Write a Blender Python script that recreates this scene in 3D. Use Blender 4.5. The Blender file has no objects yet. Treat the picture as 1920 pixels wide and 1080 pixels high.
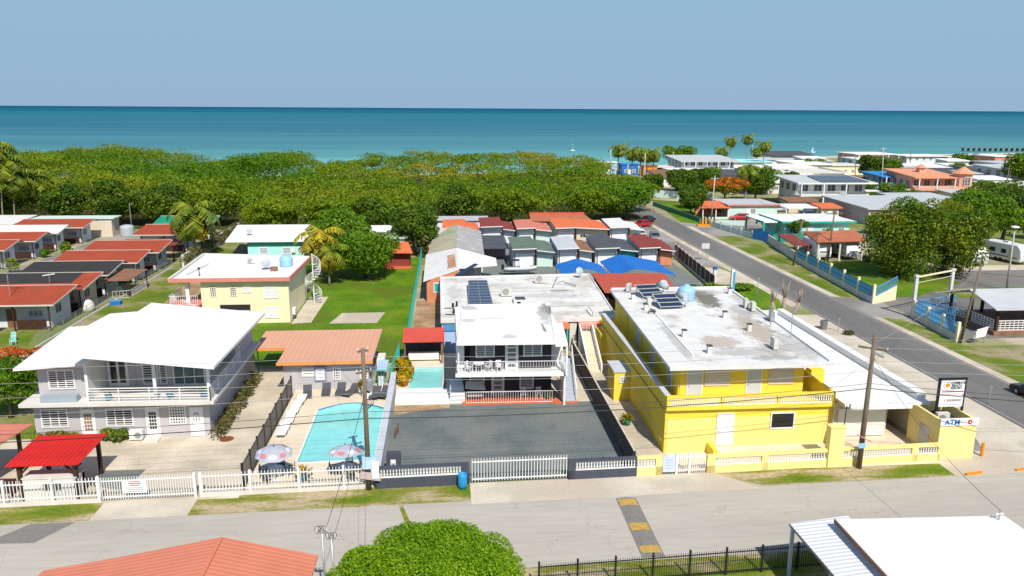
import bpy, bmesh, math, random
import numpy as np
from mathutils import Vector, Matrix
R = math.radians
random.seed(7); rng = np.random.default_rng(11)
S = bpy.context.scene
C = S.collection
# ------------------------------------------------------------------ camera
CAM_H = 24.0; FPX = 1475.0
YAW, PITCH, ROLL = R(5.05), R(12.87), R(0.33)
cf = Vector((math.sin(YAW)*math.cos(PITCH), math.cos(YAW)*math.cos(PITCH), -math.sin(PITCH)))
cr0 = Vector((math.cos(YAW), -math.sin(YAW), 0)); cu0 = cr0.cross(cf)
cr = math.cos(ROLL)*cr0 + math.sin(ROLL)*cu0
cu = -math.sin(ROLL)*cr0 + math.cos(ROLL)*cu0
cd = bpy.data.cameras.new('camera'); cam = bpy.data.objects.new('camera', cd); C.objects.link(cam)
cam.matrix_world = Matrix(((cr.x,cu.x,-cf.x,0),(cr.y,cu.y,-cf.y,0),(cr.z,cu.z,-cf.z,CAM_H),(0,0,0,1)))
cd.sensor_width = 36; cd.lens = 36*FPX/1920; cd.clip_start = 0.5; cd.clip_end = 90000
S.camera = cam
S.render.resolution_x = 1024; S.render.resolution_y = 576
# ------------------------------------------------------------------ sky + sun
SX, SY = 0.20, -0.90                                  # towards the sun, per unit height
sun_dir = Vector((SX, SY, 1)).normalized()
SUN_EL = math.asin(sun_dir.z); SUN_AZ = math.atan2(sun_dir.x, sun_dir.y)
w = bpy.data.worlds.new('World'); S.world = w; w.use_nodes = True
nt = w.node_tree; nt.nodes.clear()
out = nt.nodes.new('ShaderNodeOutputWorld'); bg = nt.nodes.new('ShaderNodeBackground')
sky = nt.nodes.new('ShaderNodeTexSky'); sky.sky_type = 'NISHITA'; sky.sun_disc = False
sky.sun_elevation = SUN_EL; sky.sun_rotation = SUN_AZ
sky.air_density = 1.0; sky.dust_density = 0.3; sky.ozone_density = 2.5; sky.altitude = 30
hs = nt.nodes.new('ShaderNodeHueSaturation'); hs.inputs['Saturation'].default_value = 1.0
mx = nt.nodes.new('ShaderNodeMixRGB'); mx.blend_type = 'MULTIPLY'; mx.inputs[0].default_value = 1.0
mx.inputs[2].default_value = (0.96, 0.97, 1.0, 1)
bg.inputs['Strength'].default_value = 0.115
nt.links.new(sky.outputs[0], mx.inputs[1]); nt.links.new(mx.outputs[0], hs.inputs['Color'])
# hazy blue band low over the sea, the clear sky above it
gg = nt.nodes.new('ShaderNodeNewGeometry'); sz = nt.nodes.new('ShaderNodeSeparateXYZ'); nt.links.new(gg.outputs['Incoming'], sz.inputs[0])
el = nt.nodes.new('ShaderNodeMapRange'); el.inputs[1].default_value = -0.16; el.inputs[2].default_value = -0.5; el.inputs[3].default_value = 0; el.inputs[4].default_value = 1
nt.links.new(sz.outputs[2], el.inputs[0])
hz = nt.nodes.new('ShaderNodeValToRGB'); he = hz.color_ramp.elements
he[0].position = 0; he[0].color = (2.22/8, 3.32/8, 4.62/8, 1); he[1].position = 1; he[1].color = (2.20/8, 3.58/8, 4.88/8, 1)
e2 = nt.nodes.new('ShaderNodeMapRange'); e2.inputs[1].default_value = 0; e2.inputs[2].default_value = -0.13
nt.links.new(sz.outputs[2], e2.inputs[0]); nt.links.new(e2.outputs[0], hz.inputs[0])
sc8 = nt.nodes.new('ShaderNodeVectorMath'); sc8.operation = 'SCALE'; sc8.inputs['Scale'].default_value = 8; nt.links.new(hz.outputs[0], sc8.inputs[0])
mh = nt.nodes.new('ShaderNodeMixRGB'); nt.links.new(el.outputs[0], mh.inputs[0]); nt.links.new(sc8.outputs[0], mh.inputs[1]); nt.links.new(hs.outputs[0], mh.inputs[2])
nt.links.new(mh.outputs[0], bg.inputs[0]); nt.links.new(bg.outputs[0], out.inputs[0])
sl = bpy.data.lights.new('sun', 'SUN'); sl.energy = 4.6; sl.angle = R(0.53); sl.color = (1.0, 0.94, 0.845)
so = bpy.data.objects.new('sun', sl); C.objects.link(so); so.location = (20, -60, 90)
so.rotation_euler = (-sun_dir).to_track_quat('-Z', 'Y').to_euler()
vs = S.view_settings; vs.view_transform = 'Standard'; vs.look = 'None'; vs.exposure = 0.27; vs.gamma = 1
# ------------------------------------------------------------------ pixel -> place helpers (for reading positions off the survey)
def G(px, py, z=0.0):
    d = cf + (px-960)/FPX*cr - (py-540)/FPX*cu
    t = (z-CAM_H)/d.z
    return (d.x*t, d.y*t)
def Zat(px, py, Y): return CAM_H*(1-Y/G(px, py)[1])
# ------------------------------------------------------------------ materials
def srgb(h):
    h = h.lstrip('#'); v = [int(h[i:i+2],16)/255 for i in (0,2,4)]
    return tuple(((c/12.92) if c <= .04045 else ((c+.055)/1.055)**2.4) for c in v)
def col4(c): return (c[0],c[1],c[2],1)
def M(name, col, rough=.8, var=.12, scale=1.5, stain=None, sta=.0, stscale=.6, bump=.0, bscale=20, metal=0, spec=.3, wave=None, wavecol=None, island=0, trans=0, emis=None, stretch=None):
    """painted / weathered surface: two noises break the colour up, optional stains, bump, ribs."""
    m = bpy.data.materials.new(name); m.use_nodes = True; n = m.node_tree; N = n.nodes; L = n.links
    b = N['Principled BSDF']; b.inputs['Roughness'].default_value = rough; b.inputs['Metallic'].default_value = metal
    b.inputs['Specular IOR Level'].default_value = spec
    geo = N.new('ShaderNodeNewGeometry'); vec = geo.outputs['Position']
    if stretch:
        mp = N.new('ShaderNodeMapping'); mp.inputs['Scale'].default_value = stretch
        L.new(vec, mp.inputs['Vector']); vec = mp.outputs[0]
    n1 = N.new('ShaderNodeTexNoise'); n1.inputs['Scale'].default_value = scale; n1.inputs['Detail'].default_value = 6
    L.new(vec, n1.inputs['Vector'])
    rp = N.new('ShaderNodeMapRange'); rp.inputs[1].default_value = .3; rp.inputs[2].default_value = .7
    rp.inputs[3].default_value = 1-var; rp.inputs[4].default_value = 1+var*.6
    L.new(n1.outputs[0], rp.inputs[0])
    mul = N.new('ShaderNodeVectorMath'); mul.operation = 'SCALE'; mul.inputs[0].default_value = col
    L.new(rp.outputs[0], mul.inputs['Scale']); cur = mul.outputs[0]
    if stain:
        n2 = N.new('ShaderNodeTexNoise'); n2.inputs['Scale'].default_value = stscale; n2.inputs['Detail'].default_value = 8; n2.inputs['Roughness'].default_value = .62
        L.new(vec, n2.inputs['Vector'])
        r2 = N.new('ShaderNodeMapRange'); r2.inputs[1].default_value = .72-sta*.35; r2.inputs[2].default_value = .78-sta*.2
        L.new(n2.outputs[0], r2.inputs[0])
        mxx = N.new('ShaderNodeMixRGB'); mxx.inputs[2].default_value = col4(stain)
        L.new(r2.outputs[0], mxx.inputs[0]); L.new(cur, mxx.inputs[1]); cur = mxx.outputs[0]
    if island:
        ri = N.new('ShaderNodeMapRange'); ri.inputs[3].default_value = 1-island; ri.inputs[4].default_value = 1+island
        L.new(geo.outputs['Random Per Island'], ri.inputs[0])
        ml = N.new('ShaderNodeVectorMath'); ml.operation = 'SCALE'
        L.new(cur, ml.inputs[0]); L.new(ri.outputs[0], ml.inputs['Scale']); cur = ml.outputs[0]
    h = None
    if wave:                                          # wave = (axis, period in metres, strength)
        tc = N.new('ShaderNodeTexCoord'); wv = N.new('ShaderNodeTexWave'); wv.bands_direction = wave[0]
        wv.inputs['Scale'].default_value = 0.314/wave[1]; L.new(tc.outputs['Object'], wv.inputs['Vector'])
        h = wv.outputs['Fac'];
        if wavecol is not None:
            mw = N.new('ShaderNodeMixRGB'); mw.blend_type = 'MULTIPLY'; rw = N.new('ShaderNodeMapRange')
            rw.inputs[1].default_value = 0; rw.inputs[2].default_value = .35; rw.inputs[3].default_value = wavecol; rw.inputs[4].default_value = 0
            L.new(h, rw.inputs[0]); L.new(rw.outputs[0], mw.inputs[0]); L.new(cur, mw.inputs[1]); mw.inputs[2].default_value = (.25,.22,.2,1); cur = mw.outputs[0]
        bp = N.new('ShaderNodeBump'); bp.inputs['Distance'].default_value = wave[2]; bp.inputs['Strength'].default_value = 1
        L.new(h, bp.inputs['Height']); L.new(bp.outputs[0], b.inputs['Normal'])
    elif bump:
        n3 = N.new('ShaderNodeTexNoise'); n3.inputs['Scale'].default_value = bscale; n3.inputs['Detail'].default_value = 4
        L.new(vec, n3.inputs['Vector']); bp = N.new('ShaderNodeBump'); bp.inputs['Distance'].default_value = bump
        L.new(n3.outputs[0], bp.inputs['Height']); L.new(bp.outputs[0], b.inputs['Normal'])
    L.new(cur, b.inputs['Base Color'])
    if emis: b.inputs['Emission Color'].default_value = col4(col); b.inputs['Emission Strength'].default_value = emis
    if trans:
        t = N.new('ShaderNodeBsdfTranslucent'); L.new(cur, t.inputs['Color'])
        ms = N.new('ShaderNodeMixShader'); ms.inputs[0].default_value = trans
        o = N['Material Output']; L.new(b.outputs[0], ms.inputs[1]); L.new(t.outputs[0], ms.inputs[2]); L.new(ms.outputs[0], o.inputs['Surface'])
    return m
def ramp_mat(name, c1, c2, c3, scale, lo=.38, hi=.62, rough=.9, bump=.02, bscale=8, fine=30, fvar=.25, stretch=None, c4=None, s4=.05, crack=0):
    """ground cover: three colours mixed by large noise, a fine noise on top"""
    m = bpy.data.materials.new(name); m.use_nodes = True; n = m.node_tree; N = n.nodes; L = n.links
    b = N['Principled BSDF']; b.inputs['Roughness'].default_value = rough; b.inputs['Specular IOR Level'].default_value = .15
    geo = N.new('ShaderNodeNewGeometry'); vec = geo.outputs['Position']
    if stretch:
        mp = N.new('ShaderNodeMapping'); mp.inputs['Scale'].default_value = stretch; L.new(vec, mp.inputs['Vector']); vec = mp.outputs[0]
    n1 = N.new('ShaderNodeTexNoise'); n1.inputs['Scale'].default_value = scale; n1.inputs['Detail'].default_value = 9; n1.inputs['Roughness'].default_value = .6
    L.new(vec, n1.inputs['Vector'])
    cr_ = N.new('ShaderNodeValToRGB'); e = cr_.color_ramp.elements; e[0].position = lo; e[0].color = col4(c1); e[1].position = hi; e[1].color = col4(c3)
    k = cr_.color_ramp.elements.new((lo+hi)/2); k.color = col4(c2)
    L.new(n1.outputs[0], cr_.inputs[0]); cur = cr_.outputs[0]
    if c4 is not None:
        n4 = N.new('ShaderNodeTexNoise'); n4.inputs['Scale'].default_value = s4; n4.inputs['Detail'].default_value = 5
        L.new(vec, n4.inputs['Vector']); r4 = N.new('ShaderNodeMapRange'); r4.inputs[1].default_value = .5; r4.inputs[2].default_value = .6
        L.new(n4.outputs[0], r4.inputs[0]); m4 = N.new('ShaderNodeMixRGB'); m4.inputs[2].default_value = col4(c4)
        L.new(r4.outputs[0], m4.inputs[0]); L.new(cur, m4.inputs[1]); cur = m4.outputs[0]
    if crack:
        wn = N.new('ShaderNodeTexNoise'); wn.inputs['Scale'].default_value = .6; wn.inputs['Detail'].default_value = 6; L.new(geo.outputs['Position'], wn.inputs['Vector'])
        wa = N.new('ShaderNodeVectorMath'); wa.operation = 'MULTIPLY_ADD'; wa.inputs[1].default_value = (3,3,3); L.new(wn.outputs['Color'], wa.inputs[0]); L.new(geo.outputs['Position'], wa.inputs[2])
        vo = N.new('ShaderNodeTexVoronoi'); vo.feature = 'DISTANCE_TO_EDGE'; vo.inputs['Scale'].default_value = crack; L.new(wa.outputs[0], vo.inputs['Vector'])
        rc = N.new('ShaderNodeMapRange'); rc.inputs[1].default_value = .0008; rc.inputs[2].default_value = .0035; rc.inputs[3].default_value = .28; rc.inputs[4].default_value = 0
        L.new(vo.outputs['Distance'], rc.inputs[0]); mc = N.new('ShaderNodeMixRGB'); mc.inputs[2].default_value = col4([v*.45 for v in c1]); L.new(rc.outputs[0], mc.inputs[0]); L.new(cur, mc.inputs[1]); cur = mc.outputs[0]
    n2 = N.new('ShaderNodeTexNoise'); n2.inputs['Scale'].default_value = fine; n2.inputs['Detail'].default_value = 3
    L.new(vec, n2.inputs['Vector']); rr = N.new('ShaderNodeMapRange'); rr.inputs[1].default_value = .3; rr.inputs[2].default_value = .7
    rr.inputs[3].default_value = 1-fvar; rr.inputs[4].default_value = 1+fvar
    L.new(n2.outputs[0], rr.inputs[0]); ml = N.new('ShaderNodeVectorMath'); ml.operation = 'SCALE'
    L.new(cur, ml.inputs[0]); L.new(rr.outputs[0], ml.inputs['Scale']); L.new(ml.outputs[0], b.inputs['Base Color'])
    if bump:
        n3 = N.new('ShaderNodeTexNoise'); n3.inputs['Scale'].default_value = bscale; n3.inputs['Detail'].default_value = 5
        L.new(vec, n3.inputs['Vector']); bp = N.new('ShaderNodeBump'); bp.inputs['Distance'].default_value = bump
        L.new(n3.outputs[0], bp.inputs['Height']); L.new(bp.outputs[0], b.inputs['Normal'])
    return m
def foliage(name, c1, c2, scale=.12, trans=.35, island=.38, c3=None):
    """leaves: colour drifts from crown to crown and leaf to leaf"""
    m = bpy.data.materials.new(name); m.use_nodes = True; n = m.node_tree; N = n.nodes; L = n.links
    b = N['Principled BSDF']; b.inputs['Roughness'].default_value = .55; b.inputs['Specular IOR Level'].default_value = .25
    geo = N.new('ShaderNodeNewGeometry')
    n1 = N.new('ShaderNodeTexNoise'); n1.inputs['Scale'].default_value = scale; n1.inputs['Detail'].default_value = 4
    L.new(geo.outputs['Position'], n1.inputs['Vector'])
    r = N.new('ShaderNodeValToRGB'); e = r.color_ramp.elements; e[0].position = .4; e[0].color = col4(c1); e[1].position = .58; e[1].color = col4(c2)
    if c3 is not None: k = e.new(.68); k.color = col4(c3)
    L.new(n1.outputs[0], r.inputs[0])
    ri = N.new('ShaderNodeMapRange'); ri.inputs[3].default_value = 1-island; ri.inputs[4].default_value = 1+island
    L.new(geo.outputs['Random Per Island'], ri.inputs[0]); ml = N.new('ShaderNodeVectorMath'); ml.operation = 'SCALE'
    L.new(r.outputs[0], ml.inputs[0]); L.new(ri.outputs[0], ml.inputs['Scale']); L.new(ml.outputs[0], b.inputs['Base Color'])
    t = N.new('ShaderNodeBsdfTranslucent'); L.new(ml.outputs[0], t.inputs['Color'])
    ms = N.new('ShaderNodeMixShader'); ms.inputs[0].default_value = trans; o = N['Material Output']
    L.new(b.outputs[0], ms.inputs[1]); L.new(t.outputs[0], ms.inputs[2]); L.new(ms.outputs[0], o.inputs['Surface'])
    return m
def patches(m, lst):
    """mould and dirt patches with a place and a ragged outline of their own: (x, y, half-width, half-length, turn, colour, strength)"""
    n = m.node_tree; N = n.nodes; L = n.links; b = N['Principled BSDF']; cur = b.inputs['Base Color'].links[0].from_socket
    geo = N.new('ShaderNodeNewGeometry'); nz = N.new('ShaderNodeTexNoise'); nz.inputs['Scale'].default_value = 1.6; nz.inputs['Detail'].default_value = 8; nz.inputs['Roughness'].default_value = .7
    mpz = N.new('ShaderNodeMapping'); mpz.inputs['Scale'].default_value = (1, .55, 1); L.new(geo.outputs['Position'], mpz.inputs[0]); L.new(mpz.outputs[0], nz.inputs['Vector'])
    for (x, y, rx, ry, a, c, st) in lst:
        sb = N.new('ShaderNodeVectorMath'); sb.operation = 'SUBTRACT'; sb.inputs[1].default_value = (x, y, 0); L.new(geo.outputs['Position'], sb.inputs[0])
        vr = N.new('ShaderNodeVectorRotate'); vr.rotation_type = 'Z_AXIS'; vr.inputs['Angle'].default_value = a; L.new(sb.outputs[0], vr.inputs['Vector'])
        sc = N.new('ShaderNodeVectorMath'); sc.operation = 'MULTIPLY'; sc.inputs[1].default_value = (1/rx, 1/ry, 0); L.new(vr.outputs[0], sc.inputs[0])
        ln = N.new('ShaderNodeVectorMath'); ln.operation = 'LENGTH'; L.new(sc.outputs[0], ln.inputs[0])
        ad = N.new('ShaderNodeMath'); ad.operation = 'MULTIPLY_ADD'; ad.inputs[1].default_value = 3.2; ad.inputs[2].default_value = -1.6; L.new(nz.outputs[0], ad.inputs[0])
        s2 = N.new('ShaderNodeMath'); s2.operation = 'ADD'; L.new(ln.outputs['Value'], s2.inputs[0]); L.new(ad.outputs[0], s2.inputs[1])
        mr = N.new('ShaderNodeMapRange'); mr.inputs[1].default_value = .85; mr.inputs[2].default_value = 1.45; mr.inputs[3].default_value = st; mr.inputs[4].default_value = 0; L.new(s2.outputs[0], mr.inputs[0])
        mm = N.new('ShaderNodeMixRGB'); mm.inputs[2].default_value = col4(c); L.new(mr.outputs[0], mm.inputs[0]); L.new(cur, mm.inputs[1]); cur = mm.outputs[0]
    L.new(cur, b.inputs['Base Color'])
W = {}
W['white'] = M('white paint', (.72,.72,.70), .6, .05, 1.2)
W['roofwhite'] = M('white roof coating', (.74,.74,.72), .7, .04, .5, stain=(.56,.555,.53), sta=.16, stscale=.35, bump=.01, bscale=3)
W['roofworn'] = M('worn white roof coating', (.66,.65,.62), .75, .10, .8, stain=(.38,.355,.31), sta=.50, stscale=.28, bump=.01, bscale=3)
_mo = (.13,.12,.085); _br = (.36,.30,.22); _gr = (.36,.355,.335)
patches(W['roofworn'], [(25.0,71.3,.95,2.9,.12,_mo,.9),(25.7,60.8,1.1,4.2,.10,_br,.8),(21.4,57.4,1.2,1.3,.3,_br,.7),(22.5,54.6,2.6,.7,0,_gr,.7),(27.0,56,1.0,3.0,.1,_gr,.6),(18.2,75.2,1.6,.7,0,_gr,.8),(26.5,66.5,.7,2.2,.1,_gr,.6),(24.2,53.2,1.6,.5,0,_mo,.5),(18.0,58,.35,4,.05,_gr,.7),(28.0,69,.5,5,.04,_gr,.6)])
W['roofstain'] = M('mould stained roof', (.30,.27,.20), .9, .25, 2.0)
W['roofdirty'] = M('weathered concrete roof', (.66,.65,.61), .8, .10, .9, stain=(.44,.41,.35), sta=.58, stscale=.30, bump=.01, bscale=3)
W['lilac'] = M('pale lilac grey wall paint', (.46,.435,.445), .8, .06, 1, stain=(.34,.315,.31), sta=.22, stscale=1.2, stretch=(1,1,.15))
W['slab'] = M('pale concrete slab', (.62,.59,.54), .8, .08, 1)
W['cream'] = M('cream wall paint', (.78,.70,.46), .75, .05, .6, stain=(.66,.58,.40), sta=.12)
W['pinktrim'] = M('faded red trim', (.62,.22,.17), .75, .12, 2)
W['salmonroof'] = M('salmon roof coating', (.62,.33,.215), .75, .05, .4, wave=('X',.45,.012), wavecol=.12)
W['orangetrim'] = M('orange trim', (.66,.27,.08), .7, .08, 2)
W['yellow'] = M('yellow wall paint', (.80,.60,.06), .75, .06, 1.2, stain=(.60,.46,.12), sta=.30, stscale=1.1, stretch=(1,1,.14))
W['paleyellow'] = M('pale yellow wall paint', (.84,.68,.26), .75, .06, 1.2, stain=(.62,.50,.25), sta=.25, stscale=1.2, stretch=(1,1,.16))
W['greywall'] = M('light grey wall paint', (.50,.52,.56), .75, .07, .8)
W['charcoal'] = M('charcoal wall paint', (.030,.030,.038), .7, .10, 1)
W['slate'] = M('slate blue wall paint', (.062,.070,.092), .8, .12, 2, stain=(.14,.14,.14), sta=.18, stscale=2, stretch=(1,1,.2))
W['skyblue'] = M('sky blue wall paint', (.38,.55,.78), .75, .06, 1)
W['deepblue'] = M('deep sky blue paint', (.08,.27,.50), .7, .1, 1)
W['aqua'] = M('aqua wall paint', (.36,.72,.68), .75, .06, .8)
W['teal'] = M('teal trim paint', (.04,.36,.31), .7, .1, 1)
patches(W['roofdirty'], [(12,86,3.5,.8,.1,_gr,.5),(6.5,92,2.5,.9,0,_gr,.45),(14.5,82,2.8,.8,.1,_br,.35),(1.2,88,.8,3.5,0,_gr,.5),(9.8,90,4,.6,0,_br,.3),(16.5,92,1.2,3,0,_br,.35),(3,78,1.6,.7,0,_gr,.5),(13,78.2,3,.8,0,_br,.35)])
W['brickorange'] = M('terracotta wall paint', (.56,.22,.12), .8, .1, 1)
W['beige'] = M('beige wall paint', (.60,.52,.40), .8, .06, .7)
W['pinkwall'] = M('dusty pink wall paint', (.50,.40,.40), .8, .06, .7)
W['peach'] = M('peach wall paint', (.66,.38,.28), .8, .06, .7)
W['peachroof'] = M('peach clay tiles', (.66,.30,.17), .8, .1, 1, wave=('X',.3,.02), wavecol=.2)
W['whitewall'] = M('whitewashed wall', (.66,.68,.72), .8, .08, .8, stain=(.46,.46,.46), sta=.2, stscale=.9)
W['whitewarm'] = M('warm white wall', (.70,.68,.62), .8, .07, .8, stain=(.50,.46,.40), sta=.2, stscale=1)
W['redroof'] = M('red painted cabin roof', (.34,.060,.024), .8, .14, .6, stain=(.22,.055,.03), sta=.35, stscale=.5, wave=('X',.35,.012), wavecol=.18)
W['darkredroof'] = M('dark red cabin roof', (.23,.045,.035), .75, .16, .8, stain=(.32,.10,.07), sta=.25, wave=('Y',.3,.012), wavecol=.2)
W['orangeroof'] = M('orange roof sheets', (.66,.16,.06), .7, .12, .8, wave=('Y',.3,.012), wavecol=.18)
W['salmonroof2'] = M('salmon roof sheets', (.56,.19,.13), .75, .12, .8, wave=('Y',.3,.012), wavecol=.15)
W['blackroof'] = M('black felt roof', (.035,.033,.031), .85, .15, .7, bump=.01)
W['greyroof'] = M('dark grey roof sheets', (.075,.085,.095), .8, .2, .5, stain=(.17,.16,.15), sta=.25, wave=('Y',.3,.01), wavecol=.15)
W['greenroof'] = M('green grey roof sheets', (.12,.17,.13), .8, .2, .6, stain=(.20,.20,.14), sta=.3, wave=('Y',.3,.01), wavecol=.15)
W['rustorange'] = M('orange brown roof sheets',(.42,.14,.07),.75,.15,.8,wave=('X',.3,.012),wavecol=.15)
W['brightgreen'] = M('bright green roof sheets', (.015,.26,.14), .6, .08, .6, wave=('X',.3,.012), wavecol=.15)
W['rustroof'] = M('rusty brown roof sheets', (.25,.13,.075), .85, .25, 1, stain=(.12,.06,.035), sta=.4, wave=('Y',.3,.012), wavecol=.2)
W['tinwhite'] = M('white corrugated sheets', (.72,.71,.68), .55, .08, .8, stain=(.50,.26,.14), sta=.12, stscale=.5, wave=('Y',.5,.02), wavecol=.3)
W['tingrey'] = M('weathered grey corrugated sheets', (.42,.40,.38), .6, .16, .6, stain=(.62,.60,.56), sta=.4, stscale=.6, wave=('Y',.4,.02), wavecol=.35)
W['tinpatch'] = M('patched green and cream sheets', (.42,.40,.27), .7, .14, .4, stain=(.18,.36,.20), sta=.5, stscale=.18, wave=('Y',.4,.02), wavecol=.3)
W['tinsilver'] = M('pale grey metal roof', (.50,.52,.52), .5, .08, .7, stain=(.42,.41,.38), sta=.25, wave=('X',.4,.015), wavecol=.15)
W['tinblue'] = M('blue metal roof', (.03,.22,.55), .6, .08, .7, wave=('X',.4,.015), wavecol=.15)
W['tarp'] = M('bright blue tarpaulin', (.006,.14,.50), .5, .16, 1.5, bump=.10, bscale=2.5, stain=(.04,.22,.55), sta=.3, stscale=.8, spec=.4)
W['redsheet'] = M('bright red roof sheets', (.60,.016,.010), .55, .12, .5, stain=(.42,.02,.02), sta=.2, wave=('X',.3,.02), wavecol=.35)
W['redtile'] = M('red clay tile sheets', (.58,.085,.055), .7, .12, .7, stain=(.45,.10,.08), sta=.2, wave=('Y',.3,.02), wavecol=.3)
W['redtileX'] = M('red ribbed roof sheets', (.44,.085,.045), .65, .10, .7, wave=('X',.4,.02), wavecol=.3)
W['wood'] = M('dark stained timber', (.055,.024,.015), .7, .25, 3)
W['polewood'] = M('weathered pole timber', (.17,.125,.09), .85, .25, 2.5, stretch=(3,3,.4))
W['concpole'] = M('grey concrete pole', (.42,.40,.36), .85, .1, 2)
W['bark'] = M('grey brown bark', (.12,.09,.065), .9, .3, 3, bump=.03, bscale=9, stretch=(2,2,.6))
W['palmbark'] = M('pale palm bark', (.26,.22,.17), .9, .25, 3, stretch=(1,1,6))
W['deadwood'] = M('bleached dead wood', (.30,.24,.19), .9, .25, 3)
W['roofblk'] = M('white roof with grey mould', (.74,.74,.72), .7, .04, .5, stain=(.56,.555,.53), sta=.2, stscale=.5)
patches(W['roofblk'], [(9.4,69.5,.5,1.8,0,_mo,.8),(8.8,67.5,.4,2.2,0,_gr,.8),(2.2,70.6,.7,.7,0,_gr,.7),(2.0,66.2,.6,.5,0,_gr,.6),(5.2,61.0,.5,.5,0,_gr,.6),(8.3,63.2,.12,1.2,0,_mo,.8),(4.3,66.8,.9,.2,0,_gr,.5)])
W['glass'] = M('dark window glass', (.018,.022,.028), .12, .2, 1, spec=.6)
W['glassgreen'] = M('grey green window glass', (.10,.15,.15), .12, .15, 1, spec=.6)
W['dark'] = M('dark interior', (.025,.022,.02), .9, .3, 1)
W['black'] = M('black painted metal', (.015,.015,.015), .5, .1, 2)
W['bluepaint'] = M('blue paint', (.02,.15,.45), .55, .08, 2)
W['barrel'] = M('blue plastic', (.02,.26,.55), .4, .08, 2)
W['tankblue'] = M('pale blue plastic tank', (.28,.50,.74), .45, .08, 2)
W['tankgrey'] = M('grey tank', (.38,.42,.44), .5, .08, 2)
W['steel'] = M('galvanised steel', (.42,.43,.44), .45, .15, 3, metal=.6)
W['acbeige'] = M('aged off white metal', (.56,.54,.48), .6, .12, 3)
W['solar'] = M('dark blue solar cells', (.02,.035,.075), .2, .1, 3, spec=.6)
W['red'] = M('red gloss paint', (.45,.01,.02), .3, .05, 2, spec=.5)
W['carwhite'] = M('white vehicle paint', (.74,.75,.76), .35, .04, 2, spec=.5)
W['carblack'] = M('black vehicle paint', (.02,.022,.026), .25, .05, 2, spec=.6)
W['carblue'] = M('dark blue vehicle paint', (.02,.05,.10), .28, .05, 2, spec=.6)
W['cargrey'] = M('grey vehicle paint', (.16,.17,.18), .3, .05, 2, spec=.6)
W['rubber'] = M('black rubber', (.02,.02,.02), .9, .1, 3)
W['pinktile'] = M('orange terracotta floor', (.60,.14,.05), .6, .1, 1)
W['loungegrey'] = M('charcoal sling fabric', (.075,.08,.09), .85, .1, 3)
W['bluepad'] = M('blue paint edge', (.10,.20,.45), .6, .1, 2)
W['umbgrey'] = M('silver grey parasol cloth', (.44,.46,.54), .8, .05, 2, trans=.2)
W['umbwhite'] = M('white parasol cloth', (.76,.76,.78), .8, .04, 2, trans=.2)
W['umbpink'] = M('faded pink parasol patch', (.60,.24,.25), .8, .06, 2, trans=.2)
W['potgreen'] = M('dark green glazed pot', (.01,.16,.12), .4, .08, 2)
W['potteal'] = M('teal blue pot', (.01,.26,.42), .4, .08, 2)
W['orange'] = M('orange paint', (.75,.24,.01), .6, .1, 3)
W['yellowmark'] = M('worn yellow road paint', (.50,.31,.06), .85, .2, 3, stain=(.20,.19,.17), sta=.62, stscale=2.2)
W['rust'] = M('rusty metal', (.20,.07,.03), .85, .3, 3)
W['stair'] = M('grey stair paint', (.38,.42,.50), .7, .06, 2)
W['bluefence'] = M('blue fence mesh', (.03,.15,.27), .6, .1, 2)
W['bluelight'] = M('light blue metal', (.09,.32,.58), .5, .08, 2)
W['greenfence'] = M('green fence paint', (.02,.22,.16), .6, .1, 2)
W['palegreen'] = M('pale mint wall', (.52,.66,.60), .8, .06, 1)
W['tyrewhite'] = M('bright white plastic', (.74,.74,.74), .45, .03, 2)
# foliage
W['leafbright'] = foliage('bright green leaves', (.19,.36,.008), (.26,.42,.012), .5, trans=.45, island=.3)
W['leafforest'] = foliage('mesquite leaves', (.105,.225,.006), (.225,.285,.007), .022, c3=(.36,.28,.012), trans=.4, island=.3)
W['leafdark'] = foliage('dark green leaves', (.062,.130,.008), (.11,.185,.010), .25)
W['leafmid'] = foliage('mid green leaves', (.085,.19,.006), (.14,.25,.008), .2)
W['leafolive'] = foliage('olive leaves', (.095,.18,.008), (.20,.24,.012), .25)
W['leafyellow'] = foliage('yellow green croton leaves', (.20,.24,.01), (.55,.33,.01), 1.5)
W['palmgreen'] = foliage('palm fronds', (.09,.15,.010), (.20,.23,.015), .6, trans=.25)
W['palmyellow'] = foliage('yellowing palm fronds', (.26,.26,.015), (.50,.34,.02), .6, trans=.25)
W['flame'] = foliage('orange red blossoms', (.50,.09,.01), (.62,.16,.015), .8, trans=.3)
W['hedge'] = foliage('clipped hedge leaves', (.13,.20,.015), (.20,.25,.015), .8)
W['vine'] = foliage('dry olive creeper', (.11,.12,.03), (.20,.17,.05), .8)
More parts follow.
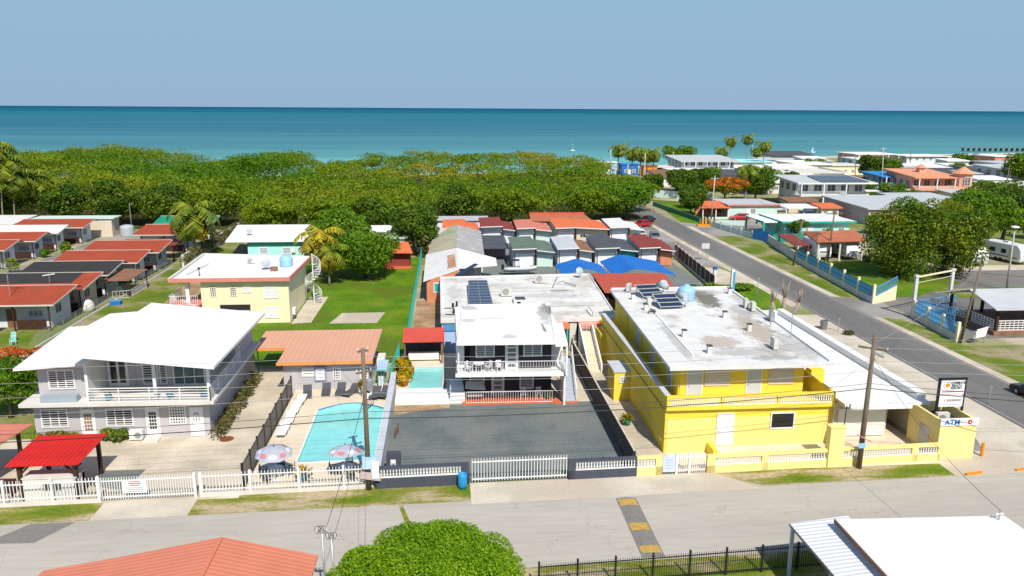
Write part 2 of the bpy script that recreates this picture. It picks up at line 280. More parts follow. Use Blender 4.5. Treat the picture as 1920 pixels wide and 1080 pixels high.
# ------------------------------------------------------------------ mesh builder
class MB:
    def __init__(s): s.v=[]; s.f=[]; s.m=[]; s.c=0
    def mat(s,i): s.c=i; return s
    def add(s, vs, fs):
        o=len(s.v); s.v+= [tuple(p) for p in vs]
        for f in fs: s.f.append([i+o for i in f]); s.m.append(s.c)
        return s
    def box(s,x0,x1,y0,y1,z0,z1):
        if x0>x1: x0,x1=x1,x0
        if y0>y1: y0,y1=y1,y0
        v=[(x0,y0,z0),(x1,y0,z0),(x1,y1,z0),(x0,y1,z0),(x0,y0,z1),(x1,y0,z1),(x1,y1,z1),(x0,y1,z1)]
        return s.add(v,[(0,3,2,1),(4,5,6,7),(0,1,5,4),(1,2,6,5),(2,3,7,6),(3,0,4,7)])
    def bar(s,p,q,w,h=None,up=(0,0,1)):
        p=Vector(p);q=Vector(q);h=h or w;d=(q-p)
        if d.length<1e-6: return s
        d.normalize();u=Vector(up)
        if abs(d.dot(u))>.98:u=Vector((0,1,0))
        a=d.cross(u).normalized();b=a.cross(d)
        v=[]
        for e in (p,q):
            for i,j in((-1,-1),(1,-1),(1,1),(-1,1)): v.append(e+a*(i*w/2)+b*(j*h/2))
        return s.add(v,[(0,1,2,3),(7,6,5,4),(0,4,5,1),(1,5,6,2),(2,6,7,3),(3,7,4,0)])
    def cyl(s,p,q,r0,r1=None,n=8):
        p=Vector(p);q=Vector(q);r1=r0 if r1 is None else r1;d=(q-p).normalized()
        a=d.cross(Vector((0,0,1))) 
        if a.length<.1:a=Vector((1,0,0))
        a.normalize();b=d.cross(a);v=[]
        for e,r in((p,r0),(q,r1)):
            for i in range(n):
                t=2*math.pi*i/n;v.append(e+a*(r*math.cos(t))+b*(r*math.sin(t)))
        f=[(i,(i+1)%n,n+(i+1)%n,n+i) for i in range(n)]+[tuple(range(n-1,-1,-1)),tuple(range(n,2*n))]
        return s.add(v,f)
    def tube(s,pts,rs,n=6):
        pts=[Vector(p) for p in pts]
        if not hasattr(rs,'__len__'): rs=[rs]*len(pts)
        v=[];k=len(pts)
        for i,p in enumerate(pts):
            d=(pts[min(i+1,k-1)]-pts[max(i-1,0)]).normalized()
            a=d.cross(Vector((0,1,0.01)));a.normalize();b=d.cross(a)
            for j in range(n):
                t=2*math.pi*j/n;v.append(p+a*(rs[i]*math.cos(t))+b*(rs[i]*math.sin(t)))
        f=[]
        for i in range(k-1):
            for j in range(n): f.append((i*n+j,i*n+(j+1)%n,(i+1)*n+(j+1)%n,(i+1)*n+j))
        f.append(tuple(range(n-1,-1,-1)));f.append(tuple(range((k-1)*n,k*n)))
        return s.add(v,f)
    def lathe(s,c,prof,n=14):
        v=[];k=len(prof)
        for r,z in prof:
            for j in range(n):
                t=2*math.pi*j/n;v.append((c[0]+r*math.cos(t),c[1]+r*math.sin(t),c[2]+z))
        f=[]
        for i in range(k-1):
            for j in range(n): f.append((i*n+j,i*n+(j+1)%n,(i+1)*n+(j+1)%n,(i+1)*n+j))
        f.append(tuple(range(n-1,-1,-1)));f.append(tuple(range((k-1)*n,k*n)))
        return s.add(v,f)
    def slab(s,top,t):
        """polygon of 3-d points (counter-clockwise from above), thickness t below"""
        n=len(top);v=[tuple(p) for p in top]+[(p[0],p[1],p[2]-t) for p in top]
        return s.add(v,[tuple(range(n)),tuple(range(2*n-1,n-1,-1))]+[(i,n+i,n+(i+1)%n,(i+1)%n) for i in range(n)])
    def poly(s,pts): return s.add(pts,[tuple(range(len(pts)))])
    def prof_x(s,prof,x0,x1):
        """closed (y,z) profile, extruded along x"""
        n=len(prof);v=[(x0,y,z) for y,z in prof]+[(x1,y,z) for y,z in prof]
        return s.add(v,[tuple(range(n)),tuple(range(2*n-1,n-1,-1))]+[(i,n+i,n+(i+1)%n,(i+1)%n) for i in range(n)])
    def prof_y(s,prof,y0,y1):
        n=len(prof);v=[(x,y0,z) for x,z in prof]+[(x,y1,z) for x,z in prof]
        return s.add(v,[tuple(range(n)),tuple(range(2*n-1,n-1,-1))]+[(i,n+i,n+(i+1)%n,(i+1)%n) for i in range(n)])
    def ring(s,poly,w,z0,z1):
        """low wall along a closed 2-d polygon (parapet), w wide, drawn inwards from a rectangle-like polygon"""
        cx=sum(p[0] for p in poly)/len(poly);cy=sum(p[1] for p in poly)/len(poly);n=len(poly)
        inn=[]
        for i in range(n):
            p=Vector(poly[i]);a=(Vector(poly[i-1])-p).normalized();b=(Vector(poly[(i+1)%n])-p).normalized()
            k=(a+b); sn=abs(a.x*b.y-a.y*b.x)
            q=p+k/max(sn,.3)*w
            if (Vector((cx,cy))-p).dot(k)<0: q=p-k/max(sn,.3)*w
            inn.append(q)
        v=[(p[0],p[1],z0) for p in poly]+[(p[0],p[1],z1) for p in poly]+[(p[0],p[1],z0) for p in inn]+[(p[0],p[1],z1) for p in inn]
        f=[]
        for i in range(n):
            j=(i+1)%n; f+=[(i,j,n+j,n+i),(n+i,n+j,3*n+j,3*n+i),(2*n+j,2*n+i,3*n+i,3*n+j)]
        return s.add(v,f)
    def build(s,name,mats,parent=None,smooth=False):
        me=bpy.data.meshes.new(name)
        ox,oy,oz=ORG.get(parent.name,(0,0,0)) if parent else (0,0,0)
        me.from_pydata([(x-ox,y-oy,z-oz) for x,y,z in s.v],[],s.f)
        if not isinstance(mats,(list,tuple)): mats=[mats]
        for m in mats: me.materials.append(W[m] if isinstance(m,str) else m)
        me.polygons.foreach_set('material_index',s.m)
        bm=bmesh.new();bm.from_mesh(me);bmesh.ops.recalc_face_normals(bm,faces=bm.faces);bm.to_mesh(me);bm.free()
        if smooth: me.polygons.foreach_set('use_smooth',[True]*len(me.polygons))
        me.update()
        o=bpy.data.objects.new(name,me);C.objects.link(o)
        if parent: o.parent=parent; ORG[o.name]=ORG.get(parent.name,(0,0,0))
        return o
ORG={}
KIDS={}
def tag(o,label=None,cat=None,group=None,kind=None):
    if label:o['label']=label
    if cat:o['category']=cat
    if group:o['group']=group
    if kind:o['kind']=kind
    return o
def thing(name,label,cat,loc=(0,0,0),rz=0,group=None):
    """Empty at a thing's base; parts built afterwards in world coordinates when rz is 0"""
    o=bpy.data.objects.new(name,None);C.objects.link(o);o.location=loc;o.rotation_euler=(0,0,rz);o.empty_display_size=.3
    ORG[o.name]=tuple(loc);tag(o,label,cat,group);return o
def local(o): ORG[o.name]=(0,0,0); return o          # parts of this thing are given in its own coordinates
def struct(name,mb,m): return tag(mb.build(name,m),kind='structure')
def copy_tree(o,parent=None):
    c=o.copy();C.objects.link(c)
    if parent is not None: c.parent=parent
    for ch in [k for k in o.children]: copy_tree(ch,c)
    return c
def again(o,label,loc,rz=None,scale=None,group=None):
    c=copy_tree(o);c.location=loc
    if rz is not None:c.rotation_euler=(0,0,rz)
    if scale is not None:c.scale=(scale,scale,scale) if not hasattr(scale,'__len__') else scale
    c['label']=label
    if group:c['group']=group
    return c
# ------------------------------------------------------------------ openings in walls.  P = bottom-left corner seen from outside, n = outward normal
def frame_axes(n):
    n=Vector((n[0],n[1],0)).normalized();u=Vector((-n.y,n.x,0));return n,u
def wbox(mb,P,n,u,a0,a1,z0,z1,d0,d1):
    P=Vector(P);v=[]
    for z in(z0,z1):
        for a,d in((a0,d0),(a1,d0),(a1,d1),(a0,d1)):
            q=P+u*a+n*d;v.append((q.x,q.y,P.z+z))
    mb.add(v,[(0,1,2,3),(4,5,6,7),(0,1,5,4),(1,2,6,5),(2,3,7,6),(3,0,4,7)])
def window(par,P,n,w,h,style='louvre',cols=2,fr='white',slat='white',glass='glass',rows=6,name='window',fw=.07):
    n,u=frame_axes(n);mb=MB();mb.mat(0);wbox(mb,P,n,u,0,w,0,h,-.01,.02)
    mb.mat(1)
    if style=='louvre':
        cw=(w-fw*(cols+1))/cols
        for c in range(cols):
            a=fw+c*(cw+fw)
            for r in range(rows):
                z=fw+(h-2*fw)*(r+.5)/rows;wbox(mb,P,n,u,a,a+cw,z-.022,z+.03,.02,.06)
    elif style=='grid':
        for c in range(1,cols): wbox(mb,P,n,u,w*c/cols-.035,w*c/cols+.035,0,h,.02,.06)
        for r in range(1,rows): wbox(mb,P,n,u,0,w,h*r/rows-.035,h*r/rows+.035,.021,.058)
    elif style=='shutter':
        for r in range(rows):
            z=h*(r+.5)/rows;wbox(mb,P,n,u,.02,w-.02,z-h/rows*.38,z+h/rows*.38,.02,.05)
    elif style=='plain':
        if cols>1:
            for c in range(1,cols): wbox(mb,P,n,u,w*c/cols-.03,w*c/cols+.03,0,h,.02,.05)
    o=mb.build(name,[glass,slat],par)
    f=MB();wbox(f,P,n,u,-.03,fw,-.03,h+.03,-.01,.075);wbox(f,P,n,u,w-fw,w+.03,-.03,h+.03,-.01,.075)
    wbox(f,P,n,u,fw,w-fw,-.03,fw,-.01,.073);wbox(f,P,n,u,fw,w-fw,h-fw,h+.03,-.01,.073)
    if style=='louvre':
        cw=(w-fw*(cols+1))/cols
        for c in range(1,cols):
            a=c*(cw+fw);wbox(f,P,n,u,a,a+fw,fw,h-fw,.0,.07)
    f.build('frame',fr,o);return o
def door(par,P,n,w,h,col='white',style='plain',fr='white',glass='glass'):
    n,u=frame_axes(n);mb=MB();wbox(mb,P,n,u,0,w,0,h,-.01,.05)
    if style=='panes':
        mb.mat(1)
        for c in range(3):
            for r in range(5): wbox(mb,P,n,u,w*(.2+.21*c),w*(.2+.21*c)+w*.17,h*(.30+.125*r),h*(.30+.125*r)+h*.095,.045,.062)
    if style=='bars':
        mb.mat(1)
        for r in range(5): wbox(mb,P,n,u,w*.16,w*.84,h*(.06+.19*r),h*(.06+.19*r)+h*.13,.045,.062)
    if style=='fan':
        mb.mat(1)
        for c in range(3):
            wbox(mb,P,n,u,w*(.22+.22*c),w*(.22+.22*c)+.05,h*.55,h*.66,.045,.062)
        for c in range(5):
            t=math.pi*(c+.5)/5;a=w/2+math.cos(t)*w*.17;z=h*.76+math.sin(t)*w*.17;wbox(mb,P,n,u,a-.04,a+.04,z-.035,z+.035,.045,.062)
    if style=='glass':
        mb.mat(1)
        for c in range(2): wbox(mb,P,n,u,w*(.09+.47*c),w*(.09+.47*c)+w*.33,h*.12,h*.9,.045,.062)
    o=mb.build('door',[col,glass],par)
    k=MB();wbox(k,P,n,u,w*.06,w*.06+.06,h*.45,h*.45+.05,.05,.12);k.build('handle','steel',o)
    f=MB();wbox(f,P,n,u,-.07,0,0,h+.07,-.01,.07);wbox(f,P,n,u,w,w+.07,0,h+.07,-.01,.07);wbox(f,P,n,u,0,w,h,h+.07,-.01,.068);f.build('frame',fr,o)
    return o
def railing(par,pts,z0,z1,m='white',pitch=.13,th=.03,rail=.05,name='railing',mids=0,nobal=False):
    mb=MB()
    for a,b in zip(pts[:-1],pts[1:]):
        za=a[2] if len(a)>2 else 0;zb=b[2] if len(b)>2 else 0
        a3=Vector((a[0],a[1],za));b3=Vector((b[0],b[1],zb));L=(b3-a3).length;k=max(1,int(L/pitch))
        mb.bar(a3+Vector((0,0,z1)),b3+Vector((0,0,z1)),rail)
        if not nobal: mb.bar(a3+Vector((0,0,z0)),b3+Vector((0,0,z0)),rail)
        for j in range(mids):
            z=z0+(z1-z0)*(j+(0 if nobal else 1))/(mids+(0 if nobal else 1));mb.bar(a3+Vector((0,0,z)),b3+Vector((0,0,z)),rail*.8)
        if nobal:
            k=max(1,int(L/1.8))
            for i in range(k+1):
                p=a3.lerp(b3,i/k);mb.bar(p+Vector((0,0,z0-.1)),p+Vector((0,0,z1)),rail)
        else:
            for i in range(k+1):
                p=a3.lerp(b3,i/k);mb.bar(p+Vector((0,0,z0)),p+Vector((0,0,z1)),th)
    return mb.build(name,m,par)
def balusters(par,a,b,z0,z1,m='white',pitch=.19,name='balustrade'):
    """turned balusters between two rails"""
    mb=MB();a=Vector(a);b=Vector(b);L=(b-a).length;k=max(2,int(L/pitch))
    for z,h in((z0+.03,.06),(z1-.03,.06)): mb.bar((a.x,a.y,z),(b.x,b.y,z),.12,h)
    for i in range(k):
        p=a.lerp(b,(i+.5)/k);hh=z1-z0-.12
        mb.lathe((p.x,p.y,z0+.06),[(.03,0),(.065,hh*.3),(.03,hh*.5),(.055,hh*.75),(.03,hh)],5)
    return mb.build(name,m,par)
# ------------------------------------------------------------------ leaf clouds
def leaf_object(name,cl,n,size,m,parent=None,org=None,up=.35,flat=1.0,shell=.72,nr=.45):
    """cl: array of ellipsoids (x,y,z,rx,ry,rz); n leaf quads spread near their surfaces"""
    cl=np.array(cl,float);wt=(cl[:,3]*cl[:,4]);wt/=wt.sum()
    idx=rng.choice(len(cl),n,p=wt);c=cl[idx]
    d=rng.normal(size=(n,3));d[:,2]+=up;d/=np.linalg.norm(d,axis=1)[:,None]
    rad=shell+(1.06-shell)*rng.random(n)**.6
    p=c[:,:3]+d*c[:,3:6]*rad[:,None]
    nn=d*np.array([.5,.5,.8])+rng.normal(size=(n,3))*nr;nn/=np.linalg.norm(nn,axis=1)[:,None]
    t=np.cross(nn,rng.normal(size=(n,3)));t/=np.linalg.norm(t,axis=1)[:,None];b=np.cross(nn,t)
    s=size*(.55+.9*rng.random(n))[:,None]
    v=np.empty((n,4,3));v[:,0]=p-t*s;v[:,1]=p-b*s*.55+nn*s*.12;v[:,2]=p+t*s;v[:,3]=p+b*s*.55+nn*s*.12
    if org is not None: v-=np.array(org)
    return quads(name,v.reshape(-1,3),m,parent)
def quads(name,v,m,parent=None):
    n=len(v)//4;me=bpy.data.meshes.new(name);me.vertices.add(n*4);me.vertices.foreach_set('co',v.astype('f').ravel())
    me.loops.add(n*4);me.loops.foreach_set('vertex_index',np.arange(n*4,dtype='i'))
    me.polygons.add(n);me.polygons.foreach_set('loop_start',np.arange(0,n*4,4,dtype='i'))
    me.materials.append(W[m] if isinstance(m,str) else m);me.update(calc_edges=True)
    o=bpy.data.objects.new(name,me);C.objects.link(o)
    if parent: o.parent=parent
    return o
def limbs(mb,base,h,r,n,spread,rr):
    """tapered trunk with limbs"""
    b=Vector(base);fork=h*.38;ln=rr.uniform(-.06,.06)*h
    mb.tube([b,b+Vector((ln*.3,0,fork*.5)),b+Vector((ln,0,fork))],[r*1.35,r,r*.85],8)
    for i in range(n):
        a=2*math.pi*i/n+rr.uniform(-.3,.3);e=spread*rr.uniform(.5,.8)
        p0=b+Vector((ln,0,fork*rr.uniform(.8,1)));p2=b+Vector((math.cos(a)*e,math.sin(a)*e,h*rr.uniform(.65,.85)))
        p1=p0.lerp(p2,.5)+Vector((0,0,-h*.03));mb.tube([p0,p1,p2],[r*.6,r*.38,r*.15],6)
def make_tree(name,label,cat,x,y,h,r,leaf='leafmid',n=2600,lsize=.3,base=.32,flat=.55,clumps=22,tr=.22,seed=1,group=None,bloom=None,up=.35,nr=.45):
    rr=random.Random(seed);t=local(thing(name,label,cat,(x,y,0),0,group))
    mb=MB();limbs(mb,(0,0,0),h,tr,5,r,rr);mb.build('trunk','bark',t,True)
    cz=h*(base+(1-base)*.5);rz=h*(1-base)*.5;cl=[]
    for i in range(clumps):
        a=rr.uniform(0,6.283);q=math.sqrt(rr.random())*.8;zz=rr.uniform(-.95 if base<.05 else -.55,.8)*math.sqrt(max(0,1-q*q))
        if n>50000:
            q=math.sqrt(rr.random());zz=math.sqrt(max(0,1-q*q))*.88;q*=.84;k=r*rr.uniform(.10,.25);w_=rr.uniform(.9,1.07);cl.append((math.cos(a)*q*r*w_,math.sin(a)*q*r*w_,cz+zz*rz*w_,k,k,k*flat));continue
        k=r*rr.uniform(.24,.42);cl.append((math.cos(a)*q*r,math.sin(a)*q*r,cz+zz*rz,k,k,k*flat))
    if n>5500: cl.append((0,0,cz,r*.86 if n>50000 else r*.80,r*.86 if n>50000 else r*.80,rz*.9 if n>50000 else rz*.82))
    leaf_object('crown',cl,n,lsize,leaf,t,up=up,nr=nr)
    if bloom:
        leaf_object('blossom',[(c[0],c[1],c[2]+c[5]*.25,c[3]*1.02,c[4]*1.02,c[5]) for c in cl],int(n*.7),lsize,bloom,t,up=1.1,shell=.95)
    return t
def make_palm(name,label,x,y,h,fr=2.6,nf=20,lean=(.0,.0),seed=1,group=None,leaf='palmgreen',dry=0,w=.14,droop=1.0):
    rr=random.Random(seed);t=local(thing(name,label,'palm tree',(x,y,0),0,group))
    lx,ly=lean;pts=[(lx*k*k,ly*k*k,h*k) for k in[0,.15,.35,.6,.8,1]]
    MB().tube(pts,[w*1.5,w*1.1,w,w*.9,w*.8,w*.7],8).build('trunk','palmbark',t,True)
    V=[];VD=[];top=Vector((lx,ly,h))
    for i in range(nf):
        a=2.399*i+rr.uniform(-.2,.2);k=i/nf;el=R(70-95*k*droop+rr.uniform(-8,8));L=fr*rr.uniform(.85,1.08)
        isdry=dry and k>1-dry;dst=VD if isdry else V
        hd=Vector((math.cos(a),math.sin(a),0));sd=Vector((-hd.y,hd.x,0));pos=top.copy();ang=el;ns=11;step=L/ns
        for j in range(ns):
            nd=hd*math.cos(ang)+Vector((0,0,math.sin(ang)));q=pos+nd*step
            wd=L*.24*math.sin(math.pi*min(.97,(j+1.2)/(ns+1)))
            for sgn in(-1,1):
                dn=Vector((0,0,-wd*rr.uniform(.45,.8)));o=sd*sgn*wd+nd*wd*.45+dn
                dst+= [tuple(pos),tuple(pos+o),tuple(pos+o*.98+nd*step*.35),tuple(q)]
            pos=q;ang-=R(11+6*k)*1.15
    quads('crown',np.array(V),leaf,t)
    if VD: quads('dry_fronds',np.array(VD),'palmyellow',t)
    cc=MB()
    for i in range(5):
        a=i*1.26;cc.lathe((lx+math.cos(a)*w*1.4,ly+math.sin(a)*w*1.4,h-.25),[(.02,-.13),(.11,-.05),(.12,.05),(.02,.15)],6)
    cc.build('coconut_cluster','leafolive',t,True)
    return t
def bush(name,label,x,y,r,h,leaf,n=260,ls=.1,seed=1,group=None,cat='bush'):
    rr=random.Random(seed);cl=[]
    for i in range(9):
        a=rr.uniform(0,6.28);q=rr.random()*.55*r;k=r*rr.uniform(.4,.6);cl.append((math.cos(a)*q,math.sin(a)*q,h*rr.uniform(.4,.72),k,k,h*.32))
    t=local(thing(name,label,cat,(x,y,0),0,group))
    MB().tube([(0,0,0),(0,0,h*.5)],[.04,.02],5).build('stem','bark',t)
    leaf_object('foliage',cl,n,ls,leaf,t);return t
def utext(s,P,size,n,m,par,name='lettering',extr=.006,bold=True,sx=1.0):
    """words as mesh, centred on P, facing n"""
    cu_=bpy.data.curves.new(name,'FONT');cu_.body=s;cu_.size=size;cu_.extrude=extr;cu_.align_x='CENTER';cu_.align_y='CENTER'
    if bold:cu_.offset=size*.018
    tmp=bpy.data.objects.new('tmp',cu_);C.objects.link(tmp);dg=bpy.context.evaluated_depsgraph_get()
    me=bpy.data.meshes.new_from_object(tmp.evaluated_get(dg));bpy.data.objects.remove(tmp);bpy.data.curves.remove(cu_)
    n=Vector((n[0],n[1],0)).normalized();u=Vector((-n.y,n.x,0));o0=Vector(ORG.get(par.name,(0,0,0)))
    Mx=Matrix(((u.x*sx,0,n.x,P[0]-o0.x),(u.y*sx,0,n.y,P[1]-o0.y),(0,1,0,P[2]-o0.z),(0,0,0,1)));me.transform(Mx)
    me.materials.clear();me.materials.append(W[m]);o=bpy.data.objects.new(name,me);C.objects.link(o);o.parent=par;return o
# ------------------------------------------------------------------ ground, roads, sea
def sheet(name,pts,z,m,kind='structure',lab=None,cat=None):
    mb=MB();mb.poly([(p[0],p[1],z) for p in pts]);o=mb.build(name,m);o['kind']=kind
    return o
def rect(x0,x1,y0,y1): return [(x0,y0),(x1,y0),(x1,y1),(x0,y1)]
W['land']=ramp_mat('dry ground with patchy grass',(.40,.34,.25),(.27,.26,.13),(.46,.40,.31),.09,.36,.64,fine=6,fvar=.3,c4=(.17,.21,.05),s4=.03)
W['lawn']=ramp_mat('bright lawn',(.062,.155,.005),(.105,.205,.007),(.19,.22,.02),.22,.36,.70,fine=5,fvar=.42,bump=.08,bscale=6,c4=(.10,.15,.012),s4=.09)
W['strip']=ramp_mat('lawn strip with worn patches',(.085,.15,.010),(.14,.18,.02),(.31,.26,.16),.16,.36,.62,fine=8,fvar=.3,bump=.04)
W['verge']=ramp_mat('roadside grass and straw',(.10,.17,.008),(.19,.20,.03),(.42,.34,.21),.45,.38,.60,fine=9,fvar=.34,bump=.05,bscale=9,stretch=(.35,1.3,1))
W['road']=ramp_mat('sun bleached asphalt',(.37,.342,.292),(.415,.383,.328),(.455,.42,.36),.20,.3,.7,rough=.9,bump=.006,bscale=30,fine=3,fvar=.06,stretch=(.12,.9,1),c4=(.385,.357,.308),s4=.08,crack=.085)
W['road2']=ramp_mat('grey asphalt',(.125,.12,.113),(.155,.148,.14),(.19,.182,.17),.35,.3,.7,rough=.9,bump=.006,bscale=30,fine=14,fvar=.10,stretch=(1,.1,1),c4=(.20,.188,.172),s4=.06,crack=.07)
W['patch']=M('darker asphalt patch',(.20,.19,.17),.9,.12,3)
W['conc']=ramp_mat('stained concrete paving',(.41,.36,.275),(.53,.465,.36),(.62,.55,.44),.28,.32,.68,rough=.9,bump=.005,fine=5,fvar=.07,c4=(.45,.39,.295),s4=.15,crack=.2)
W['conclight']=ramp_mat('pale concrete apron',(.44,.395,.315),(.54,.485,.39),(.60,.54,.44),.35,.32,.68,rough=.9,bump=.005,fine=6,fvar=.07,crack=.16,c4=(.47,.41,.32),s4=.12)
W['deck']=ramp_mat('sandy pool deck',(.56,.47,.345),(.64,.55,.41),(.69,.60,.47),.4,.3,.7,rough=.85,bump=.004,fine=8,fvar=.05)
W['gravel']=ramp_mat('grey green gravel',(.105,.128,.126),(.138,.160,.156),(.17,.188,.180),.30,.3,.7,rough=.95,bump=.012,bscale=18,fine=16,fvar=.50,c4=(.165,.178,.165),s4=.25)
W['lot']=ramp_mat('worn grey lot',(.24,.225,.20),(.30,.28,.25),(.34,.32,.28),.15,.3,.7,fine=6,fvar=.12,c4=(.20,.19,.17),s4=.08)
W['yard']=ramp_mat('grey green yard paving',(.13,.15,.14),(.17,.19,.175),(.22,.23,.21),.2,.3,.7,fine=6,fvar=.15)
W['dirt']=ramp_mat('brown bare earth',(.26,.15,.07),(.34,.22,.12),(.42,.32,.20),.4,.35,.65,fine=6,fvar=.25)
W['sand']=ramp_mat('beach sand',(.50,.43,.32),(.58,.50,.38),(.64,.57,.45),.1,fine=2,fvar=.06)
W['forestfloor']=ramp_mat('leaf litter',(.05,.045,.02),(.07,.07,.02),(.09,.08,.03),.2)
coast=[(-900,215),(-400,262),(-200,285),(-100,292),(0,300),(60,322),(110,352),(170,392),(240,424),(300,432),(420,470),(700,520),(1500,700)]
land=[(-900,-400),(1500,-400)]+coast[::-1]
mb=MB();mb.slab([(x,y,0) for x,y in land],2.5);struct('ground',mb,'land')
sheet('beach',[(x,y-9) for x,y in coast]+[(x,y-.5) for x,y in coast[::-1]],.004,'sand')
# sea: colour of the water itself changes with distance from the shore (sand, seagrass, deep water)
m=bpy.data.materials.new('sea water');m.use_nodes=True;N=m.node_tree.nodes;L=m.node_tree.links;b=N['Principled BSDF']
b.inputs['Roughness'].default_value=.5;b.inputs['Specular IOR Level'].default_value=0
ge=N.new('ShaderNodeNewGeometry');sp=N.new('ShaderNodeSeparateXYZ');L.new(ge.outputs['Position'],sp.inputs[0])
ma=N.new('ShaderNodeMath');ma.operation='MULTIPLY';ma.inputs[1].default_value=-.22;L.new(sp.outputs[0],ma.inputs[0])
ad=N.new('ShaderNodeMath');ad.operation='ADD';L.new(sp.outputs[1],ad.inputs[0]);L.new(ma.outputs[0],ad.inputs[1])
n5=N.new('ShaderNodeTexNoise');n5.inputs['Scale'].default_value=.0016;n5.inputs['Detail'].default_value=6;mp=N.new('ShaderNodeMapping');mp.inputs['Scale'].default_value=(.16,1.0,1)
L.new(ge.outputs['Position'],mp.inputs[0]);L.new(mp.outputs[0],n5.inputs[0])
lg=N.new('ShaderNodeMath');lg.operation='LOGARITHM';lg.inputs[1].default_value=10;L.new(ad.outputs[0],lg.inputs[0])
wob=N.new('ShaderNodeMapRange');wob.inputs[1].default_value=.3;wob.inputs[2].default_value=.7;wob.inputs[3].default_value=-.22;wob.inputs[4].default_value=.22;L.new(n5.outputs[0],wob.inputs[0])
a2=N.new('ShaderNodeMath');a2.operation='ADD';L.new(lg.outputs[0],a2.inputs[0]);L.new(wob.outputs[0],a2.inputs[1])
rg=N.new('ShaderNodeMapRange');rg.inputs[1].default_value=2.4;rg.inputs[2].default_value=4.4;L.new(a2.outputs[0],rg.inputs[0])
rp=N.new('ShaderNodeValToRGB');e=rp.color_ramp.elements
for i,(p,c) in enumerate([(0,(.16,.40,.385)),(.07,(.12,.34,.345)),(.16,(.075,.225,.265)),(.27,(.050,.170,.23)),(.40,(.033,.150,.215)),(.50,(.028,.165,.215)),(.64,(.016,.115,.175)),(1,(.008,.080,.14))]):
    k=e[0] if i==0 else (e[-1] if i==7 else e.new(p));k.position=p;k.color=col4(c)
L.new(rg.outputs[0],rp.inputs[0])
ns=N.new('ShaderNodeTexNoise');ns.inputs['Scale'].default_value=.02;ns.inputs['Detail'].default_value=7;mp2=N.new('ShaderNodeMapping');mp2.inputs['Scale'].default_value=(.12,1,1)
L.new(ge.outputs['Position'],mp2.inputs[0]);L.new(mp2.outputs[0],ns.inputs[0]);r6=N.new('ShaderNodeMapRange');r6.inputs[1].default_value=.3;r6.inputs[2].default_value=.7;r6.inputs[3].default_value=.88;r6.inputs[4].default_value=1.1
L.new(ns.outputs[0],r6.inputs[0]);ml=N.new('ShaderNodeVectorMath');ml.operation='SCALE';L.new(rp.outputs[0],ml.inputs[0]);L.new(r6.outputs[0],ml.inputs['Scale']);L.new(ml.outputs[0],b.inputs['Base Color'])
W['sea']=m
sheet('sea',[(-70000,60),(70000,60),(70000,70000),(-70000,70000)],-.6,'sea')
# --- road in front (runs along x, very slightly turned) and the road on the right (runs along y)
def fy(x,b): return b+.029*x
def frect(x0,x1,b0,b1): return [(x0,fy(x0,b0)),(x1,fy(x1,b0)),(x1,fy(x1,b1)),(x0,fy(x0,b1))]
sheet('street',frect(-70,44.6,37.4,45.05)+[],.012,'road')
sheet('side_road',[(44.6,20),(50.8,20),(50.8,190),(51.5,230),(45.6,230),(44.7,170)],.014,'road2')
mk=MB()
for x,wd in((45.0,.1),(50.5,.1)): mk.poly([(x-wd/2,20,.02),(x+wd/2,20,.02),(x+wd/2,185,.02),(x-wd/2,185,.02)])
tag(mk.build('road_edge_lines',M('worn white line',(.36,.35,.33),.85,.25,2)),kind='structure')
sheet('verge',frect(-70,-21.2,45.05,47.2),.006,'verge'); sheet('verge',frect(-15.6,1.5,45.05,47.6),.006,'verge')
sheet('verge',[(17.9,47.6),(20.5,fy(20.5,45.3)),(34,fy(34,45.2)),(37.4,46.9),(35.4,48.9)],.006,'verge')
sheet('driveway_apron',frect(-21.2,-15.6,44.9,47.2),.009,'conclight')
sheet('driveway_apron',[(1.5,fy(1.5,44.6)),(20.5,fy(20.5,44.7)),(17.9,47.9),(1.5,47.5)],.0165,'conclight')
sheet('ground_patch',[(-26.0,42.2),(-24.4,44.3),(-21.9,44.3),(-23.2,42.1)],.0165,'patch')
sheet('ground_patch',[(-1.9,40.0),(-1.5,40.0),(-2.75,44.9),(-3.0,44.9)],.0165,'verge')
sheet('house_yard',rect(-46,-13.1,46.6,56.9),.008,'conc'); sheet('driveway',rect(-17.6,-13.1,56.9,72),.010,'conc')
sheet('gravel_patch',[(-23.3,49.0),(-23.1,51.2),(-20.3,51.2),(-20.6,48.2)],.0125,'gravel')
sheet('gravel_yard',rect(-4.3,12.4,47.7,61.6),.010,'gravel')
o=sheet('bare_earth_strip',[(-4.2,59.6),(-2.2,60.4),(.3,61.0),(.3,61.8),(-4.2,61.8)],.0145,'dirt')
sheet('alley',rect(12.6,15.6,48,82),.010,'conc'); sheet('side_path',rect(9.2,12.4,61.6,73),.012,'conc')
sheet('front_patio',rect(15.6,34.6,48.0,56),.011,'deck')
sheet('apron',[(34.2,46.0),(44.6,46.3),(44.6,88),(37,88),(35.6,78),(35.6,52),(34.2,52)],.009,'conclight')
sheet('ground_patch',[(37.3,49.8),(38.7,49.6),(40.6,54.2),(37.3,54.4)],.013,'lot')  # grey area of ground right of the booth
sheet('roadside_lawn',[(31,88.3),(41,88.3),(43.2,96),(43.4,104.5),(36.8,104.5),(31,100)],.008,'lawn')
sheet('concrete_pad',[(37.4,105),(44.2,105),(42.6,116),(39.2,117.5)],.010,'conc')
sheet('parking_lot',[(39.6,118.5),(44.6,116.5),(44.7,170),(36.2,166),(36.2,140),(37.5,127)],.009,'lot')
sheet('cabin_yard',rect(-2,36.5,97.5,150),.008,'yard')
sheet('bare_yard',rect(-3.5,0,74,98),.010,'dirt')
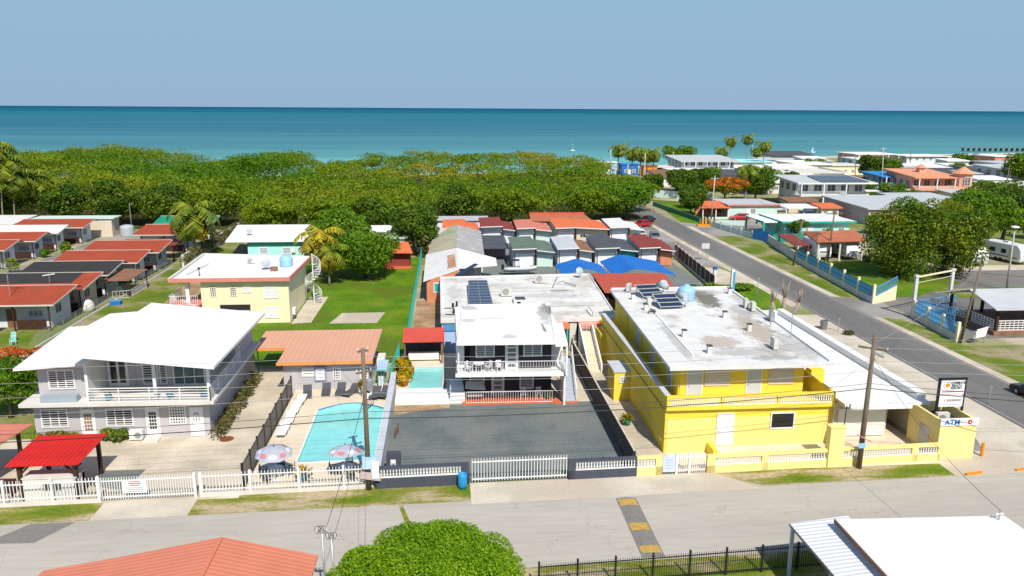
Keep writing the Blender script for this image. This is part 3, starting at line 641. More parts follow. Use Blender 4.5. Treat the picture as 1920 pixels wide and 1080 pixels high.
sheet('lawn',[(-30,73),(-3.9,73),(-3.6,128),(-22,130),(-34,112),(-30.5,104)],.006,'lawn')
sheet('lawn_slab',[(-13.1,87.7),(-7.7,87.7),(-7.1,92.4),(-12.2,92.4)],.03,'conc')
sheet('house_path',[(-17.4,88),(-15.2,88.4),(-15.0,101),(-17.4,101)],.014,'conc')
sheet('lawn_strip',[(-41.4,78),(-31.5,74),(-31,104),(-35,125),(-37,165),(-41.0,165)],.006,'strip')
sheet('dirt_track',[(-34,84),(-30.8,84),(-31.8,104),(-36.2,118)],.011,'dirt')
sheet('cabin_lane',[(-64,88),(-57,88),(-57,158),(-63.5,158)],.008,'lot')
sheet('lane_lawn',[(-57,88),(-55.4,88),(-55.4,122),(-57,122)],.010,'lawn')
sheet('side_yard',[(-48,57),(-30,57),(-31,75),(-41.6,78),(-46,92),(-64,92),(-64,57)],.0075,'strip')
sheet('roadside_verge',[(50.8,95),(53.2,95),(56.6,121),(58,160),(50.8,160)],.006,'strip')
sheet('roadside_verge',[(50.8,20),(75,20),(75,74.5),(54.2,74.5),(53.6,88),(50.8,88)],.006,'strip')
sheet('road_shoulder',[(50.8,95),(51.9,95),(52.0,160),(50.8,160)],.010,'conc');sheet('road_shoulder',[(50.8,20),(52.1,20),(51.7,88),(50.8,88)],.010,'conc');sheet('road_shoulder',[(43.2,92),(44.6,92),(44.6,166),(43.6,160)],.0115,'conc')
sheet('driveway',[(50.8,86.5),(55,84.5),(56,94),(50.8,97)],.0155,'lot')
sheet('park_tarmac',[(55.3,77),(140,77),(140,125),(78,112),(64,104),(56,95)],.008,'road2')
sheet('park_lawn',[(57,121),(56.5,96),(62,96),(74,104),(74,121)],.010,'lawn')
sheet('park_lawn',[(67,95),(90,95),(90,101),(67,100.5)],.012,'strip')
sheet('rv_pad',[(80,112.2),(100,112.2),(100,116),(80,116)],.014,'conclight')
sheet('garden_lawn',[(60,142),(69,142),(69,147),(60,148)],.012,'lawn')
sheet('garden_lawn',[(51.5,166),(57,162),(64,205),(56,210)],.010,'lawn')
sheet('forecourt',[(50.8,147),(60,147),(80,150),(80,169),(58,169),(50.8,166)],.009,'lot')
sheet('forest_floor',[(-200,165),(-60,162),(-37,160),(-20,140),(0,141),(2,154),(36,160),(45,172),(44,230),(60,310),(0,292),(-100,284),(-200,277)],.008,'forestfloor')
# speed hump with yellow bars
t=thing('speed_hump','worn asphalt speed hump with three yellow painted bars across the street','speed hump',(11.2,41.3,0))
hp=MB();x0,x1,y0,y1=10.6,11.9,38.0,44.7
hp.add([(x0,y0,.015),(x0,y1,.015),(x0+.45,y0,.085),(x0+.45,y1,.085),(x1-.45,y0,.085),(x1-.45,y1,.085),(x1,y0,.015),(x1,y1,.015)],[(0,1,3,2),(2,3,5,4),(4,5,7,6),(0,2,4,6),(1,7,5,3)])
hp.build('hump','patch',t)
for ya,yb,wx in((43.7,44.5,1.15),(40.75,41.6,1.15),(38.35,39.1,1.15)):
    q=MB();q.add([(x0+.1,ya,.04),(x0+.1,yb,.04),(x0+.45,ya,.09),(x0+.45,yb,.09),(x1-.45,ya,.09),(x1-.45,yb,.09),(x1-.1,ya,.04),(x1-.1,yb,.04)],[(0,1,3,2),(2,3,5,4),(4,5,7,6)])
    q.build('yellow_bar','yellowmark',t)
# ================================================================== lilac grey two-storey house, front left
S_=(0,-1)
h=thing('two_storey_house','large lilac grey two storey house with white folded roof and wraparound balcony','house',(-23.5,63,0))
mb=MB();mb.box(-29.9,-17.5,56.6,71,0,3.0);mb.box(-29.3,-25.7,56.6,70,3.26,5.85);mb.box(-25.7,-18.3,58.9,70,3.26,6.25);mb.box(-18.3,-17.35,64.2,70.2,3.26,6.2)
mb.build('wall','lilac',h)
mb=MB();mb.slab([(-30.3,55.5,3.25),(-16.7,55.2,3.25),(-16.7,70.4,3.25),(-30.3,70.4,3.25)],.25);mb.build('balcony_slab','slab',h)
mb=MB();mb.slab([(-25.8,54.3,7.26),(-16.2,54.2,6.2),(-15.9,69.2,6.2),(-25.5,69.2,7.26)],.2)
mb.box(-25.7,-25.5,57.2,69,6.0,7.05);mb.build('upper_roof','roofwhite',h)
mb=MB();mb.slab([(-30.2,55.3,6.0),(-25.3,55.3,6.32),(-25.3,70.4,6.32),(-29.6,70.4,6.03),(-29.9,66.6,6.0),(-31.4,66.6,5.9)],.18);mb.build('side_roof','roofwhite',h)
mb=MB();mb.prof_y([(-25.5,6.2),(-18.2,6.2),(-18.2,6.28),(-25.5,7.05)],58.95,69);mb.build('gable_wall','lilac',h)
# recessed balcony: side returns, glass wall, posts
MB().box(-20.95,-20.75,55.6,55.8,3.25,6.5).build('porch_post','white',h);MB().box(-17.2,-17.0,55.6,55.8,3.25,6.15).build('porch_post','white',h);MB().box(-25.75,-25.55,55.9,58.9,3.26,6.4).build('side_screen','white',h)
window(h,(-29.4,56.6,1.05),S_,1.85,1.38,'louvre',3,rows=7);window(h,(-24.85,56.6,1.0),S_,1.88,1.38,'louvre',3,rows=7,glass='dark')
window(h,(-20.35,56.6,1.05),S_,1.15,1.4,'grid',6,rows=6);window(h,(-28.55,56.6,4.0),S_,1.8,1.45,'louvre',3,rows=8)
window(h,(-22.85,58.9,3.4),S_,.75,1.9,'louvre',1,rows=9);window(h,(-22.05,58.9,3.4),S_,.3,1.9,'louvre',1,rows=9);window(h,(-21.6,58.9,3.4),S_,.5,1.8,'louvre',1,rows=9)
window(h,(-20.6,58.9,3.3),S_,2.3,2.4,'plain',3,glass='glassgreen')
window(h,(-18.3,60.2,3.5),(1,0),.9,1.9,'grid',3,rows=6);window(h,(-18.3,61.6,3.5),(1,0),1.3,1.9,'grid',4,rows=6);window(h,(-17.35,65.0,4.2),(1,0),.6,1.6,'louvre',1,rows=7);window(h,(-17.35,68.9,5.2),(1,0),.9,.5,'plain')
door(h,(-25.3,58.9,3.3),S_,1.35,2.15,'white','glass')
door(h,(-26.6,56.6,.05),S_,.9,2.2,'white','panes',glass='rustroof');door(h,(-22.0,56.6,.05),S_,.85,2.2,'white','panes');door(h,(-18.85,56.6,.05),S_,.85,2.2,'white','fan')
window(h,(-26.55,56.6,2.36),S_,.8,.22,'plain',3);window(h,(-21.95,56.6,2.36),S_,.8,.22,'plain',3)
railing(h,[(-25.5,55.6),(-16.95,55.35),(-16.95,64)],3.3,4.3,'tyrewhite',name='railing',mids=5,nobal=True,rail=.06)
mb=MB();mb.box(-28.9,-26.4,55.75,56.3,3.27,3.72);mb.build('planter_trough',M('pale blue grey paint',(.30,.36,.42),.6,.05,1),h)
mb=MB();mb.box(-22.15,-21.05,55.6,56.6,0,.12);mb.build('door_step','slab',h)
for i,(px,d) in enumerate(((-24.3,.0),(-20.0,.05),(-17.6,.02))):
    t=thing('potted_plant',['teal pot with leafy plant beside the glass balcony door of the lilac house','teal pot by the middle post of the lilac house balcony','teal pot in the right front corner of the lilac house balcony'][i],'plant pot',(px,56.0+d,3.25),group='teal pots on the balcony')
    MB().lathe((px,56.0+d,3.25),[(.16,0),(.26,.35),(.24,.4)],12).build('pot','potteal',t,True)
    leaf_object('foliage',[(0,0,.55,.25,.25,.22)],60,.09,'leafdark',t)
t=thing('outdoor_ac_unit','white boxy air conditioner outside the lilac house between hedge and door','air conditioner',(-22.7,56.2,0))
MB().box(-23.15,-22.25,56.0,56.4,.12,.8).build('case','white',t);MB().lathe((-22.7,55.99,.46),[(.25,0),(.25,.02)],12)
MB().cyl((-22.55,56.0,.46),(-22.55,55.97,.46),.24,n=14).build('fan_grille','steel',t)
def hedge(label,x0,x1,y0,y1,h_,leaf='hedge',n=900,ls=.11,seed=3):
    rr=random.Random(seed);cl=[];k=max(3,int(max(x1-x0,y1-y0)/.45))
    for i in range(k):
        for q in range(2):
            x=x0+(x1-x0)*((i+rr.random())/k) if x1-x0>y1-y0 else rr.uniform(x0,x1);y=y0+(y1-y0)*((i+rr.random())/k) if y1-y0>=x1-x0 else rr.uniform(y0,y1)
            cl.append((x,y,h_*rr.uniform(.4,.6),.4,.4,h_*.5))
    o=leaf_object('hedge',cl,n,ls,leaf);o.location=(0,0,0);return tag(o,label,'hedge')
hedge('clipped hedge under the left ground floor window of the lilac house',-29.6,-26.9,55.9,56.3,.8,seed=4)
hedge('clipped hedge between the two panelled doors of the lilac house',-25.2,-23.3,55.9,56.4,.9,seed=5)
hedge('long scrubby hedge along the driveway side wall of the lilac house',-17.2,-16.5,55.8,69,.9,'vine',1800,.12,6)
# ---- white picket fence along the street, and sliding gate
def fence_run(name,label,x0,x1,ya,yb,z0,z1,posts,mat='white',pitch=.20,plinth=None,extra=None,cat='fence',plm='slab',group=None,th=.04):
    t=thing(name,label,cat,((x0+x1)/2,(ya+yb)/2,0),0,group);k=(yb-ya)/(x1-x0)
    Y=lambda x: ya+(x-x0)*k
    mb=MB();n=int((x1-x0)/pitch)
    for i in range(n+1):
        x=x0+(x1-x0)*i/n;mb.box(x-th/2,x+th/2,Y(x)-.02,Y(x)+.02,z0,z1)
    for z in(z0+.18,z1-.22): mb.bar((x0,Y(x0)-.035,z),(x1,Y(x1)-.035,z),.05,.07)
    mb.build('pickets',mat,t)
    for x in posts:
        p=MB();p.box(x-.07,x+.07,Y(x)-.07,Y(x)+.07,0,z1+.08);p.build('post',mat,t)
    if plinth:
        p=MB();p.bar((x0,Y(x0),plinth/2),(x1,Y(x1),plinth/2),.14,plinth);p.build('plinth',plm,t)
    return t
fence_run('picket_fence','white picket fence in front of the red canopy and masonry kiosk',-40,-21.4,46.15,46.75,.3,1.65,[-34,-31,-27,-24.2,-21.5],plinth=.22)
g=fence_run('sliding_gate','white barred sliding gate with a red lettered notice across the lilac house drive',-21.3,-15.7,46.76,46.95,.12,1.6,[-15.75],cat='gate',pitch=.15)
fence_run('picket_fence','white picket fence in front of the large pool and parasols',-15.5,-5.25,46.97,47.3,.3,1.6,[-15.4,-12.4,-9.4,-6.6],plinth=.26)
t=thing('notice_board','white framed notice with red and grey lines hanging on the sliding gate','sign',(-19.3,46.7,.5))
MB().box(-20.05,-18.6,46.70,46.74,.55,1.42).build('board','tyrewhite',t)
q=MB()
for i,(a,b_) in enumerate(((-19.65,-18.95),(-19.7,-18.9),(-19.6,-19.0))): q.box(a,b_,46.69,46.70,1.28-.12*i,1.34-.12*i)
q.build('red_lines',M('red lettering',(.62,.12,.14),.7,.1,5),t)
q=MB()
for i in range(3): q.box(-19.8,-18.8,46.69,46.70,.88-.12*i,.92-.12*i)
q.build('grey_lines','steel',t)
# ---- canopies
t=thing('canopy','bright red ribbed canopy on four dark timber posts beside the street','canopy',(-24.6,49,0))
mb=MB();mb.slab([(-26.9,46.9,2.5),(-22.6,46.9,2.5),(-22.5,51.1,2.72),(-26.9,51.1,2.72)],.05);mb.build('roof','redsheet',t)
for (x,y) in((-26.3,47.3),(-23.0,47.3),(-23.0,50.7),(-26.3,50.7)):
    z=2.42+(y-47)*.05;p=MB();p.box(x-.11,x+.11,y-.11,y+.11,0,z)
    s1=1 if x<-25 else -1;s2=1 if y<49 else -1
    p.bar((x,y,z-.75),(x+s1*.6,y,z-.12),.11);p.bar((x,y,z-.75),(x,y+s2*.6,z-.12),.11);p.build('post','wood',t)
for x in(-26.4,-22.9):
    p=MB();p.bar((x,46.95,2.38),(x,51.05,2.60),.13,.16);p.build('beam','wood',t)
for y,z in((47.3,2.36),(50.7,2.53)):
    p=MB();p.bar((-26.8,y,z-.02),(-22.6,y,z-.02),.12,.12);p.build('beam','wood',t)
t=thing('canopy','faded salmon canopy at the left edge beside the bright red one','canopy',(-30.5,50,0))
mb=MB();mb.slab([(-34,48.1,2.7),(-28.9,48.1,2.7),(-27.9,52.6,2.95),(-34,52.6,2.95)],.06);mb.build('roof','salmonroof2',t)
for (x,y) in((-28.6,51.9),(-29.3,48.6)): MB().box(x-.1,x+.1,y-.1,y+.1,0,2.7).build('post','wood',t)
t=thing('masonry_kiosk','low white masonry counter with a square opening under the red canopy','kiosk',(-24.4,47.3,0))
mb=MB();mb.box(-26.15,-25.0,47.2,47.5,0,1.45);mb.box(-23.9,-22.95,47.2,47.5,0,1.45);mb.box(-25.0,-23.9,47.2,47.5,0,.55);mb.box(-25.0,-23.9,47.2,47.5,1.2,1.45)
mb.box(-26.15,-25.85,47.5,48.3,0,1.45);mb.box(-23.2,-22.95,47.5,48.3,0,1.45);mb.box(-26.15,-22.95,48.0,48.3,0,1.45);mb.build('wall','whitewarm',t)
MB().box(-26.2,-22.9,47.15,48.35,1.455,1.53).build('counter_top','slab',t)
t=thing('picnic_bench','dark brown slatted bench beneath the salmon canopy at the left edge','bench',(-27.6,48.2,0))
mb=MB();mb.box(-28.3,-27.2,47.9,48.4,.42,.48);mb.build('seat','wood',t);MB().box(-28.3,-27.2,48.42,48.47,.5,.95).build('backrest','wood',t)
for x in(-28.2,-27.3): MB().box(x-.04,x+.04,47.95,48.4,0,.42).build('leg','wood',t)
t=thing('manhole_cover','round dark rusty manhole cover on the driveway beside the lilac house','manhole cover',(-16.2,55.9,0))
MB().lathe((-16.2,55.9,.008),[(.52,0),(.5,.03)],18).build('cover','rust',t)
# ---- dark railing fence between drive and pool
t=thing('metal_fence','dark metal panel fence between the driveway and the pool deck','fence',(-13.0,56,0))
for i in range(9):
    y=47.6+i*2.1;MB().box(-13.06,-12.94,y-.05,y+.05,0,1.9).build('post','black',t)
    if i<8:
        mb=MB();
        for z in(.35,1.75): mb.bar((-13,y,z),(-13,y+2.1,z),.05)
        for k in range(12): yy=y+.08+k*.175;mb.box(-13.015,-12.985,yy,yy+.05,.1,1.75)
        mb.build('panel',M('brown grey mesh panel',(.12,.105,.095),.8,.2,2) if i==0 else bpy.data.materials['brown grey mesh panel'],t)
# ================================================================== pool area
arc=[(-10.2+5.2*k/10, 60.5+1.35*math.sin(math.pi*k/10)) for k in range(11)]
mb=MB();mb.slab([(x,y,.25) for x,y in rect(-12.85,-10.2,47.4,66.6)],.24);mb.slab([(x,y,.25) for x,y in rect(-5.0,-4.75,47.4,66.6)],.24)
mb.slab([(x,y,.25) for x,y in rect(-10.2,-5.0,47.4,51.0)],.24);mb.slab([(x,y,.25) for x,y in arc]+[(-5.0,66.6,.25),(-10.2,66.6,.25)],.24)
struct('pool_deck',mb,'deck')
W['poolwater']=ramp_mat('pool water',(.19,.58,.55),(.24,.63,.60),(.30,.68,.65),.25,.3,.7,rough=.08,bump=.012,bscale=2.2,fine=1.2,fvar=.05)
W['poolwater'].node_tree.nodes['Principled BSDF'].inputs['Specular IOR Level'].default_value=.5
t=thing('swimming_pool','large turquoise pool with an arched far end behind the picket fence','swimming pool',(-7.6,56,0))
mb=MB();mb.poly([(-10.2,51.0,.06),(-5.0,51.0,.06)]+[(x,y,.06) for x,y in arc[::-1]]);mb.build('water','poolwater',t)
mb=MB();P=[(-10.19,51.01),(-5.01,51.01)]+[(x,y-.01) for x,y in arc[::-1]]
for a,b_ in zip(P,P[1:]+P[:1]): mb.add([(a[0],a[1],.02),(b_[0],b_[1],.02),(b_[0],b_[1],.262),(a[0],a[1],.262)],[(0,1,2,3)])
mb.build('wall','poolwater',t)
mb=MB()
for a,b_ in zip(arc[:-1],arc[1:]): mb.bar((a[0],a[1]+.06,.275),(b_[0],b_[1]+.06,.275),.12,.06)
mb.build('coping','bluepad',t)
mb=MB();mb.bar((-10.27,51,.27),(-10.27,60.5,.27),.14,.05);mb.bar((-10.2,50.93,.27),(-5,50.93,.27),.14,.05);mb.bar((-4.93,51,.27),(-4.93,60.5,.27),.14,.05);mb.build('coping','white',t)
# sun loungers
def lounger(label,x,y,rz,m,group,back=38):
    t=local(thing('sun_lounger',label,'sun lounger',(x,y,.25),rz,group))
    b=R(back);mb=MB();mb.slab([(-.32,-.95,.34),(.32,-.95,.34),(.32,.35,.34),(-.32,.35,.34)],.04)
    mb.slab([(-.32,.35,.34),(.32,.35,.34),(.32,.35+.62*math.cos(b),.34+.62*math.sin(b)),(-.32,.35+.62*math.cos(b),.34+.62*math.sin(b))],.04);mb.build('sling',m,t)
    mb=MB()
    for s in(-1,1): mb.bar((s*.34,-.97,.32),(s*.34,.4,.32),.04);mb.bar((s*.34,.35,.32),(s*.34,.35+.64*math.cos(b),.32+.64*math.sin(b)),.04)
    mb.build('frame',m,t)
    for s in(-1,1):
        for yy in(-.75,.3): MB().bar((s*.32,yy,0),(s*.32,yy,.32),.045).build('leg',m,t)
    return t
g='charcoal sun loungers on the pool deck'
L0=lounger('charcoal lounger nearest the dark fence in the row by the lilac poolhouse wall',-11.6,63.9,R(8),'loungegrey',g)
again(L0,'charcoal lounger second from the dark fence, standing straight to the wall',(-10.1,64.3,.25),R(4))
again(L0,'charcoal lounger third from the dark fence, turned slightly left',(-8.9,64.3,.25),R(-2))
again(L0,'charcoal lounger fourth from the dark fence, slanting towards the potted plant',(-8.0,64.0,.25),R(-28))
again(L0,'charcoal lounger beside the utility pole, left one of the separate pair',(-5.9,63.2,.25),R(-14) if False else R(-10),group='pair of charcoal loungers')
again(L0,'charcoal lounger against the white side wall, right one of the separate pair',(-5.15,63.3,.25),R(-14),group='pair of charcoal loungers')
g='white plastic loungers beside the dark fence'
L1=lounger('white plastic lounger farthest from the street beside the dark fence',-12.0,60.4,R(0),'tyrewhite',g,20)
again(L1,'white plastic lounger second from the street beside the dark fence',(-12.05,58.4,.25),R(2));again(L1,'white plastic lounger nearest the street beside the dark fence',(-12.1,56.0,.25),R(-2))
again(L1,'white plastic lounger lying snug against the charcoal one nearest the dark fence',(-11.9,62.0,.25),R(-6))
# parasols with tables and chairs
def parasol(label,x,y,tilt,rz,pink):
    t=local(thing('parasol',label,'parasol',(x,y,.25),rz,'silver parasols by the pool'))
    MB().lathe((0,0,0),[(.28,0),(.28,.06),(.05,.1)],12).build('base','white',t);MB().cyl((0,0,.05),(0,0,2.15),.025,n=8).build('pole','steel',t)
    mb=MB();n=8;c=Vector((0,0,2.45));ring=[];mid=[]
    for j in range(n):
        a=2*math.pi*j/n+.2;ring.append(Vector((1.22*math.cos(a),1.22*math.sin(a),1.92)));mid.append(Vector((.66*math.cos(a),.66*math.sin(a),2.27)))
    rot=Matrix.Rotation(tilt,4,'X')
    f=lambda p: tuple(rot@(p-Vector((0,0,2.0)))+Vector((0,0,2.0)))
    for j in range(n):
        k=(j+1)%n;mb.mat(0);mb.add([f(c),f(mid[j]),f(mid[k])],[(0,1,2)]);a,b_,d,e_=mid[j],ring[j],ring[k],mid[k]
        mb.add([f(a),f(b_),f(d),f(e_)],[(0,1,2,3)])
    cv=mb.build('canopy',['umbgrey'],t)
    for j in range(n):
        k=(j+1)%n;A=mid[j].lerp(mid[k],.5)*.5+ring[j].lerp(ring[k],.5)*.5;nn=(ring[k]-ring[j]).normalized();uu=(A-mid[j].lerp(mid[k],.5)).normalized();q=MB()
        pts=[f(A+nn*.26*math.cos(s_)+uu*.17*math.sin(s_)+Vector((0,0,.02))) for s_ in[2*math.pi*i/12 for i in range(12)]]
        q.poly(pts);q.build('printed_disc','umbpink' if j%2==pink else 'umbwhite',cv)
    MB().lathe(f(Vector((0,0,2.42))),[(.05,0),(.03,.1),(.01,.12)],8).build('finial','black',t)
    q=MB()
    for j in range(n): q.tube([f(Vector((0,0,2.38))),f(ring[j])],.012,4)
    q.build('ribs','steel',t)
def table(label,x,y,z=.25):
    t=thing('patio_table',label,'table',(x,y,z),group='white patio tables')
    MB().lathe((x,y,z+.68),[(.45,0),(.46,.04)],18).build('tabletop','tyrewhite',t)
    for i in range(4):
        a=i*1.571+.78;MB().bar((x+.3*math.cos(a),y+.3*math.sin(a),z),(x+.28*math.cos(a),y+.28*math.sin(a),z+.68),.04).build('leg','tyrewhite',t)
    return t
def chair(label,x,y,z,rz,m,group,first=[]):
    t=local(thing('plastic_chair',label,'chair',(x,y,z),rz,group))
    MB().box(-.23,.23,-.23,.22,.40,.44).build('seat',m,t)
    mb=MB();
    for i in range(5): mb.box(-.2+.09*i,-.15+.09*i,.2,.235,.5,.84)
    mb.box(-.23,.23,.2,.24,.82,.9);mb.box(-.23,.23,.19,.235,.44,.52);mb.build('backrest',m,t)
    mb=MB()
    for s in(-1,1): mb.box(s*.23-.025,s*.23+.025,-.2,.22,.62,.65);mb.box(s*.23-.02,s*.23+.02,-.2,-.16,.42,.62)
    mb.build('armrest',m,t)
    for s in(-1,1):
        for q in(-1,1): MB().bar((s*.22,q*.2,0),(s*.2,q*.19,.41),.04).build('leg',m,t)
    return t
parasol('silver parasol with pink and white discs on the deck left of the pool',-11.1,47.95+.35,R(6),.3,0)
parasol('silver parasol with pink and white discs over the front right pool corner',-6.55,47.95+.2,R(-8),.0,1)
table('round white table under the left parasol',-11.1,48.75);table('round white table under the right parasol by the utility pole',-6.55,48.75)
g='dark patio chairs round the parasol tables'
c0=chair('dark chair on the street side of the left parasol table',-11.6,48.1,.25,R(150),'loungegrey',g)
again(c0,'dark chair on the left of the left parasol table',(-12.0,48.9,.25),R(95));again(c0,'dark chair on the right of the left parasol table',(-10.2,49.0,.25),R(-80));again(c0,'dark chair on the pool side of the left parasol table',(-11.0,49.6,.25),R(0))
again(c0,'dark chair on the left of the right parasol table',(-7.5,48.9,.25),R(90));again(c0,'dark chair on the pool side of the right parasol table',(-6.5,49.6,.25),R(0));again(c0,'dark chair on the street side of the right parasol table',(-6.2,47.95,.25),R(175));again(c0,'dark chair on the right of the right parasol table by the pole',(-5.6,48.9,.25),R(-90))
def potplant(label,x,y,z,pot,leaf,r=.3,h=.75,n=220,ph=.35,ls=.14,seed=1):
    t=local(thing('potted_plant',label,'plant pot',(x,y,z)))
    MB().lathe((0,0,0),[(ph*.45,0),(ph*.7,ph),(ph*.62,ph+.02)],14).build('pot',pot,t,True)
    rr=random.Random(seed);V=[]
    for i in range(n//5):
        a=rr.uniform(0,6.28);e=R(rr.uniform(15,88));Ln=h*rr.uniform(.7,1.1);d=Vector((math.cos(a)*math.cos(e),math.sin(a)*math.cos(e),math.sin(e)));s=Vector((-math.sin(a),math.cos(a),0))*ls*.3
        p=Vector((0,0,ph))+d*.08;q=p+d*Ln*.6;e2=q+(d+Vector((0,0,-.5)))*Ln*.4
        V+=[tuple(p),tuple(q-s),tuple(e2),tuple(q+s)]
    quads('foliage',np.array(V),leaf,t);return t
potplant('dark green pot with spiky yellow green plant beside the loungers at the poolhouse wall',-7.0,64.1,.25,'potgreen','leafyellow',h=.9,n=300,ph=.5,seed=3,ls=.3)
potplant('leafy yellow green plant in a teal pot behind the picket fence between the two parasols',-9.3,48.1,.25,'potteal','leafyellow',h=.9,n=260,ph=.35,seed=5,ls=.26)
potplant('small green pot with a bright plant alone in the concrete alley',14.0,56.3,.01,'potgreen','leafyellow',h=.75,n=260,ph=.4,seed=8,ls=.26)
# ---- poolhouse with salmon roof
h=thing('poolhouse','low pale lilac poolhouse with flat salmon ribbed roof facing the pool','building',(-10.3,69.5,0))
mb=MB();mb.box(-13.8,-6.6,65.4,73.6,0,2.75);mb.build('wall','lilac',h)
mb=MB();mb.slab([(-14.15,64.7,2.95),(-6.2,64.7,2.95),(-6.0,74.0,3.15),(-17.0,74.0,3.15),(-17.0,68.7,3.02),(-14.15,68.7,3.02)],.12);rf=mb.build('roof','salmonroof',h)
mb=MB();mb.bar((-14.2,64.66,2.86),(-6.15,64.66,2.86),.08,.26);mb.bar((-17.0,68.66,2.94),(-14.15,68.66,2.94),.08,.24);mb.build('fascia','orangetrim',rf)
for x in(-16.7,): MB().cyl((x,69,0),(x,69,2.95),.05).build('post','black',h)
window(h,(-12.2,65.4,1.5),S_,1.0,.75,'shutter',1,fr='white',slat='white',rows=3);window(h,(-9.6,65.4,1.15),S_,.6,1.15,'grid',3,rows=5);window(h,(-7.3,65.4,1.2),S_,.62,1.15,'grid',3,rows=5)
t=thing('wall_sign','blue framed white sign with curved grey lines on the poolhouse wall','sign',(-10.7,65.3,1.3))
MB().box(-11.2,-10.2,65.28,65.36,1.05,2.35).build('frame',M('grey blue frame',(.22,.28,.48),.6,.1,2),t);MB().box(-11.08,-10.32,65.25,65.275,1.17,2.2).build('panel','tyrewhite',t)
q=MB()
for i,(a,b_,z) in enumerate(((-10.95,-10.45,1.95),(-10.9,-10.5,1.75),(-10.98,-10.42,1.35))): q.box(a,b_,65.24,65.25,z,z+.05)
q.build('lines','steel',t)
t=thing('cabinet','tall white cabinet standing left of the utility pole by the poolhouse','cabinet',(-6.5,63.2,.25))
mb=MB();mb.box(-6.95,-6.15,62.9,63.5,.25,1.2);mb.build('body','tyrewhite',t);MB().box(-6.98,-6.12,62.88,63.52,1.2,1.25).build('lid','white',t)
# ================================================================== charcoal two-storey house in the middle
h=thing('two_storey_house','charcoal fronted two storey house with white flat roof and long white balcony','house',(5.3,66,0))
mb=MB();mb.mat(0).box(1.45,9.0,63.2,72,0,2.85);mb.box(2.0,8.7,61.3,71,3.2,5.75);mb.mat(1).box(8.7,9.9,63.0,72,3.2,5.5);mb.box(.95,1.55,61.5,72,3.2,5.75)
mb.build('wall',['charcoal','white'],h)
mb=MB();mb.slab([(.9,59.5,5.98),(8.75,59.3,5.98),(9.95,71.6,5.98),(1.7,71.6,5.98)],.22);mb.slab([(8.76,59.5,5.7),(9.75,59.5,5.7),(10.3,66,5.7),(9.2,66,5.7)],.2)
mb.ring([(.9,59.5),(8.75,59.3),(9.95,71.6),(1.7,71.6)],.12,5.98,6.06);mb.build('roof','roofblk',h)
mb=MB();mb.slab([(.8,60.2,3.12),(9.85,59.9,3.12),(9.95,63.2,3.12),(.9,63.2,3.12)],.24);mb.build('balcony_slab','white',h)
MB().box(9.70,9.86,60.9,63.0,0,2.82).build('porch_post','white',h)
MB().box(9.62,9.78,59.55,59.75,3.12,5.5).build('porch_post','white',h);MB().box(1.0,1.12,60.25,60.4,3.1,5.8).build('porch_post','white',h)
railing(h,[(.95,63),(.88,60.28),(9.75,60.0),(9.8,62.9)],3.16,4.15,'tyrewhite',.22,th=.025)
mb=MB();mb.box(1.4,9.0,61.4,63.2,.0,.16);mb.box(9.0,11.0,61.2,62.0,.0,.14);mb.build('porch_floor','pinktile',h)
railing(h,[(1.7,61.55),(8.85,61.4)],.16,1.1,'tyrewhite',.2,th=.025,name='porch_railing')
window(h,(2.5,61.3,4.2),S_,1.5,1.25,'louvre',2,slat='greywall',glass='glassgreen',rows=7);window(h,(6.4,61.3,4.2),S_,1.5,1.25,'louvre',2,slat='greywall',glass='glassgreen',rows=7)
window(h,(2.05,63.2,.75),S_,1.2,1.35,'louvre',1,slat='greywall',glass='glassgreen',rows=7);window(h,(6.3,63.2,.7),S_,1.15,1.35,'louvre',1,slat='greywall',glass='glassgreen',rows=7)
door(h,(4.95,61.3,3.15),S_,.95,2.3,'white','bars',glass='glassgreen');door(h,(3.95,63.2,.16),S_,.95,2.2,'greywall','bars',glass='glassgreen')
# outside stair on the right
mb=MB();n=11
for i in range(n): mb.box(9.95,10.85,61.4+i*.28,61.4+(i+1)*.28,0,.16+i*.275)
mb.build('stair','stair',h)
railing(h,[(10.9,61.4,.1),(10.9,64.4,3.1)],.0,1.0,'tyrewhite',.2,name='stair_railing')
# balcony and porch furniture
g='white plastic chairs on the charcoal house'
c1=chair('tall white plastic chair in front of the upper door of the charcoal house balcony',4.35,60.75,3.12,R(10),'tyrewhite',g)
again(c1,'white chair left of the upstairs round table on the balcony',(1.9,60.75,3.12),R(60));again(c1,'white chair right of the upstairs round table on the balcony',(3.5,60.8,3.12),R(-60))
again(c1,'white chair second from the right on the orange porch',(6.5,62.3,.16),R(0));again(c1,'white chair at the right end of the orange porch',(7.8,62.3,.16),R(0))
table('white table between chairs on the charcoal house balcony',2.7,60.75,3.12)
t=thing('garden_swing','cream canopy swing seat at the left end of the orange porch','swing seat',(2.4,62.2,.16))
MB().slab([(1.6,61.8,1.35),(3.3,61.8,1.2),(3.2,62.7,1.55),(1.7,62.7,1.65)],.05).build('canopy','slab',t);MB().box(1.8,3.1,62.0,62.6,.5,.6).build('seat','slab',t)
for x in(1.7,3.2): MB().bar((x,62.6,.16),(x,62.4,1.5),.05).build('post','black',t)
bush('potted_shrub','small green shrub at the right end of the orange porch',8.6,62.0,.3,.9,'leafmid',120,.12,3)
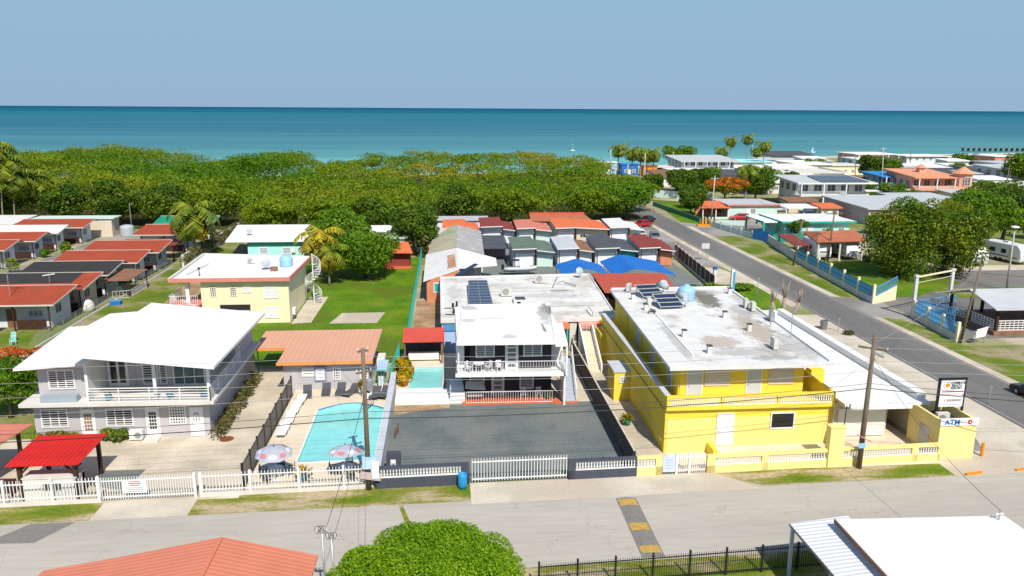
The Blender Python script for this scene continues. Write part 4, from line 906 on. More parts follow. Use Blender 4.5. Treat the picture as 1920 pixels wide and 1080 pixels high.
# small pool with white terrace
t=thing('plunge_pool','small turquoise rectangular pool left of the charcoal house','swimming pool',(-1.7,68,0))
MB().poly([(-3.2,64.95,.08),(-.35,64.95,.08),(-.15,71.0,.08),(-3.0,71.0,.08)]).build('water','poolwater',t)
mb=MB();mb.ring([(-3.35,64.85),(-.2,64.85),(0,71.15),(-3.15,71.15)],.15,0,.30);mb.build('coping','slab',t)
mb=MB();mb.slab([(x,y,.24) for x,y in rect(-4.3,-3.35,64.84,75)],.23);mb.slab([(x,y,.24) for x,y in rect(0,1.4,64.84,75)],.23);mb.slab([(x,y,.24) for x,y in rect(-3.35,0,71.15,75)],.23);struct('pool_terrace',mb,'deck')
t=thing('white_terrace_wall','low broad white painted terrace in front of the small pool','wall',(-1.6,63,0))
mb=MB();mb.slab([(x,y,.36) for x,y in rect(-4.2,.35,61.8,64.83)],.35);mb.build('top','white',t)
mb=MB();mb.box(.36,1.5,62.2,64.4,0,1.3);mb.box(.36,1.6,61.9,62.2,0,1.0);mb.build('side_block','white',t)
for i in range(3):
    MB().box(.3,1.62,61.87-.0,61.9,.3+i*.35,.36+i*.35).build('ledge','greywall',t)
t=thing('dividing_wall','long pale lilac dividing wall between the large pool and the gravel yard','wall',(-4.5,58,0))
MB().box(-4.72,-4.32,47.6,66.5,0,1.25).build('wall','greywall',t)
MB().box(-4.76,-4.28,47.56,66.54,1.253,1.3).build('coping','greywall',t)
bush('croton_bush','big yellow and green croton between the two pools',-3.7,67.6,.95,2.2,'leafyellow',900,.26,5)
bush('croton_bush','smaller croton in front of the big one between the two pools',-3.75,66.0,.6,1.5,'leafyellow',400,.24,6)
t=thing('orange_shelter','small open shelter with red tile roof at the far end of the small pool','shelter',(-2,73,0))
mb=MB();mb.slab([(-4.0,71.5,2.55),(-.05,71.5,2.55),(-.05,74.7,3.0),(-4.0,74.7,3.0)],.1);mb.build('roof','redtile',t)
for x in(-3.8,-.3): MB().box(x-.08,x+.08,71.7,71.86,.4,2.5).build('post','rustroof',t)
MB().box(-3.9,-.15,74.3,74.5,.4,2.7).build('back_wall','greyroof',t);MB().box(-3.5,-.6,72.6,73.3,.4,1.0).build('counter','white',t)
# mesh-fenced pump yard by the poolhouse
t=thing('mesh_enclosure','teal mesh enclosure full of pool gear right of the poolhouse','fence',(-5.3,69,0))
railing(t,[(-6.3,65.4),(-4.8,65.4),(-4.4,73.5)],.25,1.9,'teal',.25,name='mesh_panel')
MB().slab([(x,y,1.7) for x,y in rect(-6.0,-5.1,66,68.8)],.08).build('blue_cover','skyblue',t);MB().box(-6.3,-5.6,70,72.2,.1,1.3).build('pump_box','whitewarm',t);MB().cyl((-5.6,65.9,.2),(-5.6,65.9,1.1),.3,n=12).build('filter_tank','whitewall',t)
# front yard wall of gravel lot
def wall_bal(label,x0,x1,ya,yb,col,balcol,h_,z0,z1,ends=(.45,.45),mids=(),group=None):
    t=thing('balustrade_wall',label,'wall',((x0+x1)/2,(ya+yb)/2,0),0,group);k=(yb-ya)/(x1-x0);Y=lambda x:ya+(x-x0)*k
    mb=MB();mb.bar((x0,Y(x0),z0/2),(x1,Y(x1),z0/2),.22,z0);mb.bar((x0,Y(x0),(z1+h_)/2),(x1,Y(x1),(z1+h_)/2),.24,h_-z1)
    segs=[x0+ends[0]]+[v for c in mids for v in(c-.22,c+.22)]+[x1-ends[1]]
    edges=[(x0,segs[0])]+[(segs[i],segs[i+1]) for i in range(1,len(segs)-1,2)]+[(segs[-1],x1)]
    for a,b_ in edges:
        if b_-a>.02: mb.bar((a,Y(a),h_/2-.002),(b_,Y(b_),h_/2-.002),.22,h_-.006)
    mb.build('wall',col,t)
    for i in range(0,len(segs),2): balusters(t,(segs[i],Y(segs[i]),0),(segs[i+1],Y(segs[i+1]),0),z0,z1,balcol)
    return t
wall_bal('slate wall with white balusters in front of the gravel yard, left of its gate',-4.6,1.45,47.25,47.45,'slate','white',1.5,.72,1.36,ends=(.1,.5))
wall_bal('short slate wall with white balusters right of the gravel yard gate',8.0,12.65,47.6,47.75,'slate','white',1.4,.62,1.24,ends=(.5,.05))
wall_bal('short pale yellow wall end with white balusters beside the alley gate',12.66,14.4,47.75,47.8,'paleyellow','white',1.4,.62,1.22,ends=(.02,.45))
fence_run('sliding_gate','wide white barred gate of the gravel yard between two slate walls',1.65,7.9,47.45,47.6,.15,1.75,[],pitch=.19,cat='gate')
t=thing('trash_barrel','bright blue plastic barrel at the gate post of the gravel yard','barrel',(1.0,46.9,0));MB().lathe((1.0,46.9,0),[(.27,0),(.30,.3),(.30,.85),(.28,1.0),(.25,1.0),(.25,.3)],16).build('barrel','barrel',t,True)
t=thing('meter_pillar','slate pillar with white meter window in the gravel yard corner','pillar',(-3.5,49.2,0));MB().box(-4.0,-3.05,49.0,49.5,0,1.55).build('pillar','slate',t);MB().box(-3.72,-3.38,48.96,49.0,.6,1.15).build('meter_box','tyrewhite',t);MB().box(-3.66,-3.44,48.94,48.96,.68,.9).build('meter_glass','steel',t)
t=thing('fabric_screen_fence','long tall dark brown screen fence between the gravel yard and the alley','fence',(12.6,60,0))
for i in range(11): MB().box(12.5,12.6,47.9+i*2.5-.04,47.9+i*2.5+.04,0,1.75).build('post','black',t)
MB().box(12.45,12.5,47.9,73,0,1.7).build('screen',M('dark brown screen cloth',(.075,.065,.058),.85,.2,1.5,stain=(.14,.12,.10),sta=.3),t);MB().box(12.44,12.56,47.85,73,1.753,1.80).build('top_rail','beige',t)
t=thing('bicycle_rack','rusty tangled metal stand against the dividing wall in the gravel yard','stand',(-3.9,56,0))
mb=MB()
for k in range(3):
    c=Vector((-3.8+.1*k,55.3+.5*k,.35));mb.tube([c+Vector((0,.33*math.cos(a),.33*math.sin(a))) for a in[2*math.pi*i/12 for i in range(13)]],.02,4)
mb.bar((-3.8,55.2,.35),(-3.6,56.4,.75),.03);mb.build('frame','rust',t)
# ================================================================== long white-roofed block behind
h=thing('flat_roofed_block','long low block with stained white flat roof and sky blue side walls','building',(9,87,0))
mb=MB();mb.mat(0).box(-.1,17.2,76.4,97,0,3.05);mb.mat(1).box(-.15,2.9,76.2,76.4,0,2.2);mb.mat(2).box(-.15,2.9,76.1,76.4,2.2,3.05);mb.mat(1).box(-.3,-.1,76.2,93,0,3.05);mb.mat(1).box(16.6,17.2,76.0,76.4,0,3.05)
mb.build('wall',['whitewall','skyblue','deepblue'],h)
mb=MB();mb.slab([(-.4,76.0,3.3),(17.5,75.6,3.3),(18.6,97.6,3.3),(-.5,96.6,3.3)],.24);mb.ring([(-.4,76.0),(17.5,75.6),(18.6,97.6),(-.5,96.6)],.15,3.3,3.42);rf=mb.build('roof','roofdirty',h)
MB().bar((10.2,81,3.33),(16,81.2,3.33),.08,.05).build('roof_seam','steel',rf);MB().bar((4,88.3,3.33),(15,88.4,3.33),.05,.04).build('roof_seam','steel',rf)
for x0,x1 in((10.6,12.4),(13.4,17.0)):
    MB().slab([(x0,74.4,2.75),(x1,74.4,2.75),(x1,75.7,3.05),(x0,75.7,3.05)],.07).build('awning','orangeroof',h)
    MB().box(x0,x1,76.3,76.38,.1,2.5).build('doorway','dark',h)
MB().box(12.35,12.55,76.28,76.36,.1,2.6).build('door','teal',h);MB().box(12.6,13.3,75.9,76.4,0,3.1).build('pier','slab',h)
# things on that roof
t=thing('solar_array','tall dark blue solar array on the left of the stained white roof','solar panel',(3.3,85,3.3))
mb=MB();mb.slab([(2.55,79.4,3.55),(5.15,79.5,3.55),(5.05,91.4,4.05),(2.85,91.3,4.05)],.05);mb.build('cells','solar',t)
mb=MB()
for i in range(11):
    k=i/10;y=79.4+11.9*k;z=3.56+.5*k;xa=2.55+.3*k;xb=5.15-.1*k;mb.bar((xa,y,z),(xb,y,z),.07,.03)
for f_ in(0,.5,1): mb.bar((2.55+2.6*f_,79.4,3.56),(2.85+2.2*f_,91.3,4.06),.06,.03)
mb.build('frame','steel',t)
for x,y in((2.9,80),(4.9,80),(3.1,91),(4.9,91)): MB().box(x-.04,x+.04,y-.04,y+.04,3.3,3.55+(y-79.4)*.04).build('leg','steel',t)
t=thing('solar_array','narrow tilted dark solar panel at the back edge of the stained white roof','solar panel',(2.2,98,3.3))
mb=MB();mb.slab([(1.4,97.0,3.6),(2.0,96.6,3.6),(4.4,99,4.5),(3.9,99.5,4.5)],.05);mb.build('cells','solar',t);MB().bar((4.1,99.2,3.2),(4.1,99.2,4.45),.05).build('leg','steel',t)
def ac(label,x,y,z,rz=0,m='acbeige',w_=.9,h_=.7,g=None,nm='outdoor_ac_unit'):
    t=local(thing(nm,label,'air conditioner',(x,y,z),rz,g))
    MB().box(-w_/2,w_/2,-.17,.17,.1,.1+h_).build('case',m,t);q=MB();q.cyl((-.12,-.17,.1+h_/2),(-.12,-.20,.1+h_/2),h_*.38,n=14);q.build('fan_grille','steel',t)
    for s in(-1,1): MB().box(s*w_*.35-.03,s*w_*.35+.03,-.2,.2,0,.1).build('foot','steel',t)
    return t
ac('beige fan unit in the centre of the stained white roof right of the solar array',7.0,86.0,3.3,w_=1.3,h_=1.0)
ac('beige fan unit near the back edge of the stained white roof',11.6,92.6,3.3,w_=1.3,h_=1.0)
t=thing('roof_hatch','low white roof hatch with dark square top above the charcoal house','hatch',(8.4,83.4,3.3));MB().box(7.5,9.0,82.3,84,3.3,3.75).build('curb','white',t);MB().box(7.7,8.8,82.5,83.8,3.753,3.8).build('lid','greyroof',t)
def dish(label,x,y,z,az=2.2,r=.38,g='satellite dishes'):
    t=local(thing('satellite_dish',label,'satellite dish',(x,y,z),az,g))
    MB().cyl((0,0,0),(0,0,.7),.03,n=6).build('mast','steel',t)
    mb=MB();n=12;rings=[]
    v=[];
    for k in range(4):
        q=r*k/3
        for j in range(n):
            a=2*math.pi*j/n;v.append((q*math.cos(a),-.08-.25*(1-(q/r)**2)*r+q*math.sin(a)*.35,.85+q*math.sin(a)))
    mb.add(v,[(k*n+j,k*n+(j+1)%n,(k+1)*n+(j+1)%n,(k+1)*n+j) for k in range(3) for j in range(n)]);mb.build('reflector','tankgrey',t,True)
    MB().bar((0,-.1,.6),(0,-.55,.85),.025).build('arm','steel',t);return t
dish('satellite dish at the back edge of the stained white roof beside the blue tarpaulin',16.9,95.5,3.3,.3,.5)
mb=MB()
t=thing('roof_scrap','bent grey pipes and brackets lying at the back of the stained white roof','scrap metal',(13.5,90,3.3))
mb.bar((12.8,90,3.4),(13.6,92,4.2),.12);mb.bar((13.5,91.5,3.5),(14.4,91.2,3.9),.1);mb.bar((12.3,88.3,3.4),(14.4,88.4,3.4),.15,.1);mb.bar((14.4,91.5,3.6),(15.6,90.2,3.5),.14);mb.build('pipes','steel',t)
for i,(x,y) in enumerate(((.9,81.5),(.95,78.9))):
    t=thing('roof_vent_pipe',('upper' if i==0 else 'lower')+' of two black pipe clusters at the left edge of the stained white roof','pipe',(x,y,3.3),group='black pipe clusters')
    q=MB();q.bar((x-.9,y-.6,3.36),(x+.2,y-.6,3.36),.07);q.bar((x+.2,y-.6,3.36),(x+.25,y,3.36),.07);q.cyl((x,y,3.3),(x,y,3.75),.12);q.cyl((x+.4,y+.1,3.3),(x+.4,y+.1,3.9),.1);q.build('pipes','black',t)
t=thing('roof_vent_pipe','short black vent pipe on the white roof just behind the charcoal house','pipe',(7.6,80.2,3.3));MB().cyl((7.9,80.9,3.3),(7.9,80.9,3.9),.22).build('pipe','black',t)
# ================================================================== yellow two-storey building
h=thing('yellow_building','bright yellow two storey building with worn white flat roof and corner gallery','building',(21.5,63,0))
mb=MB();mb.mat(0).box(15.6,27.5,51.15,76,0,3.3);mb.mat(1).box(17.0,26.3,53.0,75,3.3,6.05);mb.build('wall',['yellow','yellow'],h)
mb=MB();mb.box(15.62,27.48,51.12,51.15,.0,2.6);mb.build('sunlit_tint_panel',M('yellow wall paint with sunlight in its colour',(.84,.68,.21),.75,.06,1.1,stain=(.70,.56,.20),sta=.2,stscale=1,stretch=(1,1,.15)),h)  # paler copy of the yellow paint, sunlight put into its colour
mb=MB();mb.slab([(15.75,51.5,6.28),(27.8,51.5,6.28),(28.9,76,6.28),(16.6,76,6.28)],.24);mb.build('roof','roofworn',h)
rf=[c for c in h.children if c.name.startswith('roof')][0]
mb=MB();mb.bar((27.7,52,6.36),(28.8,76,6.36),.18,.14);mb.bar((16.75,76,6.36),(28.8,76,6.36),.18,.14);mb.bar((18.2,54.0,6.30),(19.0,75,6.33),.12,.10);mb.build('parapet','roofwhite',rf)
# gallery parapet front + left
mb=MB();mb.box(15.45,27.75,50.85,51.1,3.3,3.62);mb.box(15.45,27.75,50.85,51.05,4.22,4.4)
for x in(15.45,19.4,23.5,27.55): mb.box(x,x+.2,50.86,51.04,3.62,4.22)
mb.build('gallery_parapet','yellow',h)
for a,b_ in((15.65,19.4),(19.6,23.5),(23.7,27.55)): balusters(h,(a,50.95,0),(b_,50.95,0),3.62,4.22,'white',.17)
mb=MB();mb.mat(0).box(15.45,15.6,51.1,74,0,4.25);mb.mat(1).box(15.602,15.72,51.1,74,3.31,4.3);mb.build('side_parapet',['yellow','greywall'],h);MB().box(27.45,27.6,51.1,58,3.3,4.5).build('side_parapet','yellow',h)
mb=MB();mb.box(15.4,15.8,51.1,74,4.303,4.36);mb.build('parapet_cap','greywall',h)
for y in(53.1,58.5,64,69.5): MB().box(16.9,17.1,y,y+.25,3.3,6.04).build('pilaster','yellow',h)
MB().bar((15.38,51.3,3.3),(15.38,74,3.3),.03,.05).build('conduit','black',h)
MB().bar((15.3,51.3,.9),(15.3,70,2.6),.03,.04).build('conduit','greywall',h)
for x in(17.55,22.0): door(h,(x,53,3.35),S_,1.05,2.2,'greywall','plain')
for x in(18.85,23.65): window(h,(x,53,4.35),S_,1.85,1.3,'shutter',1,fr='beige',slat='slab',glass='beige',rows=9)
door(h,(19.3,51.12,.5),S_,1.15,2.35,'white','plain')
window(h,(23.2,51.12,1.65),S_,1.75,1.2,'plain',1,glass='dark',fr='white')
for y in(56,61,66): door(h,(17.0,y,3.35),(-1,0),1.0,2.1,'greywall','plain')
mb=MB();
for x in(18.3,23.1): mb.box(x,x+.3,52.8,53,5.75,5.95)
mb.build('lamp_fitting','white',h)
mb=MB();mb.box(18.9,28.4,49.6,51.1,0,.42);mb.build('raised_step','deck',h);MB().box(18.6,18.9,49.7,51.1,0,.75).build('step_wall','yellow',h)
# low annex with parapet, right
h=thing('white_annex','low annex with bright white roof and long parapet along the side road','building',(32,64,0))
mb=MB();mb.mat(0).box(27.6,35.3,56.0,77,0,3.0);mb.mat(0).box(28.9,33.1,53.0,56,0,2.7);mb.mat(1).box(29.2,32.9,52.85,53.0,.1,2.25);mb.mat(0).box(35.1,35.3,53.0,56,0,2.9)
mb.build('wall',['beige','whitewarm'],h)
mb=MB();mb.slab([(28.95,51.6,3.12),(35.5,51.6,3.12),(35.5,77.5,3.12),(28.95,77.5,3.12)],.2);mb.build('roof','roofwhite',h)
mb=MB();mb.box(34.75,35.45,52.2,77.3,3.12,3.65);mb.box(29.2,35.45,76.9,77.3,3.12,3.5);mb.box(29.3,34.0,51.4,51.6,2.75,3.2);mb.box(29.0,29.12,55,70,3.12,3.3);mb.build('parapet','white',h)
MB().box(27.9,28.95,55,56,3.0,4.6).build('side_parapet','yellow',h)
# shed + alley stairs left of the yellow building
t=thing('yellow_shed','small flat roofed yellow shed with a block window against the yellow building','shed',(14.7,62.5,0))
MB().box(14.1,15.44,61.6,64.2,0,2.5).build('wall','yellow',t);MB().box(14.0,15.5,61.5,64.3,2.505,2.66).build('roof','greywall',t);window(t,(14.55,61.6,1.6),S_,.5,.5,'grid',3,rows=2)
t=thing('concrete_stair','pale concrete stair with white walls rising from the alley','stairs',(14,68,0))
mb=MB();n=16
for i in range(n): mb.box(13.35,14.45,69+i*.32,69+(i+1)*.32,0,.155*(i+1))
mb.build('steps','deck',t)
MB().prof_x([(68.8,0),(74.2,0),(74.2,3.2),(73.8,3.2),(68.8,.8)],13.2,13.34).build('side_wall','white',t);MB().prof_x([(68.8,0),(74.2,0),(74.2,3.2),(73.8,3.2),(68.8,.8)],14.46,14.6).build('side_wall','white',t)
railing(t,[(12.7,67),(13.2,67)],.1,1.2,'tyrewhite',.12,name='gate');railing(t,[(13.3,74.3),(15.0,74.3)],2.45,3.3,'tyrewhite',.14)
t=thing('yellow_stair','yellow walled stair with white landing rail behind the alley stair','stairs',(15.4,74,0))
mb=MB();mb.box(15.0,16.6,72,79,0,2.8);mb.build('wall','yellow',t);railing(t,[(15.0,79),(15.0,76.5),(16.5,76.5)],2.8,3.9,'tyrewhite',.16)
# alley gates and street wall
t=fence_run('alley_gate','narrow white barred gate beside the yellow front wall',15.35,17.4,47.8,47.85,.1,1.45,[15.4,16.3],pitch=.14,cat='gate')
t=thing('notice_board','pale blue notice with faint lines on the alley gate','sign',(14.9,47.7,.2));MB().box(14.45,15.3,47.72,47.76,.2,1.35).build('board',M('pale blue board',(.50,.58,.72),.6,.05,2),t)
q=MB()
for i in range(4): q.box(14.6,15.15,47.71,47.72,.45+.2*i,.51+.2*i)
q.build('faint_lines','stair',t)
wall_bal('long low yellow street wall with four white baluster panels',17.5,34.5,47.85,48.55,'paleyellow','white',1.3,.55,1.08,ends=(.55,.15),mids=(21.6,26.8,32.6))
t=thing('gate_pillar','tall stout pale yellow pillar rising from the street wall','pillar',(26.7,48.3,0));MB().box(26.1,27.15,47.95,48.55,0,2.9).build('pillar','paleyellow',t);MB().box(26.05,27.2,47.9,48.6,2.9,2.98).build('cap','paleyellow',t)
t=thing('entrance_railing','white barred entrance railings between the yellow building and the white annex','railing',(28,50,0));railing(t,[(27.7,51),(29.9,50.6)],.9,2.0,'tyrewhite',.15,name='upper_railing');railing(t,[(27.5,50.8),(27.6,48.9)],.1,1.6,'tyrewhite',.15,name='side_gate')
t=thing('antenna_mast','thin dark mast beside the entrance of the white annex','mast',(28.2,50,0));MB().cyl((28.2,50.2,0),(28.3,50.2,3.6),.04,n=6).build('mast','black',t);MB().bar((28.1,50.2,3.3),(28.8,50.2,3.3),.05).build('crossarm','steel',t)
# ATM booth + sign
t=thing('atm_booth','roofless pale yellow booth with a white ATM band at the street corner','booth',(35.9,50.2,0))
mb=MB();mb.mat(0).box(34.45,37.15,48.7,48.95,0,2.95);mb.box(34.45,34.65,48.95,52.2,0,2.9);mb.box(36.95,37.15,48.95,52.2,0,2.9);mb.box(34.45,37.15,52.2,52.4,0,2.9);mb.build('wall','paleyellow',t)
MB().box(34.66,36.94,48.96,52.19,2.1,2.2).build('inner_floor','greyroof',t)
MB().box(34.40,37.2,48.62,48.7,2.5,3.05).build('band','tyrewhite',t);utext('ATM',(35.25,48.60,2.77),.50,S_,M('navy lettering',(.01,.015,.10),.5,.05,2).name if False else 'bluepaint',t,sx=1.1)
MB().cyl((36.55,48.63,2.78),(36.55,48.6,2.78),.17,n=16).build('red_disc','red',t);utext('a',(36.55,48.585,2.80),.26,S_,'tyrewhite',t);MB().box(35.75,36.3,48.60,48.62,2.76,2.81).build('grey_line','steel',t)
MB().box(34.435,34.455,49.8,51.0,.3,1.9).build('machine_panel','steel',t)
ac('fan unit inside the top of the ATM booth behind the band',35.35,49.9,2.2,w_=.9,h_=.7)
t=thing('pylon_sign','two panel resort sign in a black frame above the ATM booth','sign',(36.2,50.4,2.2))
mb=MB();mb.box(35.1,35.22,50.3,50.5,2.2,5.35);mb.box(37.05,37.15,50.32,50.48,2.2,5.35);mb.box(35.1,37.2,50.3,50.5,5.28,5.4);mb.build('frame','black',t)
MB().box(35.23,37.12,50.34,50.44,4.15,5.27).build('upper_panel','tyrewhite',t);MB().box(35.23,37.05,50.34,50.44,3.25,4.05).build('lower_panel','tyrewhite',t)
for i,s_ in enumerate(('COMBATE','BEACH','RESORT')): utext(s_,(36.52 if i==0 else 36.42,50.325,5.05-.2*i),.235,S_,'charcoal',t,sx=1.0)
MB().cyl((35.75,50.34,4.88),(35.75,50.32,4.88),.16,n=16).build('orange_sun','orange',t)
q=MB();q.tube([(35.75+.3*math.cos(a),50.33,4.86+.24*math.sin(a)) for a in[R(60+i*20) for i in range(9)]],.02,4);q.build('grey_swirl','steel',t)
q=MB()
for k in range(10): q.box(35.36+.165*k,35.36+.165*k+.135,50.32,50.34,4.36,4.43)
q.build('red_line','red',t)
q=MB()
for k in range(7): q.box(35.45+.18*k,35.45+.18*k+.10,50.32,50.34,4.22,4.25)
for k in range(6): q.box(35.85+.18*k,35.85+.18*k+.12,50.32,50.34,3.66,3.82)
q.build('grey_lettering','steel',t);MB().cyl((35.65,50.34,3.76),(35.65,50.32,3.76),.06,n=10).build('orange_dot','orange',t)
t=thing('bollard','orange bollard on the corner apron beside the ATM booth','bollard',(38.0,48.9,0));MB().cyl((38.0,48.9,0),(38.0,48.9,1.0),.11,n=12).build('post','orange',t)
t=thing('parking_stop','low orange wheel stop on the ground by the ATM booth','wheel stop',(35.6,46.2,0));MB().bar((34.9,46.1,.08),(36.2,46.35,.08),.16,.15).build('block','orange',t)
t=thing('parking_stop','orange wheel stop at the right edge near the road corner','wheel stop',(41,47,0));MB().bar((38.8,46.5,.07),(41.5,46.9,.07),.14,.12).build('block','orange',t)
# rooftop equipment on the yellow building
def solar_heater(label,x,y,z,rz=R(10)):
    t=local(thing('solar_water_heater',label,'solar heater',(x,y,z),rz,'solar water heaters on the worn roof'))
    mb=MB();mb.slab([(-1.15,-.9,.25),(1.05,-.9,.25),(.95,1.15,.95),(-1.25,1.15,.95)],.08);mb.build('collector','solar',t)
    q=MB()
    for f_ in(0,.333,.667,1):
        q.bar((-1.15-.1*f_,-.9+2.05*f_,.27+.7*f_),(1.05-.1*f_,-.9+2.05*f_,.27+.7*f_),.035,.05)
    for s in(0,1): q.bar((-1.15+2.2*s,-.9,.27),(-1.25+2.2*s,1.15,.97),.06)
    q.build('frame','acbeige',t)
    MB().cyl((1.2,.9,.95),(1.6,-.2,.95),.3,n=14).build('tank','tankgrey',t,True)
    for (a,b_,c) in((-1.1,-.8,.25),(1,-.8,.25),(-1.1,1,.9),(.9,1,.9)): MB().bar((a,b_,0),(a,b_,c),.05).build('leg','steel',t)
    return t
solar_heater('solar water heater nearest the back edge of the worn roof, left of the blue tank',19.9,72.6,6.28)
solar_heater('solar water heater nearer the street on the worn roof',20.55,68.6,6.28,R(6))
t=thing('water_tank','pale blue ribbed plastic tank on the worn roof of the yellow building','water tank',(22.9,71.0,6.28));MB().lathe((22.9,71.0,6.28),[(.8,0),(.84,.1),(.80,.3),(.84,.5),(.80,.7),(.84,.9),(.82,1.1),(.55,1.35),(.25,1.42),(.25,1.55),(.2,1.55)],20).build('tank','tankblue',t,True)
dish('satellite dish between the two solar heaters on the worn roof',22.0,68.3,6.28,.6,.42);dish('satellite dish behind the farther solar heater on the worn roof',21.6,74.3,6.28,.2,.45)
g='beige roof vents on the worn roof'
vent_pos=[(19.0,58.9,'at the front left of the worn roof'),(24.3,64.4,'in the middle of the worn roof, right of the nearer solar heater'),(24.9,60.3,'nearer the street in the middle of the worn roof'),(28.0,73.3,'near the back right edge of the worn roof'),(18.1,67.5,'by the left edge of the worn roof beside the nearer heater'),(17.9,71.5,'by the left edge of the worn roof beside the farther heater'),(19.6,54.6,'close to the front left corner of the worn roof')]
for i,(x,y,s_) in enumerate(vent_pos):
    t=thing('roof_vent','stubby beige vent '+s_,'vent',(x,y,6.28),group=g);MB().box(x-.16,x+.16,y-.16,y+.16,6.28,6.85).build('stack','slab',t);MB().box(x-.2,x+.2,y-.2,y+.2,6.85,6.92).build('cap','greyroof',t)
g='air conditioners along the right edge of the worn roof'
ac('farthest of the fan units in the row along the right edge of the worn roof',27.5,67.8,6.28,R(80),'acbeige',.9,.75,g);ac('second farthest fan unit in the row along the right edge of the worn roof',27.7,66.6,6.28,R(80),'acbeige',.9,.75,g);ac('nearest of the fan units in the row along the right edge of the worn roof',28.0,63.2,6.28,R(80),'steel',.9,.75,g)
ac('fan unit standing alone near the front middle of the worn roof',24.9,55.3,6.28,R(85),'acbeige',.9,.8)
ac('fan unit near the left edge of the worn roof between the vents',18.8,69.2,6.28,R(85),'acbeige',.8,.7);ac('fan unit at the far left corner of the worn roof',18.3,75.0,6.28,R(60),'acbeige',.8,.7)
t=thing('tv_antenna','thin mast antenna near the right edge of the worn roof','antenna',(27.4,58,6.28));MB().cyl((27.4,58,6.28),(27.4,58,8.9),.035,n=6).build('mast','steel',t);q=MB();[q.bar((27.0,58,8.8-.2*i),(27.8,58,8.8-.2*i),.02) for i in range(4)];q.build('elements','steel',t)
t=thing('tv_antenna','bare mast with small arms further back on the right of the worn roof','antenna',(26.6,60.2,6.28));MB().cyl((27.2,61.5,6.28),(27.2,61.5,8.2),.03,n=6).build('mast','steel',t);q=MB();[q.bar((26.9,61.5,8.0-.25*i),(27.5,61.5,8.0-.25*i),.02) for i in range(3)];q.build('elements','steel',t)
t=thing('cable_coil','loose coil of dark cable at the left edge of the worn roof','cable',(18.5,66,6.28))
q=MB()
for k in range(3): q.tube([(18.3+.05*k+.3*math.cos(a),66.3+.3*math.sin(a),6.34+.05*k+.2*abs(math.sin(a))) for a in[2*math.pi*i/12 for i in range(13)]],.025,4)
q.build('coil','black',t)
# ================================================================== rows of cabins
def cabin_ridge(label,x0,x1,y0,y1,roof,wall='whitewall',z0=3.0,z1=3.85,wins=1,group=None,side='R',cat='cabin',lab2=None,dark=None):
    """long cabin: roof rises from the front eave to a ridge, drops behind; end wall with window"""
    t=thing('cabin',label,cat,((x0+x1)/2,(y0+y1)/2,0),0,group)
    yf=y0+1.9;zf=z0+(z1-z0)*1.9/(y1-y0)-.12;mb=MB();mb.prof_x([(yf,0),(y1+.6,0),(y1+.6,z0-.05),(y1,z1-.25),(yf,zf)],x0+.5,x1-1.3);mb.build('wall',wall,t);mb=MB();mb.box(x1-4.4,x1-1.35,y0+.9,y0+.98,0,1.1);mb.build('porch_screen','wood',t)
    for xx in(x1-.7,x1-4.4,x1-8): MB().bar((xx,y0+.4,0),(xx,y0+.4,z0-.05),.13).build('porch_post','wood',t)
    mb=MB();mb.slab([(x0,y0,z0),(x1,y0,z0),(x1,y1,z1),(x0,y1,z1)],.10);mb.slab([(x0,y1+.01,z1),(x1,y1+.01,z1),(x1,y1+1.2,z1-.45),(x0,y1+1.2,z1-.45)],.10);rf=mb.build('roof',roof,t)
    q=MB();q.bar((x0,y0-.03,z0-.05),(x1,y0-.03,z0-.05),.05,.16);xe=x1 if side=='R' else x0;q.bar((xe+.03,y0,z0-.05),(xe+.03,y1,z1-.05),.05,.16);q.bar((x0,y1,z1+.03),(x1,y1,z1+.03),.12,.05);q.build('fascia','acbeige',rf)
    n=(1,0);ym=(y0+y1)/2
    window(t,(x1-1.3,ym+.2,1.3),n,1.1,.9,'plain',2,fr='cargrey');window(t,(x1-3.6,yf,1.2),S_,1.6,.8,'louvre',3,rows=4)
    MB().box(x1-5.9,x1-4.9,yf-.08,yf,0,2.1).build('door','rustroof',t)
    if dark:
        q=MB();q.slab([(dark[0],dark[2],z0+.02+(dark[2]-y0)/(y1-y0)*(z1-z0)),(dark[1],dark[2],z0+.02+(dark[2]-y0)/(y1-y0)*(z1-z0)),(dark[1],dark[3],z0+.02+(dark[3]-y0)/(y1-y0)*(z1-z0)),(dark[0],dark[3],z0+.02+(dark[3]-y0)/(y1-y0)*(z1-z0))],.015);q.build('felt_patch','blackroof',rf)
    return t
g='cabins in the row beside the lawn strip'
cabin_ridge('red roofed white cabin nearest the street in the row beside the lawn strip',-56,-42.2,86.5,92.6,'redroof',group=g)
cabin_ridge('red roofed cabin with a black felt patch, second from the street beside the lawn strip',-56.5,-42.2,94.1,99.8,'redroof','beige',group=g,dark=(-56.4,-44.5,96.2,99.7))
cabin_ridge('black roofed cabin between red ones beside the lawn strip',-54,-42.6,102.1,107.4,'blackroof',group=g)
cabin_ridge('red roofed cabin right behind the black roofed one beside the lawn strip',-53.6,-42.0,110.3,115.6,'redroof',group=g)
cabin_ridge('red roofed grey cabin fifth from the street beside the lawn strip',-53.2,-41.8,118.2,124.4,'redroof','greywall',group=g)
cabin_ridge('small red roofed cabin with two wall fans behind the palm near the forest',-51.8,-42.4,135.0,141.5,'redroof','whitewall',group=g)
cabin_ridge('green roofed cabin farthest back beside the palm',-53.0,-42.2,147.8,152.8,'brightgreen','whitewall',group=g)
cabin_ridge('white roofed cabin corner at the left edge in front of the red roofed row',-62,-47.6,78.5,84.5,'tinwhite','greywall',z1=3.5)
t=thing('carport','low dark red lean-to roof between two red cabins near the palm','carport',(-47,130,0));MB().slab([(-51.5,127.6,2.5),(-42.5,127.6,2.5),(-42.5,131.5,2.9),(-51.5,131.5,2.9)],.1).build('roof','darkredroof',t)
